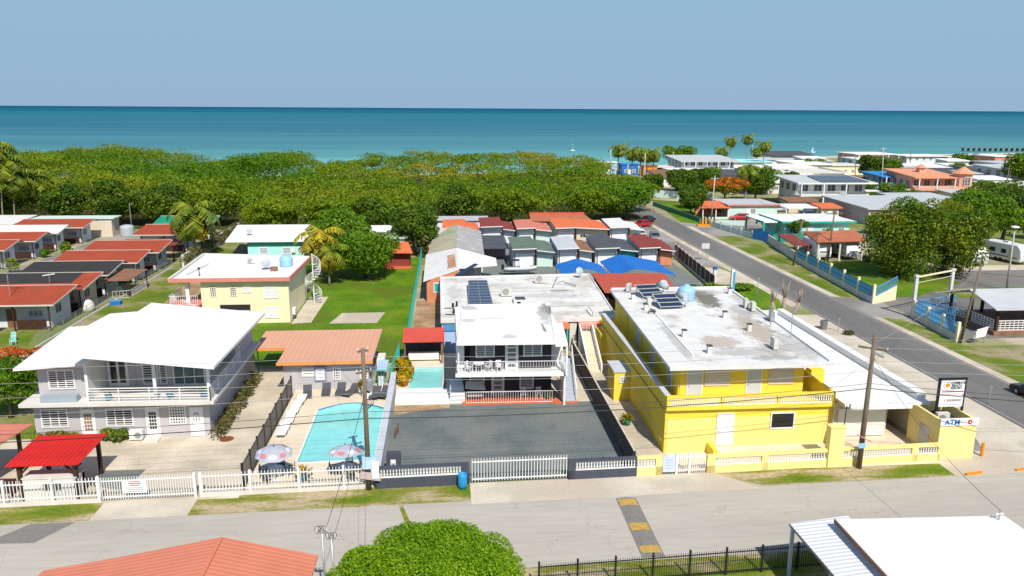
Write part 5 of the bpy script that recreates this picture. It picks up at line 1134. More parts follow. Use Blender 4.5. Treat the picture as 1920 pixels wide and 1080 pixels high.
for x in(-51,-43): MB().box(x-.07,x+.07,127.8,127.94,0,2.5).build('post','wood',t)
t=thing('porch_roof','rusty orange porch roof with white railing beside the black roofed cabin','porch',(-41.2,104.5,0));MB().slab([(-43.2,101.0,2.5),(-40.0,101.8,2.35),(-39.9,108.2,2.5),(-42.8,107.6,2.75)],.08).build('roof','rustroof',t)
for x,y in((-40.2,102.1),(-40.1,107.9)): MB().box(x-.07,x+.07,y-.07,y+.07,0,2.4).build('post','wood',t)
railing(t,[(-42,101.3),(-40.1,102.0),(-40.1,108)],.1,1.0,'whitewarm',.35,name='railing')
g='cabins across the lane at the far left'
for lab,x1,y0,y1,rf,x0 in (('red roofed cabin nearest at the far left edge across the lane',-65.0,121.2,125.8,'redroof',-80),('red roofed cabin second from the front across the lane at the far left',-64.6,129.5,133.8,'redroof',-82),('bright white roofed cabin between red ones across the lane',-64.8,137.6,141.6,'tinwhite',-85),('red roofed cabin farthest back across the lane at the far left',-63.5,144.2,149.4,'redroof',-76)):
    cabin_ridge(lab,x0,x1,y0,y1,rf,'whitewall',group=g)
t=thing('shed_roof','long pale gutter roof behind the farthest left red cabin','shed',(-70,154,0));MB().box(-76,-62,152.5,156,0,3.4).build('wall','beige',t);MB().box(-76.3,-61.5,152.2,156.3,3.4,3.55).build('roof','palegreen',t)
t=thing('shed_roof','white roofed shed at the far left edge beside the forest','shed',(-86,150,0));MB().box(-96,-77.5,148,156,0,3.2).build('wall','whitewall',t);MB().slab([(-96.5,147.5,3.2),(-77,147.5,3.2),(-77,156.5,3.7),(-96.5,156.5,3.7)],.15).build('roof','tinwhite',t)
t=thing('water_tank','squat grey round water tank at the end of the cabin lane','water tank',(-59.7,153.5,0));MB().lathe((-59.7,153.5,0),[(1.25,0),(1.28,.15),(1.22,.5),(1.28,.9),(1.22,1.3),(1.28,1.7),(1.0,2.0),(.3,2.15)],22).build('tank','tankgrey',t,True);MB().cyl((-59.7,155.8,0),(-59.7,155.8,6.0),.06).build('overflow_pipe','steel',t)
t=thing('concrete_wall','long low pale wall overgrown with dry creeper beside the lawn strip','wall',(-39.8,140,0));MB().box(-39.9,-39.6,122,166,0,1.9).build('wall','slab',t)
leaf_object('creeper',[(-39.7,y,1.3+.3*math.sin(y),.7,1.3,.8) for y in np.arange(123,166,1.3)],3600,.2,'vine',t,org=(-39.8,140,0))
t=thing('chainlink_fence','grey chain link fence on a low kerb along the row of cabins','fence',(-41.3,104,0));MB().box(-41.35,-41.2,80,122,0,.22).build('kerb','slab',t)
for i in range(15): MB().cyl((-41.3,80.5+i*2.95,0),(-41.3,80.5+i*2.95,1.5),.035,n=5).build('post','steel',t)
q=MB()
for z in(.5,1.0,1.48): q.bar((-41.3,80.5,z),(-41.3,121.8,z),.03)
for i in range(110): y=80.5+i*.375;q.bar((-41.3,y,.22),(-41.3,y+.3,1.48),.012);q.bar((-41.3,y+.3,.22),(-41.3,y,1.48),.012)
q.build('mesh','steel',t)
t=thing('white_paling','white paling fence corner between the lilac house and the cabins','fence',(-37,72,0));railing(t,[(-43,73.5),(-34.5,72.6),(-33.2,68)],.1,1.5,'tyrewhite',.2,name='paling')
dish('grey satellite dish on the red roof nearest the street at the far left',-49.5,88.2,3.3,.4,.5,'satellite dishes');
t=thing('tv_antenna','tall bare antenna mast on the red roof nearest the street at the far left','antenna',(-47.8,89,3.3));MB().cyl((-47.8,89,3.3),(-47.8,89,7.4),.04,n=6).build('mast','steel',t);q=MB();[q.bar((-48.6,89,7.2-.25*i),(-47.0,89,7.2-.25*i),.03) for i in range(4)];q.build('elements','steel',t)
t=thing('tv_antenna','white bow tie antenna on the second red roof from the street','antenna',(-46.6,95.5,3.2));MB().cyl((-46.6,95.5,3.2),(-46.6,95.5,4.6),.04,n=6).build('mast','steel',t);MB().bar((-47.3,95.5,4.4),(-45.9,95.5,4.6),.1).build('elements','white',t)
rr=random.Random(5)
for i,(x,y,r,hh,lab,lf) in enumerate(((-62.7,118.5,1.5,2.3,'big rounded grey green bush at the near left end of the cabin lane','leafolive'),(-63.5,136.6,1.1,1.7,'round bush in front of the white roofed cabin across the lane','leafdark'),(-62.6,135.0,1.2,1.6,'wide olive bush beside the round one on the cabin lane','leafolive'),(-64.5,131.5,.9,1.4,'small bush by the second red cabin across the lane','leafmid'))):
    bush('bush',lab,x,y,r,hh,lf,500,.16,i+3)
t=thing('trash_barrel','black bin on the cabin lane beside the big rounded bush','bin',(-59.6,119,0));MB().lathe((-59.6,119,0),[(.4,0),(.5,.9),(.52,1.0),(.1,1.1)],12).build('bin','black',t)
t=thing('trash_barrel','blue barrel in the messy yard at the left edge below the red cabins','barrel',(-41.5,77,0));MB().lathe((-43.8,76.5,0),[(.28,0),(.31,.4),(.28,.9)],12).build('barrel','barrel',t)
t=thing('storage_heap','white rounded covered heap against the chain link fence','cover',(-42.6,96,0));MB().lathe((-42.7,95.5,0),[(.8,0),(.9,.5),(.7,1.1),(.3,1.4)],12).build('cover','whitewarm',t,True)
t=thing('garden_table','blue grey plastic crate against the chain link fence beside the lawn strip','crate',(-40.5,98.5,0));MB().box(-41.1,-39.9,98.1,98.8,.0,.5).build('crate','bluepaint',t);MB().box(-41.15,-39.85,98.05,98.85,.5,.55).build('rim','bluelight',t)
g='turquoise chairs in the messy yard'
c2=chair('turquoise plastic chair by the nearest red cabin corner',-44.9,83.2,0,R(20),'aqua',g);again(c2,'turquoise plastic chair standing closer to the lilac house',(-44.2,81.6,0),R(-40))
# ---- central cabins
def cabin_pair(label,x0,xm,x1,y0,y1,roofA,roofB,wallA,wallB,group,zA=3.1,zB=2.75,bwin=False,doorcol='tyrewhite'):
    t=thing('cabin',label,'cabin',((x0+x1)/2,(y0+y1)/2,0),0,group)
    mb=MB();mb.mat(0).prof_x([(y0+1.25,0),(y1,0),(y1,zA+.4),(y0+1.25,zA-.1)],x0+.25,xm-.15);mb.mat(1).prof_x([(y0+1.5,0),(y1,0),(y1,zB+.2),(y0+1.5,zB-.25)],xm+.1,x1-.2);mb.build('wall',[wallA,wallB],t)
    mb=MB();mb.slab([(x0,y0,zA),(xm,y0,zA+.12),(xm,y1,zA+.65),(x0,y1,zA+.5)],.09);ra=mb.build('roof',roofA,t)
    mb=MB();mb.slab([(xm+.02,y0+.4,zB+.12),(x1,y0+.4,zB-.22),(x1,y1,zB+.15),(xm+.02,y1,zB+.5)],.09);rb=mb.build('roof',roofB,t)
    MB().bar((x0,y0-.02,zA-.04),(xm,y0-.02,zA+.08),.05,.14).build('fascia','white',ra);MB().bar((xm,y0+.38,zB+.08),(x1,y0+.38,zB-.26),.05,.13).build('fascia','white',rb)
    MB().bar((x0+.3,y0+.15,0),(x0+.3,y0+.15,zA-.1),.12).build('post','wood',t)
    MB().bar((xm,y0+.3,0),(xm,y0+.3,zA-.1),.13).build('post','wood',t);MB().box(xm-.15,xm+.1,y0+1.3,y1-.2,0,zB-.3).build('painted_gap_shade','dark',t);MB().box(x0+.6,xm-.5,y0+1.17,y0+1.25,.1,2.3).build('garage_door',doorcol,t)  # dark block between the units paints in the shade of the gap
    if bwin: window(t,(xm+.9,y0+1.5,1.1),S_,1.1,.7,'plain',2)
    else: MB().box(xm+.3,x1-.5,y0+1.42,y0+1.5,.1,2.0).build('garage_door',wallB,t)
    return t
g='cabins of the near row behind the blue tarpaulins'
cabin_pair('double cabin with green grey roofs behind the boat',10.4,14.1,17.0,117.3,126,'greenroof','greenroof','greywall','palegreen',g)
cabin_pair('double cabin with pale silver and rusty brown roofs, second in the near row',17.3,20.7,23.1,117.3,126,'tinsilver','rustroof','whitewall','whitewall',g)
cabin_pair('double cabin with dark grey roofs, third in the near row',23.2,27.0,30.0,117.3,127,'greyroof','greyroof','whitewall','teal',g,bwin=True)
cabin_pair('double cabin with dark red roofs and brick coloured end, nearest the side road',30.1,33.4,35.9,117.3,127,'darkredroof','darkredroof','whitewarm','brickorange',g)
g='cabins of the far row below the forest'
cabin_pair('double cabin with bright orange roofs at the left of the far row',-.2,4.0,6.4,139.5,147,'orangeroof','orangeroof','whitewall','whitewall',g)
cabin_pair('double cabin with crimson roofs in the far row',6.6,10.6,13.0,139.3,148,'darkredroof','darkredroof','whitewall','whitewall',g,zA=3.3)
cabin_pair('double cabin with faded salmon roofs in the far row',13.0,16.4,19.4,138.5,146,'salmonroof2','salmonroof2','whitewall','palegreen',g)
cabin_pair('double cabin with long orange wing roof in the far row',20.0,23.8,30.0,138.5,148,'orangeroof','orangeroof','whitewarm','beige',g,zB=3.0,bwin=True)
cabin_pair('double cabin with clean white roofs at the road end of the far row',30.0,33.6,36.2,138.6,147,'tinwhite','tinwhite','whitewall','whitewall',g,bwin=True)
t=thing('long_cabin','long terrace with orange brown roof and red trim directly under the trees','building',(22.8,152,0));MB().box(17.3,28,150,154,0,2.9).build('wall','pinkwall',t);MB().slab([(16.8,149.2,2.9),(28.8,149.2,2.9),(28,154.3,3.5),(17,154.3,3.5)],.12).build('roof','rustorange',t);MB().box(17,28,154.3,154.7,3.3,3.85).build('ridge_board','redtile',t)
t=thing('long_cabin','long blue grey flat roofed shed at the left end under the trees','shed',(3.5,152,0));MB().box(-1.5,8.4,150,155,0,3.0).build('wall','whitewall',t);MB().box(-1.9,8.8,149.6,155.4,3.0,3.15).build('roof','tinsilver',t)
t=thing('lean_to','low grey roofed lean-to with dusty pink wall between far row and green cabin','shed',(7,131,0));MB().box(5.4,10.2,128,134,0,2.2).build('wall','pinkwall',t);MB().slab([(5.0,123.5,2.2),(10.4,123.5,2.2),(10.4,134.3,2.6),(5.0,134.3,2.6)],.1).build('roof','greyroof',t)
# long sheds on the left
t=thing('metal_shed','long shed with white and rusty sheet roof and terracotta front wall','shed',(1,105,0))
mb=MB();mb.prof_y([(-2.2,0),(2.0,0),(2.0,3.7),(-2.2,2.85)],97.2,114.5);mb.build('wall','brickorange',t);MB().prof_y([(2.01,0),(5.2,0),(5.2,3.0),(2.01,3.7)],108,114.5).build('wall','whitewall',t)
mb=MB();mb.slab([(-2.6,96.6,2.85),(1.9,99.0,3.85),(1.9,114.6,3.95),(-2.6,114.6,2.95)],.08);mb.build('roof','tinwhite',t);MB().slab([(1.91,99.6,3.85),(7.3,106.0,2.9),(7.5,111.5,2.9),(1.91,114.6,3.95)],.08).build('roof','white',t)
window(t,(-1.3,97.2,1.3),S_,.8,1.2,'shutter',1,glass='teal',slat='teal',rows=5)
q=MB();
for i in range(7): q.slab([(.4+.1*(i%3),101+i*1.3,3.62+.02*(i%3)),(1.6-.1*(i%2),101+i*1.3,3.86),(1.6,102+i*1.3,3.88),(.5,102+i*1.3,3.65)],.01)
q.build('rust_patches',M('pale rust',(.52,.28,.17),.9,.35,2.5),t)
t=thing('metal_shed','long shed with patched green and grey corrugated roof behind the white rusty one','shed',(1.5,126,0))
MB().prof_y([(-1.8,0),(5.8,0),(5.8,2.8),(1.9,3.8),(-1.8,2.9)],115.6,137.5).build('wall','slab',t);MB().slab([(-2.4,115.2,2.9),(1.9,115.2,3.95),(2.3,138,3.95),(-1.4,138,2.9)],.08).build('roof','tinpatch',t);MB().slab([(1.91,115.2,3.95),(6.0,115.2,2.8),(6.6,138,2.8),(2.31,138,3.95)],.08).build('roof','tingrey',t)
t=thing('junk_pile','heap of brown palm debris and rusty scrap under the white roof edge','debris',(6,102,0));leaf_object('debris',[(5.5,101.8,1.0,2.0,1.6,1.0),(7.2,102.5,.9,1.6,1.5,.8)],700,.3,M('rusty debris',(.20,.09,.04),.9,.4,2,island=.6),t,org=(6,102,0))
t=thing('lawn_fence','tall green mesh fence between the bright lawn and the sheds','fence',(-3.7,100,0))
for i in range(20): MB().cyl((-3.85+i*.013,75+i*2.8,0),(-3.85+i*.013,75+i*2.8,1.9),.04,n=5).build('post','teal',t)
q=MB()
for z in(.1,1.0,1.88): q.bar((-3.85,75,z),(-3.6,128,z),.04)
for i in range(150): y=75+i*.354;q.bar((-3.85+.25*i/150,y,.1),(-3.85+.25*i/150,y,1.88),.016)
q.build('mesh','teal',t)
# blue tarpaulins
def tarp(label,x0,x1,xr,y0,y1,ze,zr):
    t=thing('tarpaulin_tent',label,'tent',((x0+x1)/2,(y0+y1)/2,0));rr=random.Random(int(x0*7));nx,ny=12,8;v=[];f=[]
    for j in range(ny+1):
        for i in range(nx+1):
            x=x0+(x1-x0)*i/nx;y=y0+(y1-y0)*j/ny;k=(x-x0)/(xr-x0) if x<xr else (x1-x)/(x1-xr);z=ze+(zr-ze)*k+rr.uniform(-.025,.025)-.06*math.sin(math.pi*j/ny)-(.25 if j==0 and 0<i<nx else 0)*0
            v.append((x,y,z))
    for j in range(ny):
        for i in range(nx): a=j*(nx+1)+i;f.append((a,a+1,a+nx+2,a+nx+1))
    mb=MB();mb.add(v,f);o=mb.build('tarpaulin','tarp',t);so_=o.modifiers.new('s','SOLIDIFY');so_.thickness=.05
    for x in(x0+.2,x1-.2):
        for y in(y0+.3,y1-.3): MB().cyl((x,y,0),(x,y,ze-.1),.05,n=6).build('pole','steel',t)
tarp('left and smaller of the two bright blue tarpaulin roofs',15.6,21.9,18.6,100.6,107.8,2.55,3.45);tarp('right and larger of the two bright blue tarpaulin roofs',22.3,30.6,25.2,99.6,109.6,2.6,3.6)
t=thing('carport','wide red ribbed carport roof behind the yellow building','carport',(23.5,93,0));MB().slab([(18.9,89.2,2.85),(27.6,88.6,2.85),(28.5,97.8,3.25),(19.0,98.3,3.25)],.08).build('roof','redtileX',t)
for x,y in((19.4,89.8),(23.3,89.5),(27.2,89.2),(19.4,97.6),(28,97.2)): MB().box(x-.07,x+.07,y-.07,y+.07,0,2.85).build('post','wood',t)
MB().box(19.3,28,97.9,98.1,0,2.7).build('back_wall','dark',t)
# boat on trailer
t=thing('motorboat','white and grey motorboat with black canopy on a trailer in front of the cabins','boat',(11,113.5,0))
mb=MB();P=[(8.2,.55,1.5),(9.0,.6,1.5),(11,.62,1.55),(13,.5,1.65),(14.4,.12,1.85)];v=[]
for x,wd,z in P: v+=[(x,113.5-wd*1.5,z),(x,113.5-wd,.95),(x,113.5,.7 if x<14 else 1.5),(x,113.5+wd,.95),(x,113.5+wd*1.5,z)]
mb.add(v,[(i*5+j,i*5+j+1,(i+1)*5+j+1,(i+1)*5+j) for i in range(4) for j in range(4)]+[(0,1,2,3,4)]+[(i*5,(i+1)*5,(i+1)*5+4,i*5+4) for i in range(4)]);mb.build('hull','greywall',t,True)
MB().box(11.2,13,112.9,114.1,1.6,1.95).build('foredeck','tyrewhite',t);MB().slab([(8.9,112.7,3.0),(11.1,112.7,3.1),(11.1,114.3,3.1),(8.9,114.3,3.0)],.07).build('canopy','black',t)
for x in(9,11):
    for y in(112.8,114.2): MB().bar((x,y,1.5),(x,y,3.0),.05).build('canopy_post','steel',t)
MB().box(7.7,8.2,113.2,113.8,1.1,2.1).build('outboard_motor','black',t);q=MB();q.bar((7.8,113,.55),(14.9,113.5,.6),.1);q.bar((7.8,114,.55),(14.9,113.5,.6),.1);q.build('trailer','steel',t)
for y in(112.6,114.4): MB().cyl((10,y-.1,.33),(10,y+.1,.33),.33,n=12).build('wheel','rubber',t)
t.scale=(.78,.78,.72)
# ================================================================== vehicles
def car(label,x,y,rz,paint,L=4.3,Wd=1.75,H=1.45,kind='hatch',group=None):
    t=local(thing('parked_car',label,'car',(x,y,0),rz,group));w=Wd/2
    if kind=='suv': lo=[(-L/2,.35),(-L/2,.95),(-L/2+.15,1.0),(L/2-.1,.9),(L/2,.6),(L/2,.3)];up=[(-L/2+.12,.98),(-L/2+.35,H),(L*.08,H+.02),(L*.27,.98)]
    elif kind=='sedan': lo=[(-L/2,.35),(-L/2,.8),(-L/2+.6,.92),(L*.2,.92),(L/2-.08,.75),(L/2,.5),(L/2,.3)];up=[(-L*.36,.9),(-L*.2,H),(L*.1,H),(L*.27,.9)]
    else: lo=[(-L/2,.35),(-L/2,.85),(-L/2+.2,.92),(L*.2,.92),(L/2-.1,.72),(L/2,.5),(L/2,.3)];up=[(-L*.46,.9),(-L*.36,H),(L*.06,H),(L*.27,.9)]
    mb=MB();n=len(lo)
    v=[(a,-w,b) for a,b in lo]+[(a,w,b) for a,b in lo];mb.add(v,[tuple(range(n)),tuple(range(2*n-1,n-1,-1))]+[(i,n+i,n+(i+1)%n,(i+1)%n) for i in range(n)])
    v=[(a,-w*(.96 if b<1 else .78),b) for a,b in up]+[(a,w*(.96 if b<1 else .78),b) for a,b in up];m_=len(up)
    mb.add(v,[tuple(range(m_)),tuple(range(2*m_-1,m_-1,-1))]+[(i,m_+i,m_+(i+1)%m_,(i+1)%m_) for i in range(m_)])
    o=mb.build('body',paint,t);bv=o.modifiers.new('b','BEVEL');bv.width=.06;bv.segments=2
    q=MB()
    def lerp(p,r,k): return (p[0]+(r[0]-p[0])*k,p[1]+(r[1]-p[1])*k)
    for s in(-1,1):
        a,b_,c,d=up;pts=[lerp(a,b_,.15),lerp(a,b_,.85),lerp(d,c,.85),lerp(d,c,.15)]
        ww=lambda z:w*(.96-(.18)*(z-.9)/(H-.9))+.012
        q.add([(p[0]+(.12 if i<2 else -.16),s*ww(p[1]),p[1]) for i,p in enumerate(pts)],[(0,1,2,3)])
    for (p,r,dx) in((up[0],up[1],-.015),(up[3],up[2],.015)):
        p1=lerp(p,r,.12);p2=lerp(p,r,.88);q.add([(p1[0]+dx,-w*.86,p1[1]+.01),(p1[0]+dx,w*.86,p1[1]+.01),(p2[0]+dx,w*.7,p2[1]+.01),(p2[0]+dx,-w*.7,p2[1]+.01)],[(0,1,2,3)])
    q.build('windows','glass',t)
    for sx in(-1,1):
        for sy in(-1,1):
            o=MB().cyl((sx*L*.31,sy*(w-.08),.32),(sx*L*.31,sy*(w+.03),.32),.32,n=14).build('wheel','rubber',t);MB().cyl((sx*L*.31,sy*(w+.03),.32),(sx*L*.31,sy*(w+.045),.32),.18,n=10).build('rim','steel',o)
    for s in(-1,1): MB().box(L/2-.06,L/2+.01,s*w*.6-.16,s*w*.6+.16,.55,.68).build('headlight','tyrewhite',t);MB().box(-L/2-.01,-L/2+.05,s*w*.7-.12,s*w*.7+.12,.65,.8).build('tail_light','red',t)
    return t
car('bright red hatchback parked in front of the garage of the orange porched house',66.0,169.6,R(175),'red',4.4)
car('dark red car nose-in at the head of the parking lot under the trees',41.5,160.3,R(210),'red',4.4,kind='sedan')
car('black car parked beside the red one under the trees',44.1,166.5,R(225),'carblack',4.5,kind='sedan')
car('grey silver car parked alone halfway down the parking lot',39.6,143.4,R(262),'cargrey',4.5,kind='suv')
car('dark blue SUV parked behind the teal flat roofed house',86.2,178.6,R(170),'carblue',4.8,kind='suv')
car('silver car under the white carport beside the teal house',80.5,183.5,R(170),'greywall',4.4,kind='hatch')
car('black car entering on the side road at the right edge',50.35,59.2,R(95),'carblack',4.6,kind='sedan')
car('dark car beside the white trailers under the red hut roof, left one',69.5,119.3,R(100),'carblack',4.4,kind='suv',group='dark cars by the trailers')
car('dark pickup sized car right of the white trailers by the big olive tree',72.6,120.5,R(80),'cargrey',4.6,kind='suv',group='dark cars by the trailers')
car('white van like car at the left of the cabins parking row',37.6,146.5,R(262),'carwhite',4.4,kind='suv')
def trailer(label,x,y,rz,L=7.2,Wd=2.45,H=3.1,g='white travel trailers',logo=True):
    t=local(thing('travel_trailer',label,'travel trailer',(x,y,0),rz,g));w=Wd/2
    pr=[(-L/2,.55),(-L/2,H-.25),(-L/2+.3,H),(L/2-.9,H),(L/2-.25,H-.6),(L/2,1.2),(L/2-.2,.55)]
    mb=MB();n=len(pr);v=[(a,-w,b) for a,b in pr]+[(a,w,b) for a,b in pr];mb.add(v,[tuple(range(n)),tuple(range(2*n-1,n-1,-1))]+[(i,n+i,n+(i+1)%n,(i+1)%n) for i in range(n)])
    o=mb.build('body','carwhite',t);bv=o.modifiers.new('b','BEVEL');bv.width=.12;bv.segments=2
    for s in(-1,1):
        q=MB();q.box(-L*.32,-L*.12,s*(w-.01),s*(w+.02),1.5,2.2);q.box(L*.02,L*.14,s*(w-.01),s*(w+.02),1.5,2.2);q.build('window','glass',t)
        q=MB();q.box(L*.2,L*.2+.7,s*(w-.01),s*(w+.025),.65,2.5);q.build('door','acbeige',t)
        q=MB();q.box(-L*.45,L*.42,s*(w-.01),s*(w+.015),.95,1.15);q.build('stripe','cargrey',t)
        for dx in(-.45,.45): MB().cyl((dx-.3,s*(w-.2),.35),(dx-.3,s*(w+.01),.35),.35,n=12).build('wheel','rubber',t)
    q=MB();q.bar((L/2-.3,-.6,.5),(L/2+1.1,0,.5),.1);q.bar((L/2-.3,.6,.5),(L/2+1.1,0,.5),.1);q.build('hitch','black',t);MB().box(-.5,.5,-.35,.35,H,H+.25).build('roof_unit','acbeige',t)
    if logo: MB().box(L/2-.12,L/2+.02,-.7,.7,1.35,1.6).build('grey_emblem','cargrey',t)
    return t
trailer('white trailer seen end on under the red hut roof, left one',62.0,124.6,R(-95),6.8)
trailer('white trailer under the red hut roof, right one with its window showing',66.6,124.6,R(-88),6.8)
trailer('white trailer with grey emblem on the pale pad behind the leaning tree trunk',84.6,118.2,R(-100),7.5)
trailer('white trailer at the right edge beyond the lamp post',91.8,119.5,R(-80),8.0)
trailer('dark shaded trailer under the big leafy tree left of the pale pad',80.4,119.5,R(-95),7.0,logo=False)
# ================================================================== houses on the right
def openings(t,x0,x1,y0,y1,z,wall_h,nf=3,ns=3,wh=1.1,ww=1.2,m='glass',fr='white',back=False):
    for i in range(nf):
        x=x0+(x1-x0)*(i+.5)/nf-ww/2;window(t,(x,y0,z),S_,ww,wh,'louvre',2,rows=4,glass=m,fr=fr)
    for i in range(ns):
        y=y0+(y1-y0)*(i+.5)/ns+ww/2;window(t,(x0,y,z),(-1,0),ww,wh,'louvre',2,rows=4,glass=m,fr=fr)
def house(label,x0,x1,y0,y1,h_,wall,roof,over=.6,th=.25,slope=(0,0),nf=3,ns=2,floors=1,balc=None,name='house',cat='house',parapet=None,trim=None,group=None):
    t=thing(name,label,cat,((x0+x1)/2,(y0+y1)/2,0),0,group);sl=slope
    if balc:
        bz=balc[3];mb=MB();mb.box(x0,x1,y0,y1,0,bz-.2);mb.prof_x([(y0+2,bz-.2),(y1,bz-.2),(y1,h_+sl[1]-.02),(y0+2,h_+sl[0]+(sl[1]-sl[0])*2/(y1-y0)-.02)],x0,x1);mb.build('wall',wall,t)
    else: MB().prof_x([(y0,0),(y1,0),(y1,h_+sl[1]-.02),(y0,h_+sl[0]-.02)],x0,x1).build('wall',wall,t)
    mb=MB();mb.slab([(x0-over,y0-over,h_+sl[0]+th),(x1+over,y0-over,h_+sl[0]+th),(x1+over,y1+over,h_+sl[1]+th),(x0-over,y1+over,h_+sl[1]+th)],th);rf=mb.build('roof',roof,t)
    if parapet: q=MB();q.ring([(x0-over,y0-over),(x1+over,y0-over),(x1+over,y1+over),(x0-over,y1+over)],.2,h_+th,h_+th+parapet);q.build('parapet',roof,rf)
    if trim: q=MB();q.bar((x0-over,y0-over-.03,h_+sl[0]+th/2),(x1+over,y0-over-.03,h_+sl[0]+th/2),.06,th+.1);q.bar((x0-over-.03,y0-over,h_+sl[0]+th/2),(x0-over-.03,y1+over,h_+sl[1]+th/2),.06,th+.1);q.build('fascia',trim,rf)
    fh=h_/floors
    for f_ in range(floors): openings(t,x0,x1,y0+(2 if balc and f_ else 0),y1,f_*fh+(.5 if balc and f_ else 1.1),fh,nf,ns,wh=1.9 if balc and f_ else 1.1,ww=min(2.2,(x1-x0)/nf*.6) if balc and f_ else 1.2)
    door(t,(x0+(x1-x0)*.36,y0,0.02),S_,1.0,2.1,'white')
    if balc:
        bx0,bx1,by,bz=balc;MB().box(bx0,bx1,by,y0+2,bz-.2,bz).build('balcony_slab',trim or 'white',t);railing(t,[(bx0,y0),(bx0,by),(bx1,by),(bx1,y0)],bz,bz+1.0,'white',.3,th=.05,name='railing')
        for x in np.linspace(bx0+.15,bx1-.15,max(2,int((bx1-bx0)/3.2))): MB().box(x-.13,x+.13,by+.02,by+.28,0,h_).build('column','white',t)
    return t
house('low teal trimmed aqua house with flat white roof across the side road',64.5,77.3,143,152.6,3.2,'aqua','roofwhite',over=.9,trim='teal',nf=4,ns=2)
t=thing('porch','teal arched porch on the left end of the aqua house','porch',(62.5,146,0));MB().box(60.8,63.7,144,153.5,3.0,3.2).build('roof','roofwhite',t);MB().prof_x([(143.9,2.3),(145,2.9),(146.5,2.9),(147.5,2.3),(147.5,3.25),(143.9,3.25)],60.6,60.8).build('arch','teal',t)
for x,y in((60.9,144.2),(60.9,153),(63.5,144.2)): MB().box(x-.15,x+.15,y-.15,y+.15,0,3.0).build('column','teal',t)
house('long low mint house with grey roof and orange trim behind the red hatchback',64.2,75.5,172,183,2.9,'palegreen','tinsilver',over=.5,trim='salmonroof2',nf=1,ns=1)
t=thing('porch','hipped orange roofed porch with dark railing left of the mint house','porch',(60.8,174,0));MB().slab([(57.4,170.8,2.6),(64.1,170.8,2.6),(64.1,178,3.3),(60.5,178,3.3)],.15).build('roof','orangeroof',t)
for x in(58,61,63.8): MB().box(x-.1,x+.1,171.2,171.4,0,2.6).build('post','white',t)
railing(t,[(58,171.3),(63.8,171.3)],.4,1.3,'wood',.18,th=.06);MB().box(58.2,64.1,177.2,178,0,2.6).build('back_wall','brickorange',t);MB().box(57.8,64.1,171.0,171.2,0,.45).build('base','palegreen',t)
t=thing('carport','white flat carport roof right of the mint house','carport',(78.5,172,0));MB().box(75.9,84,168.5,176,2.6,2.8).build('roof','white',t)
for x,y in((76.2,168.8),(83.6,168.8),(83.6,175.6)): MB().box(x-.1,x+.1,y-.1,y+.1,0,2.6).build('post','white',t)
h=house('white two storey house with large solar array and galleried upper floor',90,108,192,205,6.3,'whitewarm','tinsilver',over=1.4,floors=2,nf=5,ns=3,balc=(88.6,100.5,188.8,3.2),trim='white',slope=(-.4,.4))
q=MB();q.slab([(95.2,191.5,6.42),(107.5,191.5,6.42),(107.5,203,7.05),(96.5,203,7.05)],.08);pa=q.build('solar_array','solar',h)
q=MB();[q.bar((95.2+12.3*i/8,191.5,6.45),(96.5+11*i/8,203,7.08),.08,.04) for i in range(9)];[q.bar((95.2+.33*i,191.5+2.87*i,6.45+.157*i),(107.5,191.5+2.87*i,6.45+.157*i),.08,.04) for i in range(5)];q.build('frame','steel',pa)
house('dusty pink low house with pale grey gabled roof right of the solar roofed house',90.5,106,160,180,3.4,'pinkwall','tinsilver',over=.6,slope=(0,.5),nf=3,ns=4)
house('white low house with ribbed metal roof between the pink house and the villa',108,121,170,187,3.3,'whitewall','tinsilver',over=.5,slope=(0,.5),nf=3,ns=2)
h=house('peach two storey villa with clay tiled roofs, arches and a round turret',129,141,206,221,6.0,'peach','peachroof',over=.9,floors=2,nf=4,ns=4,balc=(128,138.5,202.8,3.1),trim='peachroof',slope=(0,1.2))
MB().lathe((142.6,206.2,0),[(2.3,0),(2.3,7.2),(2.9,7.3),(.1,9.1)],10).build('turret',['peach'],h)
MB().lathe((142.6,206.2,7.25),[(3.0,0),(1.6,.9),(.05,1.9)],10).build('turret_roof','peachroof',h);MB().box(134.8,136.6,214,215.8,6.5,8.2).build('chimney_tower','peach',h);MB().lathe((135.7,214.9,8.2),[(1.6,0),(.05,1.1)],8).build('tower_cap','peachroof',h)
q=MB();q.slab([(126.8,202,3.15),(146,199.5,3.15),(146,204,3.9),(128,206,3.9)],.2);q.build('lower_roof','peachroof',h)
for zz in(4.0,): window(h,(141.6,203.88,zz),S_,1.7,2.4,'louvre',2,rows=6)
house('vivid blue walled house with blue metal roof left behind the villa',126,137,217,228,5.6,'bluepaint','tinblue',over=.8,floors=2,nf=4,ns=3,slope=(-.3,.3),balc=(125.5,137,214.6,2.9))
house('low brown roofed building in front of the blue walled house',118,137,204,212.5,2.8,'beige','rustroof',over=.5,nf=3,ns=1)
house('beige flat roofed long building with dark window band',101,128,243,262,4.3,'beige','slab',over=.6,floors=1,nf=8,ns=3,parapet=.4)
house('beige flat roofed block left of the long dark windowed one',103,116,226,240,4.0,'beige','slab',over=.4,nf=3,ns=2,parapet=.3)
house('large white beach house with wide pale metal roof and front gallery',89,109,288,308,5.4,'whitewall','tinsilver',over=1.4,floors=2,nf=7,ns=4,slope=(-.4,.7),balc=(88.5,106,285.6,2.7))
house('white flat roofed low house in front of the large beach house',80,92,268,282,3.0,'whitewarm','roofwhite',over=.7,nf=4,ns=2)
house('bungalow with a black solar tiled roof below the large beach house',93,103,258,270,2.8,'whitewall','greyroof',over=1.0,nf=3,ns=2,slope=(-.3,.5))
house('white boxy house with pale roof right of the black roofed bungalow',104,116,262,276,3.6,'whitewall','roofwhite',over=.5,nf=4,ns=2)
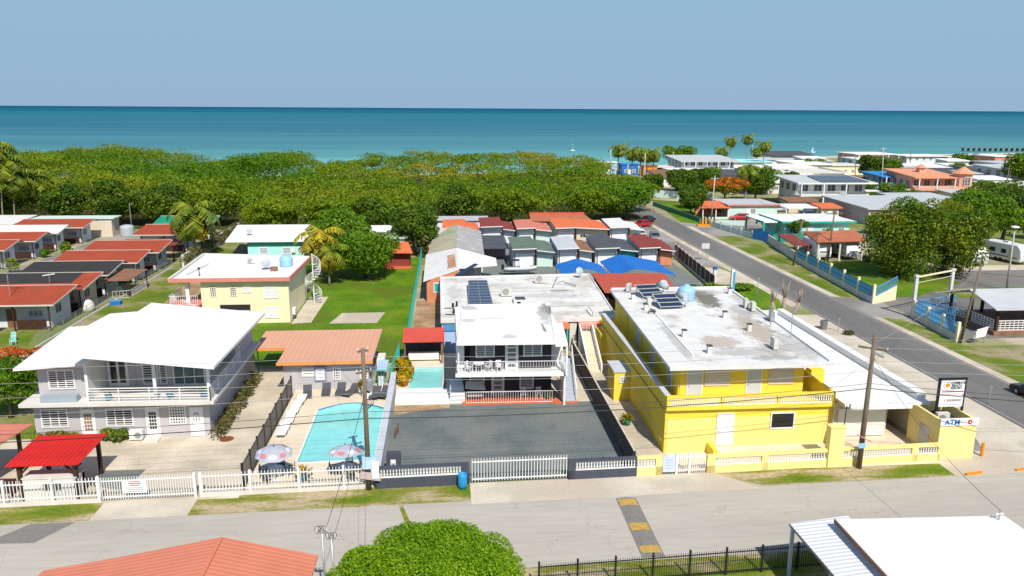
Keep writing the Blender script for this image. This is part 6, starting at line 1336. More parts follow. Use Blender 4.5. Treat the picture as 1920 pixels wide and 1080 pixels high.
house('brown roofed low house with white wall behind the mangrove edge',69,82,246,262,3.2,'whitewarm','rustroof',over=.8,nf=3,ns=2,slope=(-.2,.6))
house('seaside house with sea green roof right of the large beach house',112,128,300,316,4.0,'whitewall','aqua',over=.8,nf=5,ns=3)
house('white flat roofed seaside house between sea green roof and palms',130,144,283,300,4.2,'whitewarm','roofwhite',over=.8,nf=5,ns=3,parapet=.3)
house('cream flat roofed house with open terrace above the beige long building',141,158,286,300,3.6,'cream','slab',over=.5,nf=6,ns=2)
house('long grey waterfront building with slate hipped roof',146,166,345,360,4.2,'greywall','greyroof',over=.8,nf=8,ns=2,slope=(-.3,.9))
house('pink beige two storey waterfront house with open galleries',172,189,318,334,6.0,'peach','roofwhite',over=.9,floors=2,nf=6,ns=3,balc=(171.5,189,315.4,3.0))
house('aqua painted two storey house left of the pink beige one',160,170,296,308,5.4,'aqua','roofwhite',over=.5,floors=2,nf=3,ns=2,balc=(160,170,293.8,2.7))
house('white two storey house right of the pink beige waterfront one',194,212,318,332,5.2,'whitewall','roofwhite',over=.8,floors=2,nf=6,ns=3)
house('white low house with bright sloping roof below the waterfront row',178,192,286,298,3.0,'whitewarm','roofwhite',over=.8,nf=4,ns=2,slope=(-.3,.5))
house('low white shed roofed house with dark solar roof strip',166,184,262,274,3.0,'whitewarm','greyroof',over=.8,nf=4,ns=1,slope=(-.2,.5))
house('grey blue two storey house with long pale roof and galleries at far right',196,215,262,278,5.8,'greywall','tinsilver',over=1.0,floors=2,nf=7,ns=3,balc=(195,214,259.4,3.0),trim='white')
house('small red and white roofed block on top of the far right row',214,226,292,304,6.6,'brickorange','roofwhite',over=.4,floors=2,nf=3,ns=2)
house('pale blue grey two storey house cut by the right edge',181,205,240,256,5.6,'greywall','tinsilver',over=.9,floors=2,nf=6,ns=3,balc=(180,200,237.4,2.9),slope=(-.2,.5))
house('ochre flat roofed building behind the dark trees at the right edge',158,176,210,224,3.2,'beige','slab',over=.5,nf=4,ns=2)
house('peach gabled little house right of the blue walled one',150,160,233,243,3.6,'cream','peachroof',over=.6,nf=3,ns=2,slope=(-.2,.7))
house('white waterfront house at far distance under the pier',232,250,330,344,4.6,'whitewarm','roofwhite',over=.7,nf=4,ns=2)
house('small white house beside the far right palms',214,226,330,342,4.0,'whitewall','tinsilver',over=.7,nf=4,ns=2)
house('tiny light roofed house between trees left of the solar house',100,110,214,224,3.0,'whitewall','roofwhite',over=.5,nf=3,ns=2)
house('yellow cream wing house at right edge behind the shady trees',128,142,180,194,3.4,'cream','tinsilver',over=.7,nf=3,ns=2,slope=(-.2,.5))
for lab,x,y,w_,d_,h_,wl,rf,nf in (('white flat roof sliver between the solar house and the peach villa',119,206,12,8,3.0,'whitewarm','roofwhite',3),('small cream house with brown roof behind the solar house',113,222,12,9,3.0,'cream','rustroof',3),('white flat roofed block right of the villa turret',152,190,13,9,3.2,'whitewarm','roofwhite',3),
    ('white shed between the aqua and pink waterfront houses',176,306,12,7,3.6,'whitewall','tinsilver',3),('low grey roofed house right of the aqua two storey one',172,278,9,8,3.4,'greywall','tinsilver',2),('white house with dark roof strip beside the far grey blue house',188,268,7,9,4.0,'whitewall','greyroof',2),
    ('cream house with white parapet behind the beige long building',124,276,14,10,4.2,'cream','roofwhite',4),('small white waterfront hut left of the slate hipped building',137,330,8,8,3.4,'whitewall','tinsilver',2),('long white waterfront roof right of the slate hipped building',160,336,10,8,3.6,'whitewarm','roofwhite',3),
    ('low pink walled house right behind the blue walled one',142,232,9,7,3.4,'pinkwall','roofwhite',2),('white stepped roof house left of the far grey blue house',178,254,8,8,3.6,'whitewarm','tinsilver',2),('little mint house behind the pink beige waterfront house',192,344,12,7,4.2,'palegreen','roofwhite',3),
    ('long brown roofed low building behind the solar house',141,241,20,9,3.0,'beige','rustroof',5),('small brick walled house with dark roof left of the villa stairs',122,196,8,7,2.8,'pinkwall','greyroof',2),
    ('white flat roof house tucked behind the big dark palm',100,228,10,8,3.2,'whitewarm','roofwhite',2),('low tan roofed shed between the flame tree and the solar house',86,184,7,5,2.6,'beige','rustroof',1),('white house left of the far grey blue gallery house',168,232,10,8,3.6,'whitewall','roofwhite',2),
    ('mint walled house on the shore between two white ones',206,306,9,8,4.4,'palegreen','roofwhite',2),('cream gabled house left of the aqua two storey one',150,308,9,8,4.2,'cream','tinsilver',2),('peach low house in front of the white shore houses',200,296,9,8,3.2,'peach','roofwhite',2),
    ('small white lean-to with orange roof between the aqua and pink houses',86,170,4,4,2.8,'whitewarm','orangeroof',2)):
    house(lab,x-w_/2,x+w_/2,y-d_/2,y+d_/2,h_,wl,rf,over=.6,nf=nf,ns=2,slope=(-.15,.3))
# beach huts by the headland
for lab,x0,x1,y0,y1,h_,wl,rf in (('small blue beach kiosk at the end of the mangroves',66,72,288,294,4.0,'bluepaint','tinblue'),('white roofed beach hut left of the blue kiosk',59,65.5,293,299,4.2,'skyblue','roofwhite'),('orange and white snack kiosk right of the blue kiosk',73,78,284,290,3.6,'orange','rustroof'),('small dark snack hut between palms',79,85,287,292,3.0,'dark','slab')):
    house(lab,x0,x1,y0,y1,h_,wl,rf,over=.3,nf=2,ns=1,name='beach_kiosk',cat='kiosk')
W['pierwood']=M('sun greyed pier timber',(.22,.21,.19),.9,.2,1)
t=thing('pier','long dark timber pier standing in the sea at the far right','pier',(350,470,0))
q=MB();q.box(322,460,469,472,1.5,1.75);q.build('deck','pierwood',t)
for i in range(38): MB().box(323+i*3.6-.09,323+i*3.6+.09,469.2,471.8,-2,1.5).build('pile','pierwood',t)
q=MB();[q.box(323+i*3.6-.03,323+i*3.6+.03,469,469.2,1.75,2.6) for i in range(38)];q.bar((322,469.1,2.6),(460,469.1,2.6),.12);q.build('railing','pierwood',t)
t=thing('sailboat','tiny white sailboat on the sea left of the waterfront houses','sailboat',(213,445,0));MB().prof_y([(213,.0),(215,.0),(215.3,.5),(212.7,.5)],444.6,445.4).build('hull','tyrewhite',t);MB().cyl((214,445,.5),(214,445,3.2),.04).build('mast','steel',t);MB().add([(213.9,445,.8),(212.8,445,.8),(213.9,445,3.1)],[(0,1,2)]).build('sail','tyrewhite',t)
t=thing('sailboat','distant white mast and hull at sea above the mangrove headland','sailboat',(76,462,0));MB().prof_y([(75,.0),(77,.0),(77.4,.5),(74.8,.5)],461.5,462.5).build('hull','tyrewhite',t);MB().cyl((76,462,.5),(76,462,4.5),.06).build('mast','tyrewhite',t)
# ---- walls and fences east of the side road
t=thing('blue_mesh_fence','long blue mesh fence with cream posts on a low wall along the side road','fence',(56,108,0))
def fenceline(t,pts,n,post_h,wall_h,wm,mesh,pm,panel_top):
    a,b_=Vector(pts[0]),Vector(pts[1]);MB().bar((a.x,a.y,wall_h/2),(b_.x,b_.y,wall_h/2),.2,wall_h).build('low_wall',wm,t)
    for i in range(n+1):
        p=a.lerp(b_,i/n);MB().box(p.x-.15,p.x+.15,p.y-.15,p.y+.15,0,post_h).build('post',pm,t)
    for i in range(n):
        p=a.lerp(b_,i/n);r=a.lerp(b_,(i+1)/n);q=MB()
        for z in(wall_h+.05,(wall_h+panel_top)/2,panel_top): q.bar((p.x,p.y,z),(r.x,r.y,z),.05)
        L_=(r-p).length;k=int(L_/.16)
        for j in range(k): s_=p.lerp(r,(j+.5)/k);q.bar((s_.x,s_.y,wall_h),(s_.x,s_.y,panel_top),.05)
        q.build('mesh_panel',mesh,t)
fenceline(t,[(57.0,121,0),(54.3,92.8,0)],6,2.5,.85,'slab','bluefence','cream',2.1)
t=thing('entrance_wing_wall','cream wing wall with light blue bars left of the park gateway','wall',(56.4,93.5,0));
MB().add([(54.4,92.7,0),(58.4,94.6,0),(58.4,94.6,1.9),(54.4,92.7,.8),(54.4,92.95,0),(58.4,94.85,0),(58.4,94.85,1.9),(54.4,92.95,.8)],[(0,1,2,3),(4,5,6,7),(3,2,6,7),(0,3,7,4),(1,2,6,5)]).build('wall','cream',t)
q=MB();[q.bar((54.4+.25*i,92.82+.119*i,.85+.069*i),(54.4+.25*i,92.82+.119*i,2.0+.069*i),.05) for i in range(17)];q.bar((54.4,92.82,2.0),(58.4,94.72,3.1),.08);q.bar((54.4,92.82,.95),(58.4,94.72,2.0),.08);q.build('bars','bluelight',t)
t=thing('park_gateway','tall cream posts and crossbeam of the park gateway','gateway',(58.5,88,0))
for x,y in((55.4,86.0),(62.3,89.6)): MB().box(x-.17,x+.17,y-.17,y+.17,0,4.9).build('post','slab',t);MB().box(x-.25,x+.25,y-.25,y+.25,4.9,5.15).build('cap','slab',t)
q=MB();q.bar((55.4,86,4.9),(62.3,89.6,4.9),.16);q.bar((55.4,86,4.2),(62.3,89.6,4.2),.05);q.build('beam','cream',t)
t=thing('park_gate','light blue barred gate standing open inside the park gateway','gate',(58,84,0))
for a,b_ in(((55.6,85.6),(61.8,87.6)),((55.6,85.6),(57.6,81.5))):
    q=MB();A=Vector((a[0],a[1],0));B=Vector((b_[0],b_[1],0));[q.bar(A.lerp(B,i/26)+Vector((0,0,.5)),A.lerp(B,i/26)+Vector((0,0,2.2)),.045) for i in range(27)];q.bar(A+Vector((0,0,2.2)),B+Vector((0,0,2.2)),.09);q.bar(A+Vector((0,0,.55)),B+Vector((0,0,.55)),.09);q.bar(A+Vector((0,0,1.4)),B+Vector((0,0,1.4)),.09);q.build('leaf','bluelight',t)
t=thing('blue_mesh_fence','short blue mesh fence on a low wall between gateway and leaning pole','fence',(54.9,80.5,0));fenceline(t,[(55.4,85.7,0),(54.3,76.0,0)],3,2.2,.8,'slab','bluelight','cream',2.0)
t=thing('low_wall','pale concrete wall with faint graffiti along the side road','wall',(58.4,130,0));MB().bar((59.9,139.3,.75),(57.0,121.2,.75),.2,1.5).build('wall','slab',t)
q=MB();[q.bar((58.6-.05*i,132.2-.5*i,.7+.1*(i%2)),(58.5-.05*i,131.9-.5*i,1.0-.1*(i%2)),.05) for i in range(6)];q.build('faint_graffiti','steel',t)
t=thing('green_screen_wall','dark green screened wall below the aqua house','wall',(66,138,0));MB().bar((60.6,139.4,.75),(74.5,141.4,.75),.15,1.5).build('wall','greenfence',t)
t=thing('blue_gate','bright blue sheet gate panel at the corner by the graffiti wall','gate',(59.9,141,0));MB().bar((58.6,143.5,.95),(60.2,139.5,.95),.12,1.9).build('panel','bluepaint',t);q=MB();[q.bar((58.6+.4*i,143.45-1.0*i,0),(58.6+.4*i,143.45-1.0*i,2.0),.1) for i in range(5)];q.build('stiles','bluefence',t)
t=thing('mint_wall','low mint garden wall with cream posts facing the side road','wall',(56.5,152,0));MB().bar((55.6,164,.55),(58.6,144,.55),.2,1.1).build('wall','palegreen',t);MB().bar((55.7,163.8,.5),(63.5,160.5,.5),.2,1.0).build('wall','palegreen',t)
for i in range(6): MB().box(55.45+.6*i,55.75+.6*i,163.85-4*i,164.15-4*i,0,1.6).build('post','slab',t)
q=MB();[q.bar((55.6,164,z),(58.6,144,z),.05) for z in(1.3,1.55)];q.build('rails','white',t)
t=thing('mint_wall','long pale mint boundary wall at the end of the side road','wall',(62,214,0));MB().bar((56,218,1.0),(72,206,1.0),.25,2.0).build('wall','palegreen',t)
t=thing('grey_garden_fence','grey green fence beside the verge at the top of the side road','fence',(55,180,0));MB().bar((53.2,196,.5),(55.6,166,.5),.15,1.0).build('panel','greenfence',t);MB().bar((53.2,196,1.05),(55.6,166,1.05),.1).build('rail','steel',t)
# red roofed hut over trailers
t=thing('shelter','wide hipped red roof on posts sheltering white trailers','shelter',(66,126,0))
mb=MB();A=[(59.9,120.3,3.3),(68.6,120.9,3.3),(72.4,131.5,3.3),(62.5,131.5,3.3)];B=[(62.4,124.8,4.3),(68.8,126.4,4.3)];mb.add(A+B,[(0,1,5,4),(1,2,5),(2,3,4,5),(3,0,4)]);o=mb.build('roof','rustorange',t);sm=o.modifiers.new('s','SOLIDIFY');sm.thickness=.15
for x,y in((60.4,120.8),(68.2,121.4),(64.2,121.1),(71.6,131),(62.9,131)): MB().box(x-.13,x+.13,y-.13,y+.13,0,3.3).build('post','slab',t)
t=thing('dark_shelter','low dark flat roofed carport left of the red hut','carport',(59.5,127,0));MB().slab([(57.6,123.5,2.3),(60.2,123.3,2.3),(61.5,133,2.6),(58.6,133,2.6)],.15).build('roof','darkredroof',t)
for x,y in((57.8,123.8),(59.9,123.7),(59,132.6)): MB().box(x-.08,x+.08,y-.08,y+.08,0,2.3).build('post','wood',t)
# pavilion at the right
t=thing('pavilion','open timber pavilion with pale blue grey metal roof and white railings','pavilion',(63,82,0))
mb=MB();mb.slab([(59.3,77.3,3.1),(74,77.3,3.1),(74,83.0,4.1),(59.9,83.0,4.1)],.1);mb.slab([(59.9,83.02,4.1),(74,83.02,4.1),(74,87,3.2),(57.6,85.4,3.2)],.1);mb.build('roof','tinsilver',t)
for x,y in((60.2,78.2),(64.2,78.2),(68.5,78.2),(60.2,82.6),(60.2,86.2),(64.2,86.2),(72,78.2)): MB().box(x-.14,x+.14,y-.14,y+.14,0,3.2).build('post','wood',t)
MB().box(59.8,73.5,77.9,86.6,0,.5).build('floor','rustroof',t);railing(t,[(60.2,86.2),(60.2,78.2),(73,78.2)],.55,1.6,'white',.5,mids=3,th=.06,rail=.09)
MB().box(64.5,66.8,78.0,78.3,.5,2.0).build('canvas_side','whitewarm',t)
t=thing('dark_boulder','black boxy object standing on the grass below the pavilion','box',(61.8,73,0));MB().prof_y([(61.2,0),(62.5,0),(62.7,.9),(61.7,1.2),(61.1,.8)],72.4,73.4).build('body','dark',t)
t=thing('notice_board','white tilted notice board at the foot of the leaning pole','sign',(56.2,75.3,0));MB().bar((55.6,75.0,0),(55.6,75.0,1.2),.06).build('post','steel',t);MB().bar((57,75.5,0),(57,75.5,1.3),.06).build('post','steel',t);MB().add([(55.4,75.0,.6),(57.1,75.5,.7),(57.3,75.5,1.8),(55.7,75.0,1.6),(55.4,75.05,.6),(57.1,75.55,.7),(57.3,75.55,1.8),(55.7,75.05,1.6)],[(0,1,2,3),(7,6,5,4),(0,4,5,1),(2,6,7,3)]).build('board','white',t)
# ---- strip between the parking lot and the yellow building
t=thing('screen_fence','dark brown screened fence with small posts along the parking lot edge','fence',(38,115,0));A=Vector((38.6,127,0));B=Vector((36.6,101.5,0));MB().bar((A.x,A.y,1.0),(B.x,B.y,1.0),.06,1.9).build('screen',M('brown screen mesh',(.085,.065,.05),.9,.3,1.5),t)
for i in range(11): p=A.lerp(B,i/10);MB().box(p.x-.07,p.x+.07,p.y-.07,p.y+.07,0,2.2).build('post','deck',t)
MB().bar((A.x,A.y,.12),(B.x,B.y,.12),.25,.24).build('kerb','slab',t)
t=thing('brick_gatehouse','low wire gate panel at the end of the dark red cabin','gate',(37.2,121,0));railing(t,[(36.2,127.5),(37.6,122.5)],.1,2.2,'steel',.2,name='panel')
for i,(x,y,hh,lab) in enumerate(((37.6,104.5,2.6,'short blue capped pillar behind the white and blue column'),(38.3,99.6,3.3,'tall white and blue column beside the roadside lawn'))):
    t=thing('blue_column',lab,'pillar',(x,y,0));MB().box(x-.2,x+.2,y-.2,y+.2,0,hh).build('shaft','white' if i else 'whitewall',t);MB().box(x+(.0 if i else -.26),x+.3,y-.26,y+.26,hh*.0 if i else hh-.3,hh*.9 if i else hh).build('blue_face','bluelight' if i else 'bluepaint',t)
t=thing('road_sign','faded white rectangular sign on two thin posts at the parking lot corner','sign',(42.2,122.5,0));MB().box(41.6,42.9,122.4,122.46,2.0,2.9).build('board',M('faded pale board',(.52,.52,.50),.7,.1,3),t)
for x in(41.8,42.7): MB().cyl((x,122.5,0),(x,122.5,2.9),.035,n=5).build('post','steel',t)
for i,(x,y,lab) in enumerate(((39.3,117.4,'thin grey sign post at the brown screen fence'),(41.0,97.5,'thin grey post on the roadside lawn'),(43.5,80.6,'thin post on the corner apron beside the dust bin'),(45.4,58.5,'thin pale post at the road edge near the right side'))):
    t=thing('thin_post',lab,'post',(x,y,0));MB().cyl((x,y,0),(x,y,2.6 if i<2 else 1.6),.045,n=6).build('shaft','steel',t);MB().box(x-.12,x+.12,y-.03,y+.03,2.3 if i<2 else 1.4,2.6 if i<2 else 1.6).build('plate','steel',t)
t=thing('dust_bin','dark dust bin on the sandy side of the side road','bin',(42.4,81.8,0));MB().lathe((42.4,81.8,0),[(.36,0),(.42,1.0),(.40,1.02),(.36,1.0),(.34,.2)],14).build('bin','cargrey',t)
t=thing('yellow_barrier','yellow and brown timber barrier at the top of the side road','barrier',(54.5,162,0))
q=MB();q.box(54.2,57.4,161.3,161.5,.2,1.4);q.build('boards','yellowmark',t);q=MB();[q.box(54.3+i*.7,54.5+i*.7,161.2,161.6,0,1.8) for i in range(5)];q.build('posts','wood',t);MB().box(53.3,56.6,160.2,161.1,.02,.35).build('base','orange',t)
# ================================================================== foreground: roofs, tree, fence
t=thing('foreground_house','salmon tiled gable roof in the bottom left corner of the view','house',(-11,31,0))
W['salmontile']=M('salmon roof tiles',(.60,.20,.12),.75,.08,.6,wave=('Y',.30,.012),wavecol=.14,stain=(.54,.22,.14),sta=.3,stscale=.8)
mb=MB();mb.slab([(-10.45,34.1,4.5),(-10.45,24,4.5),(-15.2,24,3.75),(-15.0,34.0,3.75)],.1);mb.slab([(-15.0,34.0,3.75),(-15.2,24,3.75),(-20,24,3.3),(-18.4,33.9,3.3)],.1)
mb.slab([(-6.15,34.2,3.3),(-6.15,24,3.3),(-10.45,24,4.5),(-10.45,34.1,4.5)],.1);rf=mb.build('roof','salmontile',t)
q=MB()
for i in range(34): q.bar((-10.45,33.95-.3*i,4.52),(-10.45,33.64-.3*i,4.535),.16,.05)
q.build('ridge_tiles','salmontile',rf);MB().prof_y([(-18,0),(-6.6,0),(-6.6,3.3),(-10.4,4.35),(-15,3.6),(-18,3.2)],24.2,33.6).build('wall','whitewarm',t)
tg=make_tree('garden_tree','large bright green leafy tree at the bottom centre beside the street','tree',-.75,31.2,4.85,4.75,'leafbright',200000,.062,base=.1,flat=.8,nr=.5,clumps=170,tr=.2,seed=21)
t=thing('iron_fence','black iron picket fence at the bottom right in front of the white roofed house','fence',(11,35.6,0))
for (xa,xb,ya,yb) in((4.6,18.6,35.5,36.3),(18.6,21.6,36.3,36.4)):
    q=MB();n_=int((xb-xa)/.125)
    for i in range(n_): x=xa+(xb-xa)*i/n_;y=ya+(yb-ya)*i/n_;q.box(x-.012,x+.012,y-.012,y+.012,.05,1.45)
    q.bar((xa,ya,1.3),(xb,yb,1.3),.045);q.bar((xa,ya,.2),(xb,yb,.2),.045);q.build('pickets','black',t)
for i in range(8): x=4.6+2*i;MB().box(x-.05,x+.05,35.5+.8*i/7-.05,35.5+.8*i/7+.05,0,1.6).build('post','black',t)
h=thing('foreground_house','white flat roofed house with brown trim in the bottom right corner','house',(24,30,0))
MB().box(20.3,28.2,24,34.4,0,3.4).build('wall','greywall',h);MB().slab([(19.75,35.0,3.6),(19.55,24,3.6),(29,24,3.6),(28.7,34.7,3.6)],.14).build('roof','white',h)
MB().bar((19.72,35.0,3.52),(19.52,24,3.52),.07,.20).build('trim','rustroof',h)
t=thing('awning','white corrugated awning on blue grey posts beside the white roofed house','awning',(19,32,0))
W['corrX']=M('white corrugated plastic',(.74,.76,.78),.5,.04,1,wave=('Y',.3,.03),wavecol=.2);MB().slab([(17.8,35.9,2.95),(17.9,27,2.95),(20.2,27,3.2),(21.0,36.0,3.2)],.05).build('roof','corrX',t)
MB().bar((17.82,35.9,2.88),(17.9,27,2.88),.1,.14).build('beam','cargrey',t);MB().bar((17.82,35.85,2.88),(21,35.95,3.1),.08,.1).build('beam','cargrey',t)
for x,y in((17.9,35.7),(17.9,31.5)): MB().box(x-.08,x+.08,y-.08,y+.08,0,2.9).build('post','greywall',t)
MB().box(18.1,20.3,27,34.5,0,.35).build('floor','bluepaint',t)
t=thing('roof_ornament','small white cross shaped vent on the corner of the bottom right roof','vent',(28.2,34.3,3.6));MB().cyl((28.1,34.3,3.6),(28.1,34.3,4.1),.04).build('stem','steel',t);MB().bar((27.9,34.3,3.95),(28.3,34.3,3.95),.06).build('crosspiece','white',t)
sheet('front_verge',frect(-20,22,34.0,37.5),.006,'verge')
# ================================================================== poles and cables
def at(px,py,Y):
    z=Zat(px,py,Y);x,_=G(px,py,z);return (x,Y,z)
def upole(label,p0,p1,r0=.13,r1=.09,m='polewood',arms=((.94,1.1),),name='utility_pole',cat='utility pole',group=None,arm_rot=0,extra=0):
    t=thing(name,label,cat,(p0[0],p0[1],0),0,group);MB().cyl(p0,p1,r0,r1,10).build('pole',m,t,True);P0=Vector(p0);P1=Vector(p1)
    for f_,w_ in arms:
        c=P0.lerp(P1,f_);d=Vector((math.cos(arm_rot),math.sin(arm_rot),0))*w_;o=MB().bar(c-d,c+d,.10,.12).build('crossarm',m,t)
        [MB().cyl(c+d*k+Vector((0,0,.05)),c+d*k+Vector((0,0,.22)),.045,n=6).build('insulator','slab',o) for k in(-.9,.9)]
    return t
p1b=(-5.0,47.12,0);p1t=at(680,654,47.12)
T1=upole('weathered wooden utility pole between the large pool and the slate wall',p1b,p1t,.17,.12,arms=((.985,.35),(.84,.5),(.70,.35)),arm_rot=.4)
MB().lathe((p1t[0]+.35,47.1,6.7),[(.10,0),(.22,.1),(.22,.75),(.08,.85)],12).build('transformer','steel',T1);q=MB()
for k in range(4): q.tube([(-5.05+.1*k+.25*math.cos(a),47.1,5.7+.3*k*.3+.25*math.sin(a)) for a in[2*math.pi*i/10 for i in range(11)]],.02,4)
q.build('wire_loops','black',T1)
MB().box(-5.35,-4.45,46.85,46.95,1.55,2.35).build('lilac_board',M('pale blue board face',(.42,.60,.80),.6,.2,3),T1)
t=thing('street_sign','white folded notice tied to the utility pole by the slate wall','sign',(-4.6,46.9,0));MB().box(-4.75,-4.3,46.80,46.84,.9,2.1).build('board','tyrewhite',t);MB().bar((-5.5,46.9,1.15),(-4.2,46.85,.95),.03,.5).build('pink_banner','pinkwall',t)
p2b=(28.24,47.75,0);p2t=at(1641,628,47.9)
T2=upole('tall wooden utility pole in front of the yellow street wall',p2b,p2t,.19,.13,arms=((.90,.95),),arm_rot=-.7)
q=MB();q.bar((p2t[0]+.1,47.9,8.2),(p2t[0]+.6,47.6,8.0),.12);q.build('cutout','steel',T2)
t=thing('street_sign','small tilted red and white street sign on the tall pole by the yellow wall','sign',(28.1,47.5,0));MB().bar((27.75,47.5,2.55),(28.75,47.45,2.05),.03,.26,up=(0,1,0.0001)).build('red_board',M('faded red board',(.42,.10,.11),.7,.15,4),t)
q=MB();[q.bar((27.85+.16*i,47.48,2.52-.08*i),(27.93+.16*i,47.475,2.48-.08*i),.035,.05) for i in range(5)];q.build('pale_marks','white',t);MB().cyl((28.75,47.5,2.75),(28.75,47.47,2.75),.16,n=12).build('round_plate','white',t)
MB().box(27.9,28.4,47.45,47.5,1.6,1.95).build('blue_plate','tankblue',t)
def cable(label,pts,r=.016,sag=.35,m='black',group='overhead cables'):
    V=[]
    for a,b_ in zip(pts[:-1],pts[1:]):
        a=Vector(a);b_=Vector(b_);
        for i in range(17):
            if i==0 and V: continue
            k=i/16;p=a.lerp(b_,k);p.z-=4*sag*k*(1-k);V.append(p)
    mb=MB();mb.tube(V,r,4);o=mb.build('overhead_cable',m);tag(o,label,'cable',group)
W['wirelight']=M('weathered aluminium wire',(.30,.30,.30),.5,.1,2)
def P1(z):k=z/p1t[2];return (p1b[0]+(p1t[0]-p1b[0])*k,47.1,z)
def P2(z):k=z/p2t[2];return (p2b[0]+(p2t[0]-p2b[0])*k,47.85,z)
for lab,zl,z1,z2,zr,r,m_ in (('topmost pale wire along the street between the two tall poles',9.9,9.0,9.3,9.4,.012,'wirelight'),('second highest pale wire along the street',8.7,8.3,8.6,8.6,.012,'wirelight'),('third pale wire along the street',7.7,7.5,7.7,7.6,.012,'wirelight'),('fourth pale wire along the street crossing the lilac house balcony',6.4,6.6,7.0,6.8,.014,'wirelight'),
    ('thick dark cable lowest along the street',4.75,4.9,5.75,5.7,.030,'black'),('thinner dark cable just above the thick one along the street',5.3,5.35,6.1,6.0,.016,'black')):
    cable(lab,[(-48,45.3,zl),P1(z1),P2(z2),(66,39 if zr<6.5 else 46,zr)],r,.45,m_)
cable('dark cable bundle from the foreground poles over the street to the pole by the pool',[(-5.6,33.9,5.0),P1(6.6)],.014,.3);cable('thin dark wire from the bottom tree over the street to the pole by the pool',[(-3.6,31,4.4),P1(6.2)],.009,.4)
cable('thin wire curving from the tall right pole over the street to the bottom right house',[P2(8.0),(28.15,34.3,4.1)],.014,.7);cable('thin wire from the tall right pole to the resort sign',[P2(6.6),(36.0,50.2,5.4)],.01,.3)
cable('pale wire from the pole by the pool to the poolhouse roof',[P1(6.7),(-9.5,65,3.0)],.01,.3,'wirelight')
t=upole('thin grey service pole with looped wires, left one at the bottom edge',(-5.75,33.6,0),(-5.85,33.9,4.75),.06,.05,'steel',arms=((.98,.25),),name='service_pole',cat='pole',group='service poles at the bottom');q=MB();[q.tube([(-5.9+.14*k+.13*math.cos(a),33.9,4.85+.14*math.sin(a)) for a in[2*math.pi*i/10 for i in range(11)]],.014,4) for k in(-1,0,1)];q.build('wire_loops','black',t)
t=upole('thin grey service pole with looped wires, right one at the bottom edge',(-5.25,33.4,0),(-5.4,33.7,4.55),.06,.05,'steel',arms=((.98,.2),),name='service_pole',cat='pole',group='service poles at the bottom');q=MB();[q.tube([(-5.4+.14*k+.12*math.cos(a),33.7,4.6+.13*math.sin(a)) for a in[2*math.pi*i/10 for i in range(11)]],.014,4) for k in(-1,0,1)];q.build('wire_loops','black',t)
PL=[]
for lab,a,b_,c,d,r,m_,arm in (('leaning dark pole behind the blue mesh fence at the pavilion',1840,497,1800,643,.16,'polewood',()),
    ('pale concrete pole at the mangrove edge, right of three',1210,287,1207.6,356,.2,'concpole',()),('pale concrete pole at the mangrove edge, middle of three',1177.5,308,1178,360,.2,'concpole',()),('pale concrete pole at the mangrove edge, left of three',1145,276,1144.5,330,.2,'concpole',()),
    ('pale pole in front of the hipped orange porch',1340.7,329,1333.5,413,.17,'concpole',((.93,.8),)),('dark pole by the graffiti wall left of the red hut',1505,412,1487,498,.15,'polewood',((.96,1.0),)),('dark pole with crossarm in front of the red hut',1565,396,1552,490,.16,'polewood',((.95,1.3),)),
    ('tall pale pole left of the blue walled house',1657,276,1652,366,.16,'concpole',((.97,1.0),)),('pole left of the far aqua two storey house',1605,293,1603,336,.16,'polewood',((.95,.9),)),('pole in front of the white two storey waterfront house',1708,279,1706,318,.16,'polewood',((.95,.9),)),
    ('dark pole in front of the far right blue grey house',1893,311,1884,362,.18,'polewood',((.9,.9),)),('pale short pole left of the tall palms',1411,272,1410,310,.2,'concpole',()),('pale short pole under the right tall palm',1427,270,1426,310,.2,'concpole',()),('slim pole left of the big beach house',1263,285,1262,325,.18,'concpole',())):
    bx,by=G(c,d);p=at(a,b_,by);PL.append((bx,by,p));upole(lab,(bx,by,0),p,r,r*.7,m_,arms=arm,group=None)
bx,by=G(1887,545);p=at(1903,428,by);t=upole('tall pale street lamp at the right edge beyond the pavilion',(bx,by,0),p,.14,.09,'concpole',arms=(),name='street_lamp',cat='street lamp');MB().lathe((p[0],p[1],p[2]),[(.15,0),(.55,.12),(.5,.25),(.1,.35)],12).build('lamp_head','white',t)
cable('wire from the leaning pole to the gateway and beyond',[(PL[0][2][0],PL[0][2][1],PL[0][2][2]*.95),(58,92,6.5),PL[6][2]],.02,.6);cable('second wire from the leaning pole towards the right edge',[(PL[0][2][0],PL[0][2][1],PL[0][2][2]*.9),(95,66,7)],.02,.5)
cable('wire from the red hut pole to the graffiti wall pole',[PL[6][2],PL[5][2]],.02,.4);cable('wire from the graffiti wall pole to the porch pole',[PL[5][2],PL[4][2]],.02,.6)
cable('long wire from the tall right pole across the side road to the leaning pole',[P2(8.9),(PL[0][2][0],PL[0][2][1],PL[0][2][2]*.97)],.016,.6,'wirelight')
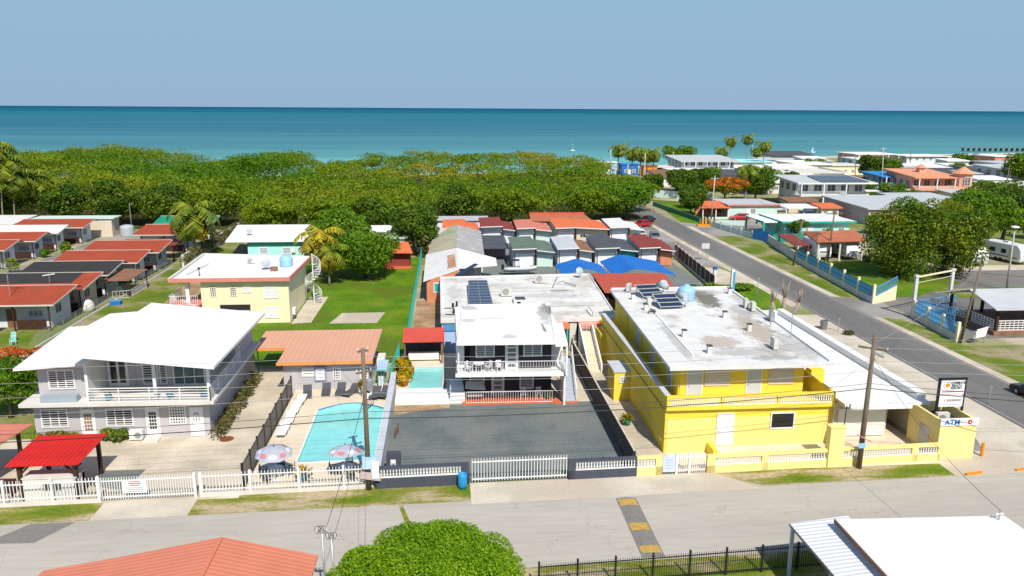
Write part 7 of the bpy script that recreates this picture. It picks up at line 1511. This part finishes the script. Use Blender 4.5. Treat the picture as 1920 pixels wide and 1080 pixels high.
# ================================================================== vegetation
def in_poly(x,y,P):
    c=False;j=len(P)-1
    for i in range(len(P)):
        if (P[i][1]>y)!=(P[j][1]>y) and x<(P[j][0]-P[i][0])*(y-P[i][1])/(P[j][1]-P[i][1])+P[i][0]: c=not c
        j=i
    return c
FP=[(-215,172),(-88,170),(-62,163),(-38,166),(-36,150),(-20,146),(-5,145),(-3,158),(29,161),(37,163),(44,172),(48,186),(46,215),(50,240),(57,262),(60,284),(50,290),(0,287),(-100,279),(-215,268)]
cl=[];rr=random.Random(99);st=6.4
for j in range(int(130/st*1.15)):
    for i in range(int(280/st)):
        x=-215+i*st+(j%2)*st/2+rr.uniform(-2,2);y=145+j*st*.87+rr.uniform(-2,2)
        if not in_poly(x,y,FP): continue
        hh=7.2+1.7*math.sin(x*.045+1.3)*math.cos(y*.05)+rr.uniform(-1.2,1.2)+((2.3+1.6*math.sin(x*.11)) if x<-42 and y>200 else 0)+(1.0 if -25<x<50 and y>235 else 0)
        R_=rr.uniform(3.4,5.2)*(1.25 if x<-42 else 1)
        for k in range(5):
            a=rr.uniform(0,6.28);q=rr.random()*.7*R_;s_=R_*rr.uniform(.42,.7)
            cl.append((x+math.cos(a)*q,y+math.sin(a)*q,hh-rr.uniform(.5,1.5)-q*q*.10,s_,s_,s_*rr.uniform(.30,.46)))
        cl.append((x,y,hh*.5,R_*.95,R_*.95,hh*.46))
print('forest clumps',len(cl))
o=leaf_object('mangrove_forest',cl,420000,.27,'leafforest',up=.6,shell=.72,nr=.28);tag(o,'broad mass of bright green low mangrove and mesquite trees between cabins and sea','forest',kind='stuff')
mb=MB()
for x,y,z,rx,_,_ in cl[::24]: mb.tube([(x,y,0),(x+rr.uniform(-.6,.6),y,z*.5),(x+rr.uniform(-1.5,1.5),y+rr.uniform(-1,1),z*.95)],[.18,.13,.07],5)
o=mb.build('mangrove_stems','bark');tag(o,'grey stems inside the mangrove forest','tree stems',kind='stuff')
g='edge trees in front of the mangrove forest'
ea=make_tree('edge_tree','bright green spreading tree just behind the aqua cottage, left of its roof centre','tree',-31,147,8.3,5.6,'leafforest',9000,.26,flat=.4,clumps=30,seed=31,group=g,base=.15)
eb=make_tree('edge_tree','dark green rounded tree left of the pale concrete wall behind the green roofed cabin','tree',-57,164,8.8,5.2,'leafdark',9000,.26,flat=.5,clumps=30,seed=32,group=g,base=.12)
for lab,x,y,s_,src in (('dark tree behind the grey round water tank',-66,167,1.05,eb),('dark tree behind the farthest left red cabin',-77,168,1.0,eb),('feathery tree behind the green roofed cabin',-46,166,1.0,ea),('spreading tree at the right of the aqua cottage roof',-20,145,1.0,ea),('dark tree above the hidden white roof',-12.5,146,.92,eb),
    ('feathery tree right over the long orange terrace, left part',14,163,1.0,ea),('feathery tree right over the long orange terrace, right part',31,164,1.0,ea),('drooping bright tree overhanging the head of the parking lot',40.5,171,1.05,ea),('spreading tree overhanging the side road at its far end',44.8,184,1.02,ea),('dark tree behind the parked red car',36.5,168,.85,eb),('bushy tree behind the long blue grey shed',3,163,.95,eb),('dark tree at the left edge behind the palms',-92,171,1.1,eb)):
    again(src,lab,(x,y,0),rr.uniform(0,6),s_)
make_tree('mango_tree','dense rounded dark green tree standing on the bright lawn','tree',-11.3,112.5,6.6,5.3,'leafmid',17000,.19,base=.10,flat=.62,clumps=42,tr=.25,seed=41)
make_tree('mango_tree','taller loose green tree behind the rounded lawn tree','tree',-16,126,8.2,5.2,'leafmid',9000,.24,base=.15,flat=.5,clumps=30,tr=.25,seed=42)
make_tree('mango_tree','upright dark tree right of the orange roofed gazebo','tree',-4.8,130,8.6,3.8,'leafdark',8000,.22,base=.1,flat=.7,clumps=30,tr=.25,seed=43)
t=thing('creeper_column','tall dry olive creeper covered fence end left of the green patched shed','creeper',(-3.4,135,0));leaf_object('foliage',[(-3.4,128+i*2.2,2.2,1.0,1.4,2.4) for i in range(10)],3500,.2,'vine',t,org=(-3.4,135,0));MB().cyl((-3.4,135,0),(-3.4,135,3.5),.06).build('stem','bark',t)
t=thing('gazebo','small gazebo with orange roof and dark red walls at the back of the lawn','gazebo',(-6.9,121,0));MB().box(-9,-5.2,119.6,123.5,0,2.4).build('wall','darkredroof',t);MB().slab([(-9.6,118.6,2.6),(-4.7,118.6,2.5),(-5.6,124,3.3),(-9.0,124,3.4)],.12).build('roof','orangeroof',t);MB().box(-9.3,-4.9,118.8,119.6,0,.25).build('step','pinktile',t)
house('hidden white roofed cottage among the trees behind the aqua cottage',-17.5,-9.5,134,139.5,3.4,'whitewall','roofwhite',over=.5,nf=2,ns=1)
house('small white roofed hut between the dark tree and the gazebo',-9.4,-6.2,128,132,3.2,'whitewall','roofwhite',over=.4,nf=1,ns=1)
# aqua cottage + cream house
h=thing('aqua_cottage','pale aqua cottage with pitched bright white roof behind the cream house','house',(-29,132,0));MB().prof_x([(126.4,0),(138.5,0),(138.5,3.9),(126.4,3.1)],-31,-21.5).build('wall','aqua',h)
MB().slab([(-34.2,125.6,3.35),(-21.2,125.6,3.35),(-22.6,139.2,4.0),(-35.6,139.2,4.0)],.18).build('roof','roofwhite',h);MB().box(-31.02,-21.48,126.32,126.4,2.45,3.1).build('painted_shade_band','teal',h)  # teal strip paints the eave's shadow along the wall top
for x in(-29.2,-25.6,-23.2): window(h,(x,126.4,1.1),S_,1.3,1.1,'shutter',2,slat='greywall',rows=5)
MB().box(-24.1,-23.6,126.0,126.4,1.4,2.1).build('window_air_conditioner','white',h)
t=thing('mesh_gate','dark mesh carport side left of the aqua cottage','fence',(-32,127,0));railing(t,[(-33.8,121.5),(-31,127.4)],.1,1.8,'black',.25,name='panel')
dish('grey satellite dish on the white roof of the aqua cottage',-31.5,130,3.6,.3,.5)
h=thing('cream_house','cream two storey house with flat white roof edged in faded red','house',(-23.5,95,0))
mb=MB();mb.mat(0).box(-27.2,-17.55,88.6,100.3,0,4.9);mb.build('wall',['cream'],h)
mb=MB();mb.slab([(-30.3,88.0,5.2),(-17.35,88.0,5.2),(-17.1,100.6,5.2),(-31.0,103.6,5.2)],.22);rf=mb.build('roof','roofwhite',h)
mb=MB();mb.bar((-30.35,87.95,5.2),(-17.3,87.95,5.2),.16,.42);mb.bar((-17.3,87.95,5.2),(-17.0,100.6,5.2),.16,.42);mb.build('red_edge','pinktrim',rf)
mb=MB();mb.bar((-30.3,88,5.28),(-31,103.5,5.28),.3,.35);mb.bar((-31,103.5,5.28),(-17.1,100.7,5.28),.3,.35);mb.bar((-29.3,90.5,5.26),(-28.6,97,5.26),.25,.2);mb.bar((-28.6,97,5.26),(-24.8,96.6,5.26),.25,.2);mb.build('parapet','slab',rf)
MB().box(-30.6,-27.2,87.4,92,2.3,2.5).build('balcony_slab','pinktrim',h);railing(h,[(-30.4,92),(-30.4,87.6),(-27.3,87.6)],2.5,3.5,'tyrewhite',.2);MB().box(-28.9,-28.5,88.7,89.1,2.5,5).build('column','white',h);MB().box(-27.2,-27.1,89.3,91,2.5,4.7).build('glazed_door','glass',h)
for x,w_,z,st_ in((-26.2,.7,3.2,'g'),(-24.0,.7,3.2,'g'),(-20.3,1.5,2.9,'s'),(-20.3,1.5,.6,'s'),(-22.6,.9,3.6,'s')):
    if st_=='g': window(h,(x,88.6,z),S_,w_,1.25,'grid',3,rows=5,fr='cream')
    else: window(h,(x,88.6,z),S_,w_,1.25 if w_>1 else .6,'shutter',1,rows=5,glass='whitewall')
MB().box(-25.2,-21.9,88.5,88.6,.3,2.2).build('carport_opening','dark',h)
mb=MB();[mb.box(-29.0+.42*i,-28.58+.42*i,87.0,88.5,0,2.4-.24*i) for i in range(9)];mb.build('stair','pinktile',h);railing(h,[(-28.8,86.95,2.3),(-25.3,86.95,.2)],.1,1.0,'tyrewhite',.22,name='stair_railing')
t=thing('spiral_stair','white spiral stair at the back right corner of the cream house','stairs',(-16.6,97.5,0))
q=MB();cx,cy=-16.3,97.8
for i in range(18):
    a=i*.45;z=.25+i*.27;q.add([(cx+.08*math.cos(a),cy+.08*math.sin(a),z),(cx+.95*math.cos(a-.24),cy+.95*math.sin(a-.24),z),(cx+.95*math.cos(a+.24),cy+.95*math.sin(a+.24),z),(cx+.08*math.cos(a),cy+.08*math.sin(a),z-.06),(cx+.95*math.cos(a-.24),cy+.95*math.sin(a-.24),z-.06),(cx+.95*math.cos(a+.24),cy+.95*math.sin(a+.24),z-.06)],[(0,1,2),(5,4,3),(1,4,5,2)])
q.build('treads','white',t);MB().cyl((cx,cy,0),(cx,cy,6.2),.07).build('pole','white',t);q=MB();pts=[(cx+.97*math.cos(i*.225),cy+.97*math.sin(i*.225),1.25+i*.135) for i in range(37)];q.tube(pts,.035,5)
for i in range(36): a=i*.225;q.bar((cx+.97*math.cos(a),cy+.97*math.sin(a),.3+i*.135),(cx+.97*math.cos(a),cy+.97*math.sin(a),1.25+i*.135),.04)
q.build('railing','tyrewhite',t)
t=thing('water_tank','blue round water tank on the roof of the cream house','water tank',(-19.0,96.5,5.2));MB().lathe((-19,95.5,5.2),[(.78,0),(.8,.2),(.76,.4),(.8,.6),(.78,1.0),(.5,1.3),(.1,1.4)],18).build('tank','tankblue',t,True)
dish('grey satellite dish beside the blue tank on the cream house',-21.0,93.5,5.2,.3,.55);ac('small fan unit in the middle of the cream house roof',-23.6,97.2,5.2,.2);t=thing('roof_vent','thin black vent with knob at the front of the cream house roof','vent',(-27.7,90.2,5.2));MB().cyl((-27.7,90.2,5.2),(-27.7,90.2,6.0),.05).build('pipe','black',t);MB().lathe((-27.7,90.2,6.0),[(.14,0),(.14,.2)],8).build('cap','black',t)
t=thing('wooden_box','small brown box beside the blue tank on the cream house roof','box',(-19.9,92.6,5.2));MB().box(-20.3,-19.5,92.4,92.9,5.2,5.7).build('box','rustroof',t)
ac('white wall unit low on the right side of the cream house',-17.3,90,.6,R(90),'white')
# palms
def palm_at(label,pb,pt,fr,Y=None,**k):
    bx,by=G(*pb);by2=Y or by;
    if Y: bx=G(pb[0],pb[1])[0]*Y/by
    x,_,z=at(pt[0],pt[1],by2);return make_palm('coconut_palm',label,bx,by2,z,fr,lean=(x-bx,0),**k)
palm_at('tall coconut palm with bare pale trunk at the left behind the cabins',(66,422),(54,338),6.3,seed=1,nf=26,group='palms at the left',dry=.15)
palm_at('bushy coconut palm with drooping yellow fronds beside the row of red cabins',(366,482),(360,400),6.4,seed=2,nf=32,dry=.45,w=.2,droop=1.45)
palm_at('coconut palm with golden hanging fronds behind the cream house corner',(604,520),(600,446),5.4,seed=3,nf=28,dry=.4,w=.2,droop=1.4,leaf='palmyellow')
palm_at('small blurred yellow green palm right of the spiral stair',(618,535),(618,475),3.6,seed=17,nf=16,dry=.6,w=.12,droop=1.25)
g='palms at the left'
for i,(a,b_,c,lab) in enumerate(((8,430,300,'dark coconut palm at the left edge of the forest, leftmost'),(30,428,322,'dark coconut palm right beside the leftmost one'),(-12,430,270,'tallest dark palm crown cut by the left edge'),(92,420,345,'shorter coconut palm right of the bare trunked one'))):
    palm_at(lab,(a,b_),(a-3,c+12),6.0,seed=5+i,nf=24,group=g)
g='palms on the shore'
for i,(a,c,Y,lab) in enumerate(((1160,278,262,'shore palm with reddish crown, left of the beach row'),(1186,284,255,'second shore palm from the left in the beach row'),(1202,286,258,'third shore palm in the beach row'),(1226,286,262,'fourth shore palm in the beach row, right of the concrete pole'),(1371,262,330,'left of the three tall palms above the waterfront'),(1402,258,335,'middle of the three tall palms above the waterfront'),(1434,270,300,'right of the three tall palms above the waterfront'),(1354,281,320,'lower palm left of the three tall palms'),(1420,281,318,'yellowish palm between the tall palms'),(1401,322,205,'big dark palm beside the flame tree'),(1214,288,270,'thin palm squeezed between the beach row palms'))):
    x,_,z=at(a,c,Y);make_palm('coconut_palm',lab,x,Y,z,4.9 if i!=9 else 5.2,nf=18,seed=20+i,group=g,dry=.15 if i in(0,8) else 0,w=.22)
# trees on the right and in town
make_tree('olive_tree','large loose olive green tree by the blue mesh fence, left half of the pair','tree',67.0,108.5,12.3,5.6,'leafolive',19000,.19,base=.0,flat=1.0,clumps=48,tr=.25,seed=51,group='pair of big trees by the blue fence')
make_tree('olive_tree','large loose yellowish tree by the blue mesh fence, right half of the pair','tree',73.8,108.5,11.8,5.5,'leafolive',19000,.19,base=.0,flat=1.0,clumps=44,tr=.25,seed=52,group='pair of big trees by the blue fence')
make_tree('shade_tree','broad leafy green tree with leaning pale trunk in front of the trailers','tree',86.0,118.0,11.8,6.0,'leafmid',18000,.22,base=.40,flat=.55,clumps=44,tr=.3,seed=53)
make_tree('shade_tree','dense dark tree at the right edge behind the trailers','tree',101,133,11.3,8.0,'leafdark',14000,.28,base=.15,flat=.6,clumps=40,tr=.3,seed=54)
make_tree('flame_tree','flame tree with orange red blossom crown behind the mint house','tree',73.5,200,6.8,5.6,'leafmid',5000,.24,base=.3,flat=.45,clumps=26,tr=.25,seed=55,bloom='flame')
make_tree('flame_tree','flame tree with orange blossom at the left edge beside the lilac house','tree',-34.2,61.5,5.0,2.7,'leafmid',9000,.12,base=.2,flat=.7,clumps=30,tr=.18,seed=56)
t=[o for o in C.objects if o.name.startswith('flame_tree')][-1]
leaf_object('blossom',[(-1.2,3.0,4.3,1.0,1.0,.5),(.3,1.8,4.6,.9,.9,.4),(1.3,2.9,4.4,.9,.7,.4)],900,.12,'flame',t,up=.6)
g='town trees';base_=make_tree('town_tree','rounded dark green tree left of the hipped orange porch','tree',57.5,178.5,6.0,3.4,'leafdark',6000,.24,base=.15,flat=.7,clumps=26,tr=.2,seed=61,group=g)
pale=make_tree('town_tree','bright green tree on the shore between beach row palms and beach house','tree',97,322,9.5,6.5,'leafmid',5000,.36,base=.1,flat=.7,clumps=26,tr=.25,seed=62,group=g)
for lab,x,y,s_,src in (('dark tree right behind the hipped orange porch',62,190,1.0,base_),('green tree left of the flame tree',66,213,1.3,base_),('wide tree behind the flame tree',76,228,1.2,base_),('green tree right of the big dark palm',84,206,1.3,base_),('bushy tree behind the big dark palm',92,222,.9,pale),
    ('round dark tree in front of the aqua two storey house',148,262,1.5,base_),('light tree right of the round dark one',158,270,.8,pale),('low tree in front of the pink beige waterfront house',167,280,.8,base_),('small tree right of the solar roofed house',107,186,.7,base_),('tree between the pink house and the villa',119,194,.45,pale),
    ('green tree right of the villa turret',154,214,.5,pale),('small tree in front of the white ribbed roof house',112,163,.8,base_),('tree at the shore right of the white waterfront houses',216,312,.75,pale),('low wide tree by the pier end',236,318,.7,pale),('tree in front of the far right blue grey house',186,236,1.2,pale),
    ('tree beside the ochre building at the right edge',180,216,.8,base_),('bright low tree beside the pink house',86,149,.42,pale),('low dark trees behind the white boundary wall',70,232,1.1,base_),('dark tree at the mangrove end behind the concrete poles',60,222,1.0,base_),('green tree behind the brown roofed low house',88,256,.6,pale),('tree behind the blue kiosk',56,296,.5,pale),('tree at the right edge above the trailers',114,140,.9,base_),('little tree at the left foot of the peach villa',120,202,.55,pale),('bushy tree between the long brown roof and the villa',127,228,.75,base_),('pale tree behind the right end of the solar house',113,206,.6,pale),('low dark tree beside the cream house behind the solar one',108,236,.9,base_),('small tree in front of the peach low shore house',196,288,.5,pale),('tree squeezed between white flat roofs right of the villa',160,184,.9,base_),('low tree by the cream gabled shore house',144,298,.6,pale),('dark tree between beach house and black roofed bungalow',112,252,.8,base_),('shady tree behind the dense right edge tree',128,160,.9,base_)):
    again(src,lab,(x,y,0),rr.uniform(0,6),s_)
make_tree('round_tree','small round bright tree with thin trunk in the aqua house garden','tree',66.3,141.6,3.8,1.9,'leafmid',2600,.15,base=.45,flat=.7,clumps=16,tr=.12,seed=66)
bush('bush','round bush at the wall of the aqua house, right side',72.3,140.6,1.2,2.4,'leafmid',500,.15,9);bush('bush','low leafy bushes at the left foot of the white and blue column',36.2,100.8,1.6,1.2,'leafmid',900,.16,10);bush('bush','low leafy bushes at the right foot of the white and blue column',40.3,101.0,1.5,1.1,'leafmid',800,.16,11)
bush('bush','leafy bushes hiding behind the back right corner of the worn roof',32.6,99,1.9,1.3,'leafmid',900,.16,12);bush('bush','red flowered bush between the big olive trees and the shade tree',77.2,110.2,.9,1.1,'flame',400,.15,13)
bush('bush','palm like bush peeking over the roof of the small white cabins',21,147.5,1.0,3.6,'leafmid',400,.2,14)
bush('bush','scrubby plant at the corner near the dust bin',44.0,79.5,.7,.5,'vine',260,.12,15)
# bare pruned tree
t=local(thing('bare_tree','leafless pruned tree with stubby twigs beside the white annex','tree',(39.6,86.0,0)));q=MB();rr=random.Random(4)
for (x,y,hh) in((-1.6,0,3.6),(0,.3,4.2),(1.6,-.2,3.4)):
    q.tube([(x*.3,y*.3,0),(x*.8,y,hh*.35),(x,y,hh*.62)],[.28,.24,.2],7)
    for k in range(9):
        a=rr.uniform(0,6.28);e=rr.uniform(.3,.9);q.tube([(x,y,hh*.6),(x+math.cos(a)*e*.5,y+math.sin(a)*e*.5,hh*.8),(x+math.cos(a)*e*.8,y+math.sin(a)*e*.8,hh*rr.uniform(.95,1.15))],[.11,.06,.025],5)
q.build('trunk','deadwood',t,True)
bpy.context.view_layer.update()
